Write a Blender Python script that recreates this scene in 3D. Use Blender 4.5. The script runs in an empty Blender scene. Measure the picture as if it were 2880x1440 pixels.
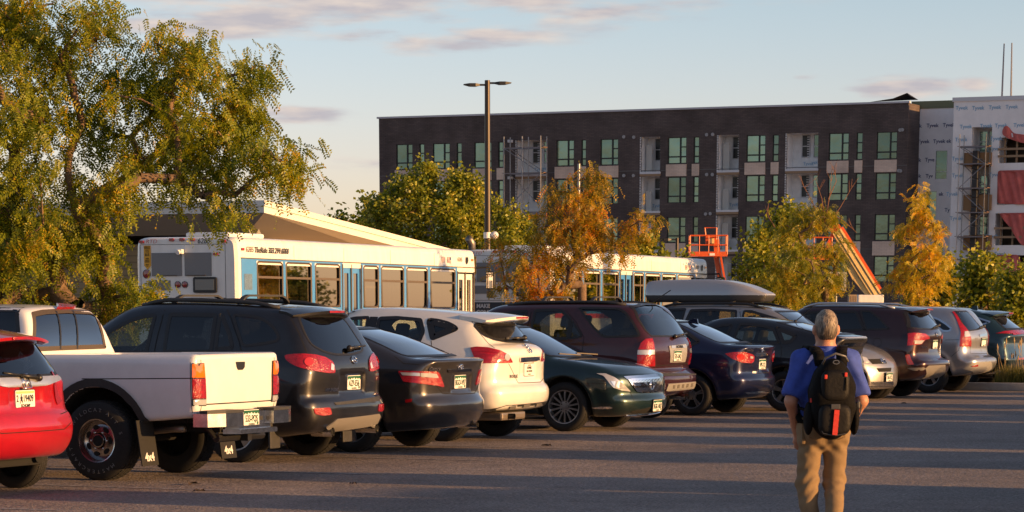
import bpy, bmesh, math, random
import numpy as np
from mathutils import Vector, Matrix
from mathutils.bvhtree import BVHTree
from mathutils.geometry import delaunay_2d_cdt

S = bpy.context.scene
COL = S.collection
R = math.radians
# ---------------------------------------------------------------- camera, sky, sun, exposure
CAM_H, TILT, FOC, HORIZ = 1.679, R(12.0), 8016.0, 858.9      # metres, tilt, focal length and horizon in photo pixels
PY = HORIZ + FOC * math.tan(TILT)
cam_data = bpy.data.cameras.new('camera')
cam_data.sensor_width = 36.0
cam_data.lens = FOC / 2880 * 36.0
cam_data.shift_y = (PY - 720) / 2880
cam_data.clip_end = 5000
cam = bpy.data.objects.new('camera', cam_data)
COL.objects.link(cam)
cam.location = (0, 0, CAM_H)
cam.rotation_euler = (R(90) - TILT, 0, 0)
S.camera = cam

PSI = R(24.6)                                                 # the lot's grid against the view
U = np.array([math.sin(PSI), math.cos(PSI)])                  # along the row of cars
V = np.array([-math.cos(PSI), math.sin(PSI)])                 # the way the parked cars face
SUN_DIR = Vector((0.920, -0.392, 0)).normalized()
SUN_EL = R(7.5)
sun_az = math.atan2(SUN_DIR.x, SUN_DIR.y)
world = bpy.data.worlds.new('World')
S.world = world
world.use_nodes = True
wt = world.node_tree
wt.nodes.clear()
def wn(t, **k):
    n = wt.nodes.new(t)
    for a, b in k.items(): setattr(n, a, b)
    return n
wout = wn('ShaderNodeOutputWorld'); wbg = wn('ShaderNodeBackground')
sky = wn('ShaderNodeTexSky', sky_type='NISHITA', sun_disc=False, sun_elevation=SUN_EL, sun_rotation=sun_az,
         air_density=1.0, dust_density=0.6, ozone_density=1.6)
wbg.inputs['Strength'].default_value = 0.15
def wmath(op, a, b=None, c=None):
    n = wn('ShaderNodeMath', operation=op)
    for i, v in enumerate((a, b, c)):
        if v is None: continue
        if isinstance(v, (int, float)): n.inputs[i].default_value = v
        else: wt.links.new(v, n.inputs[i])
    return n.outputs[0]
wtc = wn('ShaderNodeTexCoord'); wsep = wn('ShaderNodeSeparateXYZ')
wt.links.new(wtc.outputs['Generated'], wsep.inputs[0])
az = wmath('ARCTAN2', wsep.outputs['X'], wsep.outputs['Y'])
el = wmath('ARCSINE', wsep.outputs['Z'])
def wcloud(a0, e0, sa, se, amp):                              # a bank of cloud at a compass bearing and height (degrees)
    da = wmath('MULTIPLY', wmath('SUBTRACT', az, R(a0)), 1 / R(sa)); de = wmath('MULTIPLY', wmath('SUBTRACT', el, R(e0)), 1 / R(se))
    g = wmath('EXPONENT', wmath('MULTIPLY', wmath('ADD', wmath('MULTIPLY', da, da), wmath('MULTIPLY', de, de)), -1.0))
    return wmath('MULTIPLY', g, amp)
wcomb = wn('ShaderNodeCombineXYZ')
wt.links.new(wmath('MULTIPLY', az, 9.0), wcomb.inputs[0]); wt.links.new(wmath('MULTIPLY', el, 46.0), wcomb.inputs[1])
wnoise = wn('ShaderNodeTexNoise'); wnoise.inputs['Scale'].default_value = 1.9; wnoise.inputs['Detail'].default_value = 9; wnoise.inputs['Roughness'].default_value = 0.56
wt.links.new(wcomb.outputs[0], wnoise.inputs['Vector'])
bank = None
for c in ((-2.0, 5.78, 5.2, .58, .98), (-6.4, 5.3, 3.2, .36, .80), (-1.7, 5.03, 2.6, .28, .72), (7.4, 4.08, 1.05, .24, .85), (-4.2, 3.58, 1.3, .22, .62),
          (-3.2, 2.75, .9, .18, .6), (9.6, 5.75, 1.2, .16, .55), (5.6, 4.28, .4, .10, .42), (-8.6, 6.1, 2.8, .45, .8), (8.9, 4.15, .5, .18, .5), (2.2, 6.0, 1.6, .14, .5), (-6.5, 2.6, 2.2, .2, .25), (40, 7, 24, 2, .6), (120, 9, 40, 3, .5), (-60, 9, 40, 3, .55), (180, 10, 40, 4, .5)):
    g = wcloud(*c); bank = g if bank is None else wmath('MAXIMUM', bank, g)
dens = wmath('ADD', wmath('MULTIPLY', wmath('SUBTRACT', wnoise.outputs[0], 0.5), 2.6), wmath('SUBTRACT', bank, 0.22))
wramp = wn('ShaderNodeMapRange', interpolation_type='SMOOTHSTEP')
wramp.inputs['From Min'].default_value = 0.0; wramp.inputs['From Max'].default_value = 0.55
wt.links.new(dens, wramp.inputs[0])
cov = wmath('MULTIPLY', wramp.outputs[0], wmath('MINIMUM', wmath('MULTIPLY', bank, 2.4), 0.92))
wnoise2 = wn('ShaderNodeTexNoise'); wnoise2.inputs['Scale'].default_value = 5.0; wnoise2.inputs['Detail'].default_value = 5
wt.links.new(wcomb.outputs[0], wnoise2.inputs['Vector'])
ccol = wn('ShaderNodeMix', data_type='RGBA')
ccol.inputs['A'].default_value = (2.0, 1.86, 2.0, 1); ccol.inputs['B'].default_value = (3.0, 2.55, 2.28, 1)
wr2 = wn('ShaderNodeMapRange'); wr2.inputs['From Min'].default_value = .38; wr2.inputs['From Max'].default_value = .66
wt.links.new(wnoise2.outputs[0], wr2.inputs[0]); wt.links.new(wr2.outputs[0], ccol.inputs['Factor'])
tint = wn('ShaderNodeMix', data_type='RGBA', blend_type='MULTIPLY'); tint.inputs['Factor'].default_value = 1
tramp = wn('ShaderNodeValToRGB')                              # evening haze: warmer and paler low down, bluer higher up
tramp.color_ramp.elements[0].position = 0.0; tramp.color_ramp.elements[0].color = (.40, .355, .51, 1)
tramp.color_ramp.elements[1].position = 1.0; tramp.color_ramp.elements[1].color = (.34, .265, .26, 1)
for ps_, cl_ in ((.14, (.345, .31, .455)), (.30, (.30, .285, .36)), (.5, (.31, .28, .34))):
    e_ = tramp.color_ramp.elements.new(ps_); e_.color = (*cl_, 1)
wt.links.new(wmath('MULTIPLY', el, 1 / R(20)), tramp.inputs[0])
tsc = wn('ShaderNodeVectorMath', operation='SCALE'); tsc.inputs['Scale'].default_value = 2.74
wt.links.new(tramp.outputs[0], tsc.inputs[0]); wt.links.new(tsc.outputs[0], tint.inputs['B'])
wt.links.new(sky.outputs[0], tint.inputs['A'])
wmix = wn('ShaderNodeMix', data_type='RGBA')
wt.links.new(cov, wmix.inputs['Factor']); wt.links.new(tint.outputs['Result'], wmix.inputs['A']); wt.links.new(ccol.outputs['Result'], wmix.inputs['B'])
wt.links.new(wmix.outputs['Result'], wbg.inputs['Color']); wt.links.new(wbg.outputs[0], wout.inputs[0])

sun_data = bpy.data.lights.new('sun', 'SUN')
sun_data.energy = 5.0; sun_data.angle = R(0.5); sun_data.color = (1.0, 0.54, 0.20)
sun = bpy.data.objects.new('sun', sun_data); COL.objects.link(sun)
sv = Vector((SUN_DIR.x * math.cos(SUN_EL), SUN_DIR.y * math.cos(SUN_EL), math.sin(SUN_EL)))
sun.rotation_euler = sv.to_track_quat('Z', 'Y').to_euler()
sun.location = (60, -30, 40)
S.view_settings.view_transform = 'Standard'; S.view_settings.look = 'None'
S.view_settings.exposure = 0.80; S.view_settings.gamma = 1.0; S.view_settings.use_curve_mapping = False
try:
    S.cycles.use_adaptive_sampling = True; S.cycles.max_bounces = 8; S.cycles.transparent_max_bounces = 16; S.cycles.caustics_reflective = False
except Exception: pass

# ---------------------------------------------------------------- pixel rays (photo pixels -> world)
CT, ST = math.cos(TILT), math.sin(TILT)
EYE = Vector((0, 0, CAM_H))
def ray(px, py):
    a = (px - 1440) / FOC; b = (PY - py) / FOC
    return Vector((a, CT + b * ST, -ST + b * CT))
def on_ground(px, py, z=0.0):
    d = ray(px, py); t = (z - CAM_H) / d.z
    return EYE + d * t
def at_depth(px, py, D):
    d = ray(px, py); return EYE + d * (D / d.y)
def lot(u, w, z=0.0):
    p = U * u + V * w
    return Vector((p[0], p[1], z))
ANG_V = math.atan2(V[1], V[0]); ANG_U = math.atan2(U[1], U[0])
# ---------------------------------------------------------------- materials
MATS = {}
def mat(name, col, rough=0.5, metal=0.0, coat=0.0, spec=0.5, noise=0.0, nscale=8.0, bump=0.0, bscale=40.0, emit=0.0, coat_r=0.03, inside=None, stretch=None):
    if name in MATS: return MATS[name]
    m = bpy.data.materials.new(name); m.use_nodes = True; MATS[name] = m
    nt = m.node_tree; b = nt.nodes['Principled BSDF']
    b.inputs['Base Color'].default_value = (*col, 1); b.inputs['Roughness'].default_value = rough
    b.inputs['Metallic'].default_value = metal; b.inputs['Coat Weight'].default_value = coat; b.inputs['Coat Roughness'].default_value = coat_r
    b.inputs['Specular IOR Level'].default_value = spec
    if emit: b.inputs['Emission Color'].default_value = (*col, 1); b.inputs['Emission Strength'].default_value = emit
    tc = None
    def coord():
        nonlocal tc
        if tc is None:
            tc = nt.nodes.new('ShaderNodeTexCoord').outputs['Object']
            if stretch:
                mp = nt.nodes.new('ShaderNodeMapping'); mp.inputs['Scale'].default_value = stretch
                nt.links.new(tc, mp.inputs[0]); tc = mp.outputs[0]
        return tc
    src = None
    if noise:
        n = nt.nodes.new('ShaderNodeTexNoise'); n.inputs['Scale'].default_value = nscale; n.inputs['Detail'].default_value = 6; n.inputs['Roughness'].default_value = .6
        nt.links.new(coord(), n.inputs['Vector'])
        mr = nt.nodes.new('ShaderNodeMapRange'); mr.inputs['From Min'].default_value = .3; mr.inputs['From Max'].default_value = .7
        mr.inputs['To Min'].default_value = 1 - noise; mr.inputs['To Max'].default_value = 1 + noise
        nt.links.new(n.outputs[0], mr.inputs[0])
        mx = nt.nodes.new('ShaderNodeVectorMath'); mx.operation = 'SCALE'; mx.inputs[0].default_value = col
        nt.links.new(mr.outputs[0], mx.inputs['Scale']); src = mx.outputs[0]
    if inside is not None:
        g = nt.nodes.new('ShaderNodeNewGeometry'); mi = nt.nodes.new('ShaderNodeMix'); mi.data_type = 'RGBA'
        mi.inputs['A'].default_value = (*col, 1); mi.inputs['B'].default_value = (*inside, 1)
        if src: nt.links.new(src, mi.inputs['A'])
        nt.links.new(g.outputs['Backfacing'], mi.inputs['Factor']); src = mi.outputs['Result']
        iv = nt.nodes.new('ShaderNodeMath'); iv.operation = 'SUBTRACT'; iv.inputs[0].default_value = 1
        nt.links.new(g.outputs['Backfacing'], iv.inputs[1])
        for nm, v in (('Coat Weight', coat), ('Metallic', metal)):
            ml = nt.nodes.new('ShaderNodeMath'); ml.operation = 'MULTIPLY'; ml.inputs[1].default_value = v
            nt.links.new(iv.outputs[0], ml.inputs[0]); nt.links.new(ml.outputs[0], b.inputs[nm])
    if src: nt.links.new(src, b.inputs['Base Color'])
    if bump:
        n = nt.nodes.new('ShaderNodeTexNoise'); n.inputs['Scale'].default_value = bscale; n.inputs['Detail'].default_value = 4
        nt.links.new(coord(), n.inputs['Vector'])
        bp = nt.nodes.new('ShaderNodeBump'); bp.inputs['Strength'].default_value = bump; bp.inputs['Distance'].default_value = .02
        nt.links.new(n.outputs[0], bp.inputs['Height']); nt.links.new(bp.outputs[0], b.inputs['Normal'])
    return m
def glass(name, tint, rough=0.02, refl=1.0, ior=1.5, gcol=(1, 1, 1)):
    if name in MATS: return MATS[name]
    m = bpy.data.materials.new(name); m.use_nodes = True; MATS[name] = m
    nt = m.node_tree; nt.nodes.clear()
    o = nt.nodes.new('ShaderNodeOutputMaterial'); mx = nt.nodes.new('ShaderNodeMixShader')
    t = nt.nodes.new('ShaderNodeBsdfTransparent'); t.inputs[0].default_value = (*tint, 1)
    g = nt.nodes.new('ShaderNodeBsdfGlossy'); g.inputs['Roughness'].default_value = rough; g.inputs['Color'].default_value = (*gcol, 1)
    geo = nt.nodes.new('ShaderNodeNewGeometry'); vm = nt.nodes.new('ShaderNodeVectorMath'); vm.operation = 'DOT_PRODUCT'
    nt.links.new(geo.outputs['Normal'], vm.inputs[0]); nt.links.new(geo.outputs['Incoming'], vm.inputs[1])
    ab = nt.nodes.new('ShaderNodeMath'); ab.operation = 'ABSOLUTE'; nt.links.new(vm.outputs['Value'], ab.inputs[0])
    om = nt.nodes.new('ShaderNodeMath'); om.operation = 'SUBTRACT'; om.inputs[0].default_value = 1; nt.links.new(ab.outputs[0], om.inputs[1])
    pw = nt.nodes.new('ShaderNodeMath'); pw.operation = 'POWER'; pw.inputs[1].default_value = 4.0; nt.links.new(om.outputs[0], pw.inputs[0])
    ma = nt.nodes.new('ShaderNodeMath'); ma.operation = 'MULTIPLY_ADD'; ma.inputs[1].default_value = 0.9 * refl; ma.inputs[2].default_value = 0.07 * refl; ma.use_clamp = True
    nt.links.new(pw.outputs[0], ma.inputs[0])
    nt.links.new(ma.outputs[0], mx.inputs[0]); nt.links.new(t.outputs[0], mx.inputs[1]); nt.links.new(g.outputs[0], mx.inputs[2])
    nt.links.new(mx.outputs[0], o.inputs[0])
    return m

# ---------------------------------------------------------------- objects
def mesh_obj(name, verts, faces, material, parent=None, smooth=False, mats=None, mi=None):
    me = bpy.data.meshes.new(name); me.from_pydata([tuple(map(float, v)) for v in verts], [], [tuple(map(int, f)) for f in faces]); me.update()
    for m in (mats or [material]): me.materials.append(m)
    if mi is not None: me.polygons.foreach_set('material_index', np.asarray(mi, np.int32))
    if smooth: me.polygons.foreach_set('use_smooth', np.ones(len(me.polygons), bool))
    o = bpy.data.objects.new(name, me); COL.objects.link(o)
    if parent is not None: o.parent = parent
    return o
def empty(name, loc, rotz=0.0, label=None, cat=None, group=None):
    o = bpy.data.objects.new(name, None); COL.objects.link(o); o.empty_display_size = .2
    o.location = loc; o.rotation_euler = (0, 0, rotz)
    return tag(o, label, cat, group)
def tag(o, label=None, cat=None, group=None, kind=None):
    if label: o['label'] = label
    if cat: o['category'] = cat
    if group: o['group'] = group
    if kind: o['kind'] = kind
    return o
def copy_tree(o, parent=None):
    c = o.copy(); COL.objects.link(c)
    if parent is not None: c.parent = parent
    for ch in o.children: copy_tree(ch, c)
    return c

class MB:                                                     # collects shapes into one mesh
    def __init__(s): s.v = []; s.f = []; s.m = []; s.M = None; s.k = 0
    def add(s, vs, fs, k=None):
        n = len(s.v)
        if s.M is not None: vs = [s.M @ Vector(p) for p in vs]
        s.v += [tuple(p) for p in vs]; s.f += [tuple(i + n for i in f) for f in fs]; s.m += [s.k if k is None else k] * len(fs)
        return s
    def box(s, x0, x1, y0, y1, z0, z1, k=None, bev=0.0):
        if bev:
            bm = bmesh.new(); bmesh.ops.create_cube(bm, size=1)
            for q in bm.verts: q.co = Vector(((x0 + x1) / 2 + q.co.x * (x1 - x0), (y0 + y1) / 2 + q.co.y * (y1 - y0), (z0 + z1) / 2 + q.co.z * (z1 - z0)))
            bmesh.ops.bevel(bm, geom=bm.edges[:] , offset=bev, segments=2, profile=.6, affect='EDGES')
            bm.verts.index_update(); s.add([q.co.copy() for q in bm.verts], [[q.index for q in f.verts] for f in bm.faces], k); bm.free(); return s
        return s.add([(x0, y0, z0), (x1, y0, z0), (x1, y1, z0), (x0, y1, z0), (x0, y0, z1), (x1, y0, z1), (x1, y1, z1), (x0, y1, z1)],
                     [(0, 3, 2, 1), (4, 5, 6, 7), (0, 1, 5, 4), (1, 2, 6, 5), (2, 3, 7, 6), (3, 0, 4, 7)], k)
    def tube(s, pts, rad, n=8, k=None, cap=True):
        pts = [Vector(p) for p in pts]; m = len(pts)
        rads = rad if hasattr(rad, '__len__') else [rad] * m
        vs = []; prev = None
        for i, p in enumerate(pts):
            t = (pts[min(i + 1, m - 1)] - pts[max(i - 1, 0)]).normalized()
            if prev is None:
                a = Vector((0, 0, 1)) if abs(t.z) < .9 else Vector((1, 0, 0)); e1 = t.cross(a).normalized()
            else:
                e1 = (prev - t * prev.dot(t)).normalized()
            prev = e1; e2 = t.cross(e1)
            for j in range(n):
                an = 2 * math.pi * j / n; vs.append(p + (e1 * math.cos(an) + e2 * math.sin(an)) * rads[i])
        fs = [(i * n + j, i * n + (j + 1) % n, (i + 1) * n + (j + 1) % n, (i + 1) * n + j) for i in range(m - 1) for j in range(n)]
        if cap: fs += [tuple(range(n))[::-1], tuple((m - 1) * n + j for j in range(n))]
        return s.add(vs, fs, k)
    def bar(s, a, b, w, h, k=None):                           # rectangular bar between two points
        a, b = Vector(a), Vector(b); t = (b - a).normalized()
        up = Vector((0, 0, 1)) if abs(t.z) < .95 else Vector((0, 1, 0))
        e1 = t.cross(up).normalized() * w / 2; e2 = e1.cross(t).normalized() * h / 2
        vs = [a - e1 - e2, a + e1 - e2, a + e1 + e2, a - e1 + e2, b - e1 - e2, b + e1 - e2, b + e1 + e2, b - e1 + e2]
        return s.add(vs, [(0, 1, 2, 3), (7, 6, 5, 4), (0, 4, 5, 1), (1, 5, 6, 2), (2, 6, 7, 3), (3, 7, 4, 0)], k)
    def lathe(s, prof, n=32, axis='z', c=(0, 0, 0), k=None):  # profile of (radius, height); closed if first == last
        vs = []; m = len(prof); c = Vector(c)
        for r, h in prof:
            for j in range(n):
                a = 2 * math.pi * j / n; q = (r * math.cos(a), r * math.sin(a), h)
                vs.append(c + Vector(q if axis == 'z' else ((q[0], q[2], q[1]) if axis == 'y' else (q[2], q[0], q[1]))))
        fs = [(i * n + j, i * n + (j + 1) % n, (i + 1) * n + (j + 1) % n, (i + 1) * n + j) for i in range(m - 1) for j in range(n)]
        if axis == 'y': fs = [f[::-1] for f in fs]
        return s.add(vs, fs, k)
    def prism(s, poly, d0, d1, axes='xz', k=None):            # 2-D outline pushed from d0 to d1 along the third axis
        n = len(poly)
        def P(a, b, d): return {'xz': (a, d, b), 'yz': (d, a, b), 'xy': (a, b, d)}[axes]
        vs = [P(a, b, d0) for a, b in poly] + [P(a, b, d1) for a, b in poly]
        return s.add(vs, [tuple(range(n)), tuple(range(2 * n - 1, n - 1, -1))] + [(i, i + n, (i + 1) % n + n, (i + 1) % n) for i in range(n)], k)
    def ball(s, c, r, n=10, k=None, sq=(1, 1, 1)):
        c = Vector(c); vs = []; fs = []
        for i in range(n + 1):
            th = math.pi * i / n
            for j in range(2 * n):
                a = math.pi * j / n; vs.append(c + Vector((r * sq[0] * math.sin(th) * math.cos(a), r * sq[1] * math.sin(th) * math.sin(a), r * sq[2] * math.cos(th))))
        for i in range(n):
            for j in range(2 * n):
                fs.append((i * 2 * n + j, (i + 1) * 2 * n + j, (i + 1) * 2 * n + (j + 1) % (2 * n), i * 2 * n + (j + 1) % (2 * n)))
        return s.add(vs, fs, k)
    def build(s, name, material, parent=None, smooth=False, mats=None, fix=True):
        o = mesh_obj(name, s.v, s.f, material, parent, smooth, mats, s.m if mats else None)
        if fix:
            bm = bmesh.new(); bm.from_mesh(o.data); bmesh.ops.recalc_face_normals(bm, faces=bm.faces); bm.to_mesh(o.data); bm.free()
        return o
def auto_smooth(o, deg=35):
    me = o.data; me.polygons.foreach_set('use_smooth', np.ones(len(me.polygons), bool))
    bm = bmesh.new(); bm.from_mesh(me)
    for e in bm.edges:
        if len(e.link_faces) == 2 and e.link_faces[0].normal.angle(e.link_faces[1].normal, 0) > R(deg): e.smooth = False
    bm.to_mesh(me); bm.free(); return o
def text_mesh(body, size, depth=0.0, shear=0.0, align='CENTER', bold=0.0, sx=1.0):
    cu = bpy.data.curves.new('text', 'FONT'); cu.body = body; cu.size = size; cu.extrude = depth; cu.align_x = align; cu.align_y = 'CENTER'; cu.shear = shear; cu.offset = bold; cu.resolution_u = 3
    ob = bpy.data.objects.new('text', cu); COL.objects.link(ob)
    dg = bpy.context.evaluated_depsgraph_get(); dg.update()
    me = bpy.data.meshes.new_from_object(ob.evaluated_get(dg))
    vs = [Vector((v.co.x * sx, v.co.y, v.co.z)) for v in me.vertices]; fs = [tuple(p.vertices) for p in me.polygons]
    bpy.data.objects.remove(ob); bpy.data.curves.remove(cu); bpy.data.meshes.remove(me)
    return vs, fs
def frame(origin, xdir, ndir):                                # matrix: local x along text, local z out of the surface
    n = Vector(ndir).normalized(); x = Vector(xdir); x = (x - n * x.dot(n)).normalized(); y = n.cross(x)
    M = Matrix.Identity(4)
    for i in range(3): M[i][0] = x[i]; M[i][1] = y[i]; M[i][2] = n[i]; M[i][3] = origin[i]
    return M

# ---------------------------------------------------------------- rounded solids from distance fields
def seg_dist(px, pz, poly):
    P = np.asarray(poly, float); Q = np.roll(P, -1, 0)
    d2 = np.full(px.shape, 1e9); ins = np.zeros(px.shape, bool)
    for (ax, az_), (bx, bz) in zip(P, Q):
        ex, ez = bx - ax, bz - az_; wx, wz = px - ax, pz - az_
        t = np.clip((wx * ex + wz * ez) / (ex * ex + ez * ez + 1e-12), 0, 1)
        d2 = np.minimum(d2, (wx - t * ex) ** 2 + (wz - t * ez) ** 2)
        c = ((az_ <= pz) & (bz > pz)) | ((bz <= pz) & (az_ > pz))
        with np.errstate(divide='ignore', invalid='ignore'):
            xi = ax + (pz - az_) * ex / (ez if ez else 1e-12)
        ins ^= c & (px < xi)
    return np.where(ins, -1, 1) * np.sqrt(d2)
def smax(a, b, k):
    h = np.maximum(k - np.abs(a - b), 0) / k
    return np.maximum(a, b) + h * h * k * .25
def smin(a, b, k):
    h = np.maximum(k - np.abs(a - b), 0) / k
    return np.minimum(a, b) - h * h * k * .25
def spline(poly, sharp=(), sub=6):                            # closed outline: Catmull-Rom except at sharp corners
    P = [np.array(p, float) for p in poly]; n = len(P); out = []
    for i in range(n):
        p0, p1, p2, p3 = P[i - 1], P[i], P[(i + 1) % n], P[(i + 2) % n]
        if i in sharp: p0 = p1 - (p2 - p1)
        if (i + 1) % n in sharp: p3 = p2 + (p2 - p1)
        d1 = np.linalg.norm(p2 - p1)
        m1 = (p2 - p0) / (np.linalg.norm(p1 - p0) + d1 + 1e-9) * d1; m2 = (p3 - p1) / (np.linalg.norm(p3 - p2) + d1 + 1e-9) * d1
        for j in range(sub):
            t = j / sub
            out.append((2 * t ** 3 - 3 * t * t + 1) * p1 + (t ** 3 - 2 * t * t + t) * m1 + (-2 * t ** 3 + 3 * t * t) * p2 + (t ** 3 - t * t) * m2)
    return np.array(out)
def surface_nets(f, org, h):
    s = f < 0
    c = [s[i:s.shape[0] - 1 + i, j:s.shape[1] - 1 + j, k:s.shape[2] - 1 + k] for i in (0, 1) for j in (0, 1) for k in (0, 1)]
    tot = sum(a.astype(np.int8) for a in c); act = (tot > 0) & (tot < 8)
    ids = -np.ones(act.shape, np.int64); I = np.argwhere(act); ids[act] = np.arange(len(I))
    acc = np.zeros((len(I), 3)); cnt = np.zeros(len(I))
    cor = [np.array(o) for o in np.ndindex(2, 2, 2)]
    fv = [f[I[:, 0] + o[0], I[:, 1] + o[1], I[:, 2] + o[2]] for o in cor]
    for a in range(8):
        for b in range(a + 1, 8):
            if np.abs(cor[a] - cor[b]).sum() != 1: continue
            m = (fv[a] < 0) != (fv[b] < 0)
            t = np.where(m, fv[a] / np.where(m, fv[a] - fv[b], 1), 0)
            acc += np.where(m[:, None], cor[a] + t[:, None] * (cor[b] - cor[a]), 0); cnt += m
    loc = I + acc / cnt[:, None]
    g = np.gradient(f)
    def tri(A, L):
        i = np.clip(np.floor(L).astype(int), 0, np.array(A.shape) - 2); r = L - i; v = 0
        for o in np.ndindex(2, 2, 2):
            w = np.prod(np.where(np.array(o), r, 1 - r), axis=1); v = v + w * A[i[:, 0] + o[0], i[:, 1] + o[1], i[:, 2] + o[2]]
        return v
    for _ in range(2):
        G = np.stack([tri(a, loc) for a in g], 1); d = tri(f, loc)
        st = -(d / np.maximum((G * G).sum(1), 1e-9))[:, None] * G
        L = np.linalg.norm(st, axis=1, keepdims=True); loc = loc + st * np.minimum(1, .5 / np.maximum(L, 1e-9))
    G = np.stack([tri(a, loc) for a in g], 1); N = G / np.maximum(np.linalg.norm(G, axis=1, keepdims=True), 1e-9)
    F = []
    for ax in range(3):
        o = [0, 0, 0]; o[ax] = 1; b, c2 = (ax + 1) % 3, (ax + 2) % 3
        sl0 = [slice(1, n - 1) for n in s.shape]; sl1 = list(sl0); sl0[ax] = slice(0, s.shape[ax] - 1); sl1[ax] = slice(1, s.shape[ax])
        A, B = s[tuple(sl0)], s[tuple(sl1)]
        E = np.argwhere(A != B)
        base = E.copy(); base[:, b] += 1; base[:, c2] += 1
        flip = A[tuple(E.T)]
        def cid(db, dc):
            q = base.copy(); q[:, b] -= db; q[:, c2] -= dc
            return ids[q[:, 0], q[:, 1], q[:, 2]]
        q = np.stack([cid(1, 1), cid(0, 1), cid(0, 0), cid(1, 0)], 1)
        q = np.where(flip[:, None], q, q[:, ::-1]); F.append(q)
    F = np.concatenate(F)
    return loc * h + np.asarray(org), F[(F >= 0).all(1)], N
def np_mesh(name, Vv, F, N, material, parent=None):
    used, inv = np.unique(F, return_inverse=True); F2 = inv.reshape(F.shape); v = Vv[used]; n = N[used]
    me = bpy.data.meshes.new(name); me.vertices.add(len(v)); me.vertices.foreach_set('co', v.astype(np.float32).ravel())
    k = F2.shape[1]; me.loops.add(F2.size); me.loops.foreach_set('vertex_index', F2.astype(np.int32).ravel())
    me.polygons.add(len(F2)); me.polygons.foreach_set('loop_start', np.arange(0, F2.size, k, dtype=np.int32)); me.polygons.foreach_set('loop_total', np.full(len(F2), k, np.int32))
    me.polygons.foreach_set('use_smooth', np.ones(len(F2), bool)); me.update(); me.validate()
    me.normals_split_custom_set_from_vertices([tuple(q) for q in n])
    me.materials.append(material)
    o = bpy.data.objects.new(name, me); COL.objects.link(o)
    if parent is not None: o.parent = parent
    return o
def blob(fn, lo, hi, h):                                      # mesh of fn(x, y, z) < 0 in a box
    n = [int(math.ceil((b - a) / h)) + 1 for a, b in zip(lo, hi)]
    g = np.meshgrid(*[a + h * np.arange(m) for a, m in zip(lo, n)], indexing='ij')
    return surface_nets(fn(*g).astype(np.float64), lo, h)
def round_poly(poly, r, seg=4):
    P = [np.array(p, float) for p in poly]; n = len(P); out = []
    for i in range(n):
        a, b, c = P[i - 1], P[i], P[(i + 1) % n]
        da, dc = np.linalg.norm(a - b), np.linalg.norm(c - b)
        ra, rc = min(r, .48 * da), min(r, .48 * dc)
        s, e = b + (a - b) * ra / max(da, 1e-9), b + (c - b) * rc / max(dc, 1e-9)
        for j in range(seg + 1):
            t = j / seg; out.append((1 - t) ** 2 * s + 2 * t * (1 - t) * b + t * t * e)
    return out
def inside_poly(px, pz, poly):
    return seg_dist(px, pz, poly) < 0
# ---------------------------------------------------------------- cars
CROP = {'K1': (0, 830), 'K2': (280, 820), 'K3': (700, 840), 'K4': (960, 850), 'K5': (1380, 830), 'K6': (1780, 780), 'K7': (2236, 830),
        'a': (0, 1100), 'b': (560, 1100), 'c': (1100, 1050), 'd': (1640, 1000), 'e': (2240, 950)}
def offset_poly(poly, d):                                     # outline moved outwards by d
    P = np.array(poly, float); n = len(P); A = .5 * np.sum(P[:, 0] * np.roll(P[:, 1], -1) - np.roll(P[:, 0], -1) * P[:, 1])
    t = np.roll(P, -1, 0) - np.roll(P, 1, 0); t /= np.maximum(np.linalg.norm(t, axis=1, keepdims=True), 1e-9)
    nrm = np.stack([t[:, 1], -t[:, 0]], 1) * (1 if A > 0 else -1)
    return [tuple(q) for q in P + nrm * d]
M_RUB = mat('tyre_rubber', (.010, .010, .0105), .82, noise=.25, nscale=30)
M_TRIM = mat('black_trim', (.012, .012, .013), .42)
M_PLAS = mat('grey_black_plastic', (.028, .028, .029), .62, noise=.15, nscale=25)
M_CHROME = mat('chrome', (.82, .82, .84), .08, 1.0)
M_ALLOY = mat('silver_alloy', (.42, .42, .43), .28, .85)
M_DARK = mat('dark_cavity', (.006, .006, .006), .9)
M_SEAT = mat('dark_seat_cloth', (.022, .022, .024), .9, noise=.2)
M_RED = mat('red_lamp_lens', (.27, .004, .008), .16, coat=.7, noise=.35, nscale=16, bump=.35, bscale=70, stretch=(1, 1, 3))
M_DRED = mat('deep_red_lamp_lens', (.24, .006, .01), .15, coat=1.0)
M_BRT = mat('bright_red_lens', (.55, .03, .03), .08, coat=1.0)
M_AMBER = mat('amber_lamp_lens', (.75, .16, .01), .12, coat=1.0)
M_CLEAR = mat('clear_lamp_lens', (.55, .56, .58), .15, .35, coat=1.0)
M_GAP = mat('panel_gap_black', (.004, .004, .004), .9)
M_PW = mat('plate_white', (.72, .72, .68), .4)
M_PG = mat('plate_green', (.015, .10, .05), .4)
M_PT = mat('plate_lettering_green', (.012, .05, .03), .4)
G_TINT = glass('tinted_glass', (.34, .37, .36))
G_DARK = glass('privacy_glass', (.045, .05, .055), refl=1.1)
G_MID = glass('green_tinted_glass', (.58, .65, .61))
G_REAR = glass('rear_window_glass', (.10, .12, .14), refl=1.5)

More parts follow.
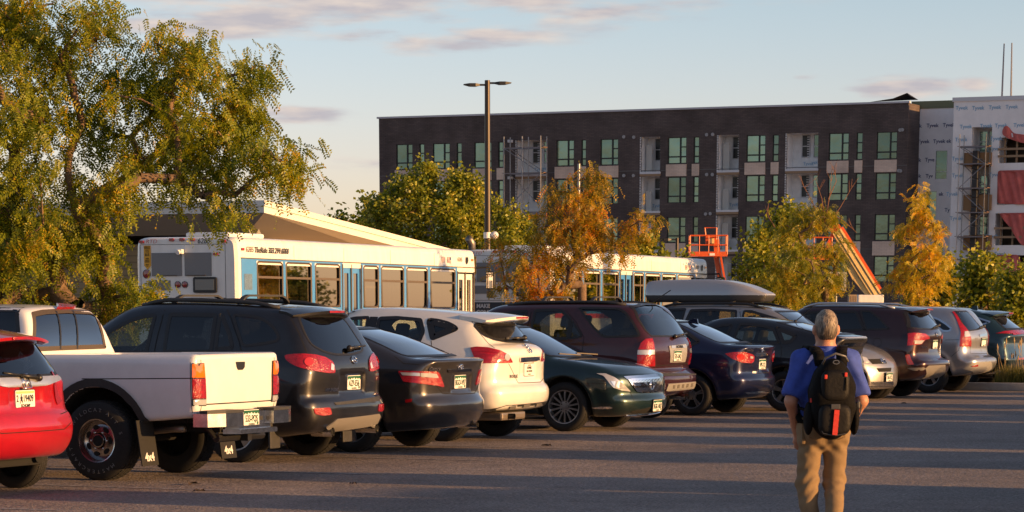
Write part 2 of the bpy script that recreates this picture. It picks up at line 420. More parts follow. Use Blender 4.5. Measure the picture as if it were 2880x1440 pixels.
class Car:
    def __init__(s, name, label, cat, o, fwd, paint, h=.024, group='cars parked in the near row'):
        s.phi = ANG_V if fwd > 0 else ANG_V - math.pi
        s.root = empty(name, (o[0], o[1], 0), s.phi, label, cat, group)
        s.paint = paint; s.h = h; s.cuts = []; s.rib = []; s.splits = []
        s.ML = Matrix.Translation((o[0], o[1], 0)) @ Matrix.Rotation(s.phi, 4, 'Z'); s.MI = s.ML.inverted()
    def shell(s, sil, B, sharp=(), k=.12, br=.12, bf=.22, crown=.05, zc=1.0, tr=(0, 0, 0), tf=(2, 0, 0), wheels=(), arch=.07, flare=.012, p=2.6, ops=(), zb=.95):
        P = spline(sil, sharp); x0, x1 = P[:, 0].min(), P[:, 0].max(); z0, z1 = P[:, 1].min(), P[:, 1].max()
        W = max(b for _, b in B); h = s.h
        xs = np.arange(x0 - 4 * h, x1 + 4 * h, h); ys = np.arange(0, W + 4.1 * h + flare, h); zs = np.arange(z0 - 4 * h, z1 + 4 * h, h)
        X2, Z2 = np.meshgrid(xs, zs, indexing='ij'); D = seg_dist(X2, Z2, P)
        X, Y, Z = np.meshgrid(xs, ys, zs, indexing='ij')
        xm = .5 * (x0 + x1); hl = .5 * (x1 - x0)
        q = np.minimum(Y / W, 1.15)
        wr = np.clip((xm - X) / hl, 0, 1) ** .5; wf = np.clip((X - xm) / hl, 0, 1) ** .5
        Xs = X - br * q ** p * wr + bf * q ** p * wf
        up = np.clip((Z - zc) / .3, 0, 1)
        Zs = Z + crown * q ** 2 * up
        def bil(A, a, b):
            a = np.clip(a, 0, A.shape[0] - 1.001); b = np.clip(b, 0, A.shape[1] - 1.001); i = a.astype(int); j = b.astype(int); u = a - i; v = b - j
            return A[i, j] * (1 - u) * (1 - v) + A[i + 1, j] * u * (1 - v) + A[i, j + 1] * (1 - u) * v + A[i + 1, j + 1] * u * v
        dS = bil(D, (Xs - xs[0]) / h, (Zs - zs[0]) / h)
        zk, bk = zip(*B); fine = np.arange(zk[0] - .3, zk[-1] + .3, .01); bf_ = np.interp(fine, zk, bk); ker = np.ones(9) / 9
        bf_ = np.convolve(np.pad(bf_, 4, 'edge'), ker, 'valid')
        Bz = np.interp(Z, fine, bf_)
        hi = np.clip((Z - zb + .1) / .3, 0, 1)
        Bz = Bz - (tr[1] * (1 - hi) + tr[2] * hi) * np.clip((tr[0] - X) / (tr[0] - x0), 0, 1) ** 2 - (tf[1] * (1 - hi) + tf[2] * hi) * np.clip((X - tf[0]) / (x1 - tf[0]), 0, 1) ** 2
        for xw, r, yw in wheels:
            rr = np.sqrt((X - xw) ** 2 + (Z - r) ** 2) - (r + arch)
            Bz = Bz + flare * np.exp(-((rr - .03) / .045) ** 2)
        f = smax(dS, Y - Bz, k)
        for op in ops: f = op(f, X, Y, Z)
        for xw, r, yw in wheels:
            rr = np.sqrt((X - xw) ** 2 + (Z - r) ** 2) - (r + arch)
            f = np.maximum(f, -np.maximum(rr, .48 - Y))
        full = np.concatenate([f[:, :0:-1, :], f], 1)
        s.V, s.F, s.N = surface_nets(full, (xs[0], -ys[-1], zs[0]), h)
        fn = np.cross(s.V[s.F[:, 2]] - s.V[s.F[:, 0]], s.V[s.F[:, 3]] - s.V[s.F[:, 1]])
        if (fn * s.N[s.F[:, 0]]).sum() < 0: s.F = s.F[:, ::-1]
        s.bvh = BVHTree.FromPolygons([tuple(v) for v in s.V], [tuple(map(int, q)) for q in s.F])
        s.x0, s.x1 = x0, x1
        s.wh = [(xw, r, r + arch) for xw, r, yw in wheels]
        return s
    # --- projections
    def e(s, az): return Vector((-math.sin(R(az)), math.cos(R(az)), 0))
    def hit(s, px, py):
        o = s.MI @ EYE; d = (s.MI.to_3x3() @ ray(px, py)).normalized()
        p, n, i, t = s.bvh.ray_cast(o, d)
        if p is None:
            t0 = -(o.dot(d)) ; best = None
            for j in range(-40, 41):
                q = o + d * (t0 + j * .08); m = s.bvh.find_nearest(q)
                if m[0] is not None and (best is None or m[3] < best[0]): best = (m[3], m[0])
            p = best[1]
        return p
    def px(s, key, pts, az):                                   # crop pixels -> outline on this car's own surface
        ox, oy = CROP[key]; sc = 4.0 if key[0] == 'K' else 4.025
        e = s.e(az); out = []
        for x, y in pts:
            p = s.hit(ox + x / sc, oy + y / sc); out.append((p.dot(e), p.z))
        return out
    def lo(s, pts, az):                                        # local (x, z) or (y, z) -> outline coordinates
        e = s.e(az); side = abs(math.sin(R(az))) > .7
        return [((a * e.x if side else a * e.y), z) for a, z in pts]
    def cast(s, a, z, az, off):
        e = s.e(az); d = Vector((math.cos(R(az)), math.sin(R(az)), 0))
        p, n, i, t = s.bvh.ray_cast(e * a + d * 4 + Vector((0, 0, z)), -d)
        if p is None or (p.dot(d) < (-.35 if abs(d.y) > .5 else -1.6)):
            g = s.bvh.find_nearest(e * a + d * (.9 if abs(d.y) > .5 else .9) + Vector((0, 0, z))); p, n = g[0], g[1]
        if n.dot(d) < 0: n = -n
        return p + n * off, n
    def put(s, name, vs, fs, material, parent=None, mirror=False, smooth=True, mats=None, mi=None):
        o = mesh_obj(name, vs, fs, material, parent or s.root, smooth, mats, mi)
        if smooth: auto_smooth(o, 40)
        r = [o]
        if mirror:
            vs2 = [(v[0], -v[1], v[2]) for v in vs]; fs2 = [f[::-1] for f in fs]
            o2 = mesh_obj(name, vs2, fs2, material, parent or s.root, smooth, mats, mi)
            if smooth: auto_smooth(o2, 40)
            r.append(o2)
        return r
    def sheet(s, poly, az, off, sp):
        lo = np.min(poly, 0); hi = np.max(poly, 0)
        gx, gz = np.meshgrid(np.arange(lo[0] + sp / 2, hi[0], sp), np.arange(lo[1] + sp / 2, hi[1], sp)); d = seg_dist(gx, gz, poly) if gx.size else gx
        ins = [(float(a), float(b)) for a, b, q in zip(gx.ravel(), gz.ravel(), d.ravel()) if q < -.3 * sp] if gx.size else []
        b = []                                                 # resample the boundary
        n = len(poly)
        for i in range(n):
            p, q = np.array(poly[i]), np.array(poly[(i + 1) % n]); m = max(1, int(np.linalg.norm(q - p) / sp))
            b += [tuple(p + (q - p) * j / m) for j in range(m)]
        pts = [Vector(q) for q in b] + [Vector(q) for q in ins]
        r = delaunay_2d_cdt(pts, [], [list(range(len(b)))], 1, 1e-5)
        V2, F2 = r[0], r[2]
        ov = r[3]
        nb = [i for i, o_ in enumerate(ov) if any(k < len(b) for k in o_)]
        P = [s.cast(q[0], q[1], az, off) for q in V2]
        e = s.e(az); d = Vector((math.cos(R(az)), math.sin(R(az)), 0))
        vs = [p for p, _ in P]; fs = []
        for f in F2:
            a, c, g = V2[f[0]], V2[f[1]], V2[f[2]]
            fs.append(tuple(f) if (c - a).cross(g - a) > 0 else tuple(f[::-1]))
        return vs, fs, [n for _, n in P]
    def patch(s, name, poly, az, material, off=.005, r=.02, mirror=False, parent=None, sp=.06, skirt=.014, bulge=0.0):
        if r: poly = round_poly(poly, r)
        vs, fs, ns = s.sheet(poly, az, off, sp)
        if skirt:
            cnt = {}
            for f in fs:
                for i in range(3): cnt[(f[i], f[(i + 1) % 3])] = 1
            m = len(vs); low = [v - n * skirt for v, n in zip(vs, ns)]
            fs2 = [(a, a + m, b + m, b) for (a, b) in cnt if (b, a) not in cnt]
            vs = vs + low; fs = fs + fs2
        return s.put(name, vs, fs, material, parent, mirror)
    def strip(s, line, az, w, off=.002, closed=False, w_in=None):
        P = np.array(line, float); n = len(P); dense = []
        for i in range(n if closed else n - 1):
            p, q = P[i], P[(i + 1) % n]; m = max(1, int(np.linalg.norm(q - p) / .05)); dense += [p + (q - p) * j / m for j in range(m)]
        if not closed: dense.append(P[-1])
        D = np.array(dense); n = len(D)
        t = np.roll(D, -1, 0) - np.roll(D, 1, 0) if closed else np.gradient(D, axis=0)
        t /= np.maximum(np.linalg.norm(t, axis=1, keepdims=True), 1e-9); nr = np.stack([t[:, 1], -t[:, 0]], 1)
        A = D + nr * (w / 2); Bq = D - nr * (w / 2 if w_in is None else w_in)
        va = [s.cast(*q, az, off)[0] for q in A]; vb = [s.cast(*q, az, off)[0] for q in Bq]
        fs = [(i, (i + 1) % n, n + (i + 1) % n, n + i) for i in range(n if closed else n - 1)]
        d = Vector((math.cos(R(az)), math.sin(R(az)), 0)); vs = va + vb
        nv = (vs[fs[0][1]] - vs[fs[0][0]]).cross(vs[fs[0][3]] - vs[fs[0][0]])
        if nv.dot(d) < 0: fs = [f[::-1] for f in fs]
        return vs, fs
    def gap(s, line, az, w=.007, mirror=True, closed=False):  # panel gap: goes into the body's own mesh
        vs, fs = s.strip(line, az, w, .0015, closed); s.rib.append((vs, fs))
        if mirror: s.rib.append(([Vector((v.x, -v.y, v.z)) for v in vs], [f[::-1] for f in fs]))
    def window(s, poly, az, g=None, r=.04, mirror=False, frame=.034, fmat=None, name='window', cut=True):
        poly = round_poly(poly, r, 5)
        A = np.array(poly); ar = np.sum(A[:, 0] * np.roll(A[:, 1], -1) - np.roll(A[:, 0], -1) * A[:, 1])
        if ar < 0: poly = poly[::-1]
        if cut:
            s.cuts.append((offset_poly(poly, -.012), az))
            if mirror: s.cuts.append(([(a, z) for a, z in [( -p[0] if abs(math.sin(R(az))) < .7 else -p[0], p[1]) for p in offset_poly(poly, -.012)]], -az))
        vs, fs, ns = s.sheet(poly, az, .0012, .09)
        gl = s.put(name, vs, fs, g or G_TINT, None, mirror)
        if frame:
            vs, fs = s.strip(poly, az, .02, .004, True, frame)
            for i, w in enumerate(gl):
                v2 = vs if i == 0 else [Vector((v.x, -v.y, v.z)) for v in vs]; f2 = fs if i == 0 else [f[::-1] for f in fs]
                mesh_obj('frame', v2, f2, fmat or M_TRIM, w, True)
        return gl
    def lettering(s, body, size, key, pos, az, material, name='lettering', tilt=0, shear=0.0, sx=1.0, off=.006, depth=.002, bold=0.0):
        ox, oy = CROP[key]; sc = 4.0 if key[0] == 'K' else 4.025
        p = s.hit(ox + pos[0] / sc, oy + pos[1] / sc); q, n = s.cast(p.dot(s.e(az)), p.z, az, off)
        vs, fs = text_mesh(body, size, depth, shear, sx=sx, bold=bold); M = frame(q, s.e(az), n)
        return mesh_obj(name, [M @ v for v in vs], fs, material, s.root)
    def emblem(s, key, pos, az, kind, size=.11, material=None):
        ox, oy = CROP[key]; p = s.hit(ox + pos[0] / 4, oy + pos[1] / 4); q, n = s.cast(p.dot(s.e(az)), p.z, az, .004)
        mb = MB(); mb.M = frame(q, s.e(az), n); a, b = size / 2, size * .36
        def ring(rx, ry, cx=0, cy=0, r=.006): mb.tube([(cx + rx * math.cos(t * math.pi / 10), cy + ry * math.sin(t * math.pi / 10), .006) for t in range(21)], r, 6)
        if kind == 'oval_h': ring(a, b); mb.bar((-a * .5, -b * .7, .006), (-a * .25, b * .75, .006), .012, .01); mb.bar((a * .25, -b * .75, .006), (a * .5, b * .7, .006), .012, .01); mb.bar((-a * .38, -b * .15, .006), (a * .38, b * .15, .006), .01, .01)
        elif kind == 'ovals': ring(a, b); ring(a * .32, b * .95); ring(a * .75, b * .4, 0, b * .5)
        elif kind == 'box_h': mb.tube([(-a, -a, .006), (-a * .85, a, .006), (a * .85, a, .006), (a, -a, .006), (-a, -a, .006)], .007, 6); mb.bar((-a * .45, -a * .8, .006), (-a * .55, a * .8, .006), .016, .012); mb.bar((a * .45, -a * .8, .006), (a * .55, a * .8, .006), .016, .012); mb.bar((-a * .5, 0, .006), (a * .5, 0, .006), .014, .012)
        elif kind == 'arc': mb.tube([(a * .7 * math.cos(t), b * 1.5 * math.sin(t), .006) for t in np.linspace(.1, 2.8, 9)], .009, 6); mb.tube([(a * .7 * math.cos(t), b * 1.5 * math.sin(t), .006) for t in np.linspace(3.5, 6.0, 9)], .009, 6); mb.bar((-a * .6, b * .3, .006), (a * .6, -b * .3, .006), .02, .01)
        elif kind == 'round': ring(b * 1.2, b * 1.2, r=.008); [mb.tube([(b * (.9 - .35 * j) * math.cos(t) - .1 * b * j, b * (.9 - .2 * j) * math.sin(t), .006) for t in np.linspace(1.2, 4.6, 9)], .007, 6) for j in range(3)]
        else: ring(a, b); mb.tube([(a * .6 * math.cos(t), b * .6 * math.sin(t), .006) for t in np.linspace(0, 6.28, 9)], .006, 6)
        return mb.build('emblem', material or M_CHROME, s.root, True)
    def plate(s, text, key, pos, az, kind='co', tilt=0, frame_m=None):
        if key is None: q, n = Vector(pos), Vector((math.cos(R(az)), math.sin(R(az)), 0))
        else:
            ox, oy = CROP[key]; sc = 4.0 if key[0] == 'K' else 4.025
            p = s.hit(ox + pos[0] / sc, oy + pos[1] / sc); q, n = s.cast(p.dot(s.e(az)), p.z, az, .012)
        n = (n * .35 + Vector((math.cos(R(az)), math.sin(R(az)), 0)) * .65).normalized()
        mb = MB(); mb.M = frame(q, s.e(az), n); w, h = .152, .076
        mb.k = 3; mb.prism(round_poly([(-w - .008, -h - .008), (w + .008, -h - .008), (w + .008, h + .008), (-w - .008, h + .008)], .018), -.02, .0, 'xy')
        mb.k = 0; mb.prism(round_poly([(-w, -h), (w, -h), (w, h), (-w, h)], .014), .0005, .004, 'xy')
        if kind == 'co':
            mb.k = 1; top = [(-w + .004, .03), (-.11, .045), (-.085, .03), (-.055, .052), (-.03, .036), (0, .055), (.035, .034), (.06, .05), (.09, .032), (.12, .046), (w - .004, .03), (w - .004, h - .006), (-w + .004, h - .006)]
            mb.prism(top, .0045, .006, 'xy'); mb.box(.105, .135, -h + .008, -h + .034, .0045, .006); mb.k = 2
            if text: vs, fs = text_mesh(text, .092, .001, sx=.74, bold=.0012); mb.add([v + Vector((0, -.012, .0065)) for v in vs], fs)
            vs, fs = text_mesh('COLORADO', .024, .0008, sx=.9); mb.add([v + Vector((0, -.063, .0065)) for v in vs], fs)
        elif kind == 'wy':
            mb.k = 1; mb.box(-w + .01, w - .01, h - .03, h - .008, .0045, .006); mb.k = 2
            for t, x, sz in (('2', -.125, .085), ('19409', .045, .085)):
                vs, fs = text_mesh(t, sz, .001, sx=.78, bold=.0012); mb.add([v + Vector((x, 0, .0065)) for v in vs], fs)
            mb.add([(-.09 + x * .05, -.045 + y * .09, .0068) for x, y in ((0, 0), (.3, .1), (.25, .35), (.7, .2), (1, .0), (.85, .45), (.95, .7), (.6, .75), (.65, 1), (.4, .95), (.35, .7), (.1, .6), (.3, .5))], [tuple(range(13))])
            vs, fs = text_mesh('SCHOMP', .036, .001, bold=.001); mb.add([v + Vector((0, -.062, .0065)) for v in vs], fs)
        else:
            mb.k = 2
            for t, y, sz in (('50798RZ', .022, .045), ('AUG 20 2023', -.02, .036), ('TEMPORARY', .055, .018), ('COLORADO', -.058, .018)):
                vs, fs = text_mesh(t, sz, .001, sx=.85); mb.add([v + Vector((0, y, .0065)) for v in vs], fs)
        return mb.build('license_plate', None, s.root, mats=[M_PW, M_PG if kind == 'co' else mat('plate_sunset_gold', (.75, .5, .2), .4), M_PT if kind == 'co' else mat('plate_lettering_black', (.02, .02, .025), .4), frame_m or M_CHROME], fix=False)
    def wheel(s, x, y, r, w, rim, n=5, style='five', mat_=None, label=None):
        """tyre centred at (x, y) with its outer face at |y| + w/2; rim radius rim"""
        sg = 1 if y > 0 else -1
        mb = MB(); t = w / 2
        prof = [(rim * .98, -t * .8), (rim * 1.04, -t * .95), ((rim + r) / 2, -t), (r - .03, -t * .93), (r - .008, -t * .78), (r, -t * .55), (r + .001, 0), (r, t * .55), (r - .008, t * .78), (r - .03, t * .93), ((rim + r) / 2, t), (rim * 1.04, t * .95), (rim * .98, t * .8)]
        mb.lathe(prof, 48, 'y')
        nt = 56
        for i in range(nt):                                    # tread blocks
            a = 2 * math.pi * i / nt; c, q = math.cos(a), math.sin(a)
            for j, yy in enumerate((-.55, -.18, .18, .55)):
                a2 = a + (.5 if j % 2 else 0) * 2 * math.pi / nt; c, q = math.cos(a2), math.sin(a2); d1 = .36 * 2 * math.pi / nt
                vs = []
                for rr in (r - .004, r + .0035):
                    for da, dy in ((-d1, -.14), (d1, -.14), (d1, .14), (-d1, .14)): vs.append((rr * math.cos(a2 + da), (yy + dy) * t, rr * math.sin(a2 + da)))
                mb.add(vs, [(4, 5, 6, 7), (0, 1, 5, 4), (1, 2, 6, 5), (2, 3, 7, 6), (3, 0, 4, 7)])
        wheel = mb.build('wheel', M_RUB, s.root, True); auto_smooth(wheel, 50)
        wheel.location = (x, y, r); wheel.rotation_euler = (0, 0, 0 if sg > 0 else math.pi)
        if label: wheel['label'] = label
        am = mat_ or M_ALLOY; mb = MB(); f = t * .72
        mb.k = 1; mb.lathe([(rim * .97, -t * .7), (rim * .93, f * .2), (rim * .3, f * .1), (.001, f * .1)], 40, 'y')
        mb.k = 0; mb.lathe([(rim * 1.03, t * .86), (rim * 1.02, t * .93), (rim * .97, t * .9), (rim * .93, f * .75), (rim * .93, f * .2)], 48, 'y')
        def blade(a, r0, r1, w0, w1, y0, y1, th=.02):
            c, q = math.cos(a), math.sin(a); vs = []
            for rr, ww, yy in ((r0, w0, y0), ((r0 + r1) / 2, (w0 + w1) / 2 * .92, (y0 + y1) / 2 + .006), (r1, w1, y1)):
                for dx, dy in ((-ww, -th), (-ww * .8, 0), (ww * .8, 0), (ww, -th)):
                    vs.append((rr * c - dx * q, yy + dy, rr * q + dx * c))
            fs = [(i * 4 + j, i * 4 + (j + 1) % 4, i * 4 + 4 + (j + 1) % 4, i * 4 + 4 + j) for i in range(2) for j in range(4)]
            mb.add(vs, fs)
        hub = rim * .24
        if style == 'steel':                                   # pressed steel disc with oval holes
            mb.lathe([(rim * .93, f * .45), (rim * .78, f * .62), (rim * .5, f * .8), (rim * .36, f * .78), (rim * .3, f * .3)], 48, 'y')
            mb.k = 1
            for i in range(n):
                a = 2 * math.pi * (i + .5) / n; c, q = math.cos(a), math.sin(a); vs = []
                for j in range(12):
                    b = 2 * math.pi * j / 12; rr = rim * .63 + rim * .115 * math.sin(b); tt = rim * .17 * math.cos(b)
                    vs.append((rr * c - tt * q, f * .80, rr * q + tt * c))
                mb.add(vs, [tuple(range(12))])
            mb.lathe([(rim * .27, f * .95), (.001, f * .95)], 20, 'y'); mb.k = 0
            mb.lathe([(rim * .32, f * .5), (rim * .32, f), (rim * .26, f * 1.02), (rim * .25, f * .7)], 24, 'y')
            for i in range(6):
                a = 2 * math.pi * i / 6; mb.ball((rim * .42 * math.cos(a), f * .82, rim * .42 * math.sin(a)), .012, 5)
        else:
            for i in range(n):
                a = 2 * math.pi * i / n + math.pi / 2
                if style == 'double':
                    for da in (-.19, .19): blade(a + da * .6, hub * .8, rim * .95, rim * .06, rim * .075, f * .75, f * .82)
                elif style == 'thin': blade(a, hub * .8, rim * .95, rim * .055, rim * .07, f * .8, f * .85)
                elif style == 'wide': blade(a, hub * .7, rim * .95, rim * .15, rim * .24, f * .7, f * .8)
                else: blade(a, hub * .7, rim * .95, rim * .13, rim * .16, f * .75, f * .82)
            mb.lathe([(hub * 1.5, f * .55), (hub * 1.4, f * .82), (hub, f * .86), (.001, f * .86)], 24, 'y')
            mb.k = 1
            for i in range(5):
                a = 2 * math.pi * (i + .5) / 5; mb.ball((hub * 1.1 * math.cos(a), f * .86, hub * 1.1 * math.sin(a)), .009, 4)
            mb.k = 0; mb.lathe([(hub * .55, f * .9), (.001, f * .93)], 16, 'y')
        rimo = mb.build('rim', None, wheel, True, mats=[am, M_DARK]); auto_smooth(rimo, 45)
        return wheel
    def seats(s, xf, xr, z=.52, col=None, rows=(1, 1)):
        m = col or M_SEAT
        def seat(x, y, w):
            mb = MB(); mb.box(x - .22, x + .26, y - w, y + w, z - .14, z + .02, bev=.05)
            mb.M = Matrix.Translation((x - .22, y, z - .02)) @ Matrix.Rotation(R(-14), 4, 'Y'); mb.box(-.07, .07, -w, w, 0, .62, bev=.05)
            o = mb.build('seat', m, s.root, True); auto_smooth(o, 50)
            for yy in ((0,) if w < .4 else (-.38, .38)):
                hb = MB(); hb.M = mb.M; hb.box(-.05, .05, yy - .13, yy + .13, .65, .84, bev=.045); hb.tube([(0, yy - .06, .55), (0, yy - .06, .7)], .008, 5); hb.tube([(0, yy + .06, .55), (0, yy + .06, .7)], .008, 5)
                auto_smooth(hb.build('headrest', m, o, True), 50)
        if rows[0]: seat(xf, .37, .24); seat(xf, -.37, .24)
        if rows[1]: seat(xr, 0, .60)
    def wheelhouse(s, x, z=.95, y=.37):
        mb = MB(); mb.box(x + .15, x + .55, -.72, .72, z - .35, z - .05, bev=.06); o = mb.build('dashboard', M_SEAT, s.root, True); auto_smooth(o, 50)
        mb = MB(); mb.M = Matrix.Translation((x, y, z)) @ Matrix.Rotation(R(62), 4, 'Y')
        mb.tube([(.19 * math.cos(t), .19 * math.sin(t), 0) for t in np.linspace(0, 2 * math.pi, 25)], .016, 6); mb.bar((-.18, 0, 0), (.18, 0, 0), .05, .02); mb.bar((0, 0, 0), (0, 0, -.25), .05, .05)
        mb.build('steering_wheel', M_TRIM, s.root, True)
    def mirrors(s, x, z, y, material=None):
        for sg in (1, -1):
            mb = MB(); mb.ball((x, sg * (y + .11), z), .1, 9, sq=(.62, 1.05, .72)); mb.bar((x + .02, sg * (y - .05), z - .05), (x, sg * (y + .06), z - .03), .06, .04)
            o = mb.build('side_mirror', material or s.paint, s.root, True)
    def split(s, name, fn, label=None, material=None): s.splits.append((name, fn, label, material))
    def finish(s):
        C = s.V[s.F].mean(1); N = s.N[s.F].mean(1); keep = np.ones(len(s.F), bool)
        for poly, az in s.cuts:
            e = s.e(az); a = C[:, 0] * e.x + C[:, 1] * e.y; d = (math.cos(R(az)), math.sin(R(az)))
            m = inside_poly(a, C[:, 2], poly) & (N[:, 0] * d[0] + N[:, 1] * d[1] > .12) & (C[:, 0] * d[0] + C[:, 1] * d[1] > (.3 if abs(d[1]) > .7 else -9))
            keep &= ~m
        grp = np.zeros(len(s.F), int)
        def tunnel(xw, r, ra, sg):
            def fn(x, y, z, a, b, d):
                q = np.hypot(x - xw, z - r); return (q < ra + .012) & (y * sg > .44) & ((a * (xw - x) + d * (r - z) > .5 * q) | ((np.abs(y) < .52) & (np.abs(b) > .6)))
            return fn
        s.splits = [('wheel_arch', tunnel(xw, r, ra, sg), None, M_DARK) for xw, r, ra in s.wh for sg in (1, -1)] + s.splits
        for i, (nm, fn, lb, mt) in enumerate(s.splits): grp[(grp == 0) & fn(C[:, 0], C[:, 1], C[:, 2], N[:, 0], N[:, 1], N[:, 2])] = i + 1
        for i in range(len(s.splits) + 1):
            m = keep & (grp == i)
            if not m.any(): continue
            nm, lb, mt = ('body', None, None) if i == 0 else (s.splits[i - 1][0], s.splits[i - 1][2], s.splits[i - 1][3])
            o = np_mesh(nm, s.V, s.F[m], s.N, mt or s.paint, s.root)
            if lb: o['label'] = lb
            if i == 0: body = o
        if s.rib:
            bm = bmesh.new(); bm.from_mesh(body.data); body.data.materials.append(M_GAP)
            mb = MB()
            for vs, fs in s.rib: mb.add(vs, fs)
            o = mesh_obj('gap', mb.v, mb.f, M_GAP, s.root); bm.free()
            s.join(body, o)
        return s.root
    def join(s, a, b):                                         # append mesh b to mesh a without losing a's shading
        A, Bm = a.data, b.data; n = len(A.vertices); nl = len(A.corner_normals)
        def arr(me):
            v = np.empty(len(me.vertices) * 3, np.float32); me.vertices.foreach_get('co', v)
            lv = np.empty(len(me.loops), np.int32); me.loops.foreach_get('vertex_index', lv)
            ls = np.empty(len(me.polygons), np.int32); me.polygons.foreach_get('loop_start', ls)
            ln = np.empty(len(me.loops) * 3, np.float32); me.corner_normals.foreach_get('vector', ln)
            return v, lv, ls, ln
        va, la, sa, na = arr(A); vb, lb, sb, nb = arr(Bm)
        me = bpy.data.meshes.new(A.name); me.vertices.add(len(va) // 3 + len(vb) // 3); me.vertices.foreach_set('co', np.concatenate([va, vb]))
        me.loops.add(len(la) + len(lb)); me.loops.foreach_set('vertex_index', np.concatenate([la, lb + len(va) // 3]))
        me.polygons.add(len(sa) + len(sb)); me.polygons.foreach_set('loop_start', np.concatenate([sa, sb + len(la)]))
        me.polygons.foreach_set('material_index', np.concatenate([np.zeros(len(sa), np.int32), np.ones(len(sb), np.int32)]))
        me.polygons.foreach_set('use_smooth', np.ones(len(sa) + len(sb), bool)); me.update(); me.validate()
        me.normals_split_custom_set([tuple(q) for q in np.concatenate([na, nb]).reshape(-1, 3)])
        me.materials.append(A.materials[0]); me.materials.append(M_GAP)
        a.data = me; bpy.data.objects.remove(b); bpy.data.meshes.remove(A); bpy.data.meshes.remove(Bm)
PAINTN = {}
def paint(name, col, metal=.35, rough=.32, coat=1.0, dust=.10, inside=(.02, .02, .022), spec=.3):
    return mat(name, col, rough, metal, coat, spec=spec, noise=dust, nscale=5, inside=inside)
# ---------------------------------------------------------------- ground
def asphalt():
    m = bpy.data.materials.new('asphalt'); m.use_nodes = True; nt = m.node_tree; b = nt.nodes['Principled BSDF']
    tc = nt.nodes.new('ShaderNodeTexCoord')
    def noise(sc, det=4, rough=.6):
        n = nt.nodes.new('ShaderNodeTexNoise'); n.inputs['Scale'].default_value = sc; n.inputs['Detail'].default_value = det; n.inputs['Roughness'].default_value = rough
        nt.links.new(tc.outputs['Object'], n.inputs['Vector']); return n.outputs[0]
    def rng(v, a, b_, lo, hi):
        r = nt.nodes.new('ShaderNodeMapRange'); r.inputs['From Min'].default_value = a; r.inputs['From Max'].default_value = b_; r.inputs['To Min'].default_value = lo; r.inputs['To Max'].default_value = hi
        nt.links.new(v, r.inputs[0]); return r.outputs[0]
    def mul(a, b_):
        n = nt.nodes.new('ShaderNodeMath'); n.operation = 'MULTIPLY'; nt.links.new(a, n.inputs[0]); nt.links.new(b_, n.inputs[1]); return n.outputs[0]
    vo = nt.nodes.new('ShaderNodeTexVoronoi'); vo.inputs['Scale'].default_value = 55; nt.links.new(tc.outputs['Object'], vo.inputs['Vector'])
    v = mul(mul(rng(noise(.35, 5), .3, .7, .75, 1.22), rng(noise(28, 3, .8), .3, .7, .3, 1.75)), rng(vo.outputs['Color'], 0, 1, .72, 1.3))
    v = mul(v, rng(noise(2.2, 6, .7), .35, .65, .86, 1.1)); v = mul(v, rng(noise(.8, 5, .65), .60, .70, 1.0, .72)); v = mul(v, rng(noise(.16, 3, .5), .4, .6, .9, 1.08))
    sc = nt.nodes.new('ShaderNodeVectorMath'); sc.operation = 'SCALE'; sc.inputs[0].default_value = (.275, .228, .205); nt.links.new(v, sc.inputs['Scale'])
    nt.links.new(sc.outputs[0], b.inputs['Base Color']); b.inputs['Roughness'].default_value = .7; b.inputs['Specular IOR Level'].default_value = .3
    wn_ = nt.nodes.new('ShaderNodeTexVoronoi'); wn_.inputs['Scale'].default_value = 120; nt.links.new(tc.outputs['Object'], wn_.inputs['Vector'])   # every chip of stone faces its own way
    ce = nt.nodes.new('ShaderNodeVectorMath'); ce.operation = 'SUBTRACT'; ce.inputs[1].default_value = (.5, .5, .5); nt.links.new(wn_.outputs['Color'], ce.inputs[0])
    ma = nt.nodes.new('ShaderNodeVectorMath'); ma.operation = 'MULTIPLY_ADD'; ma.inputs[1].default_value = (3.4, 3.4, .0); ma.inputs[2].default_value = (0, 0, 1); nt.links.new(ce.outputs[0], ma.inputs[0])
    nm = nt.nodes.new('ShaderNodeVectorMath'); nm.operation = 'NORMALIZE'; nt.links.new(ma.outputs[0], nm.inputs[0]); nt.links.new(nm.outputs[0], b.inputs['Normal'])
    return m
g = 1500
tag(mesh_obj('ground', [(-g, -g, 0), (g, -g, 0), (g, g, 0), (-g, g, 0)], [(0, 1, 2, 3)], asphalt()), 'grey asphalt of the parking lot', kind='structure')
def inset(yh, z0, z1, depth, edge=.02, xlim=0.0, rear=True):
    def op(f, X, Y, Z):
        def st(v): return np.clip(v / edge, 0, 1)
        m = st(yh - Y) * st(Z - z0) * st(z1 - Z) * ((X < xlim) if rear else (X > xlim))
        return f + depth * m
    return op
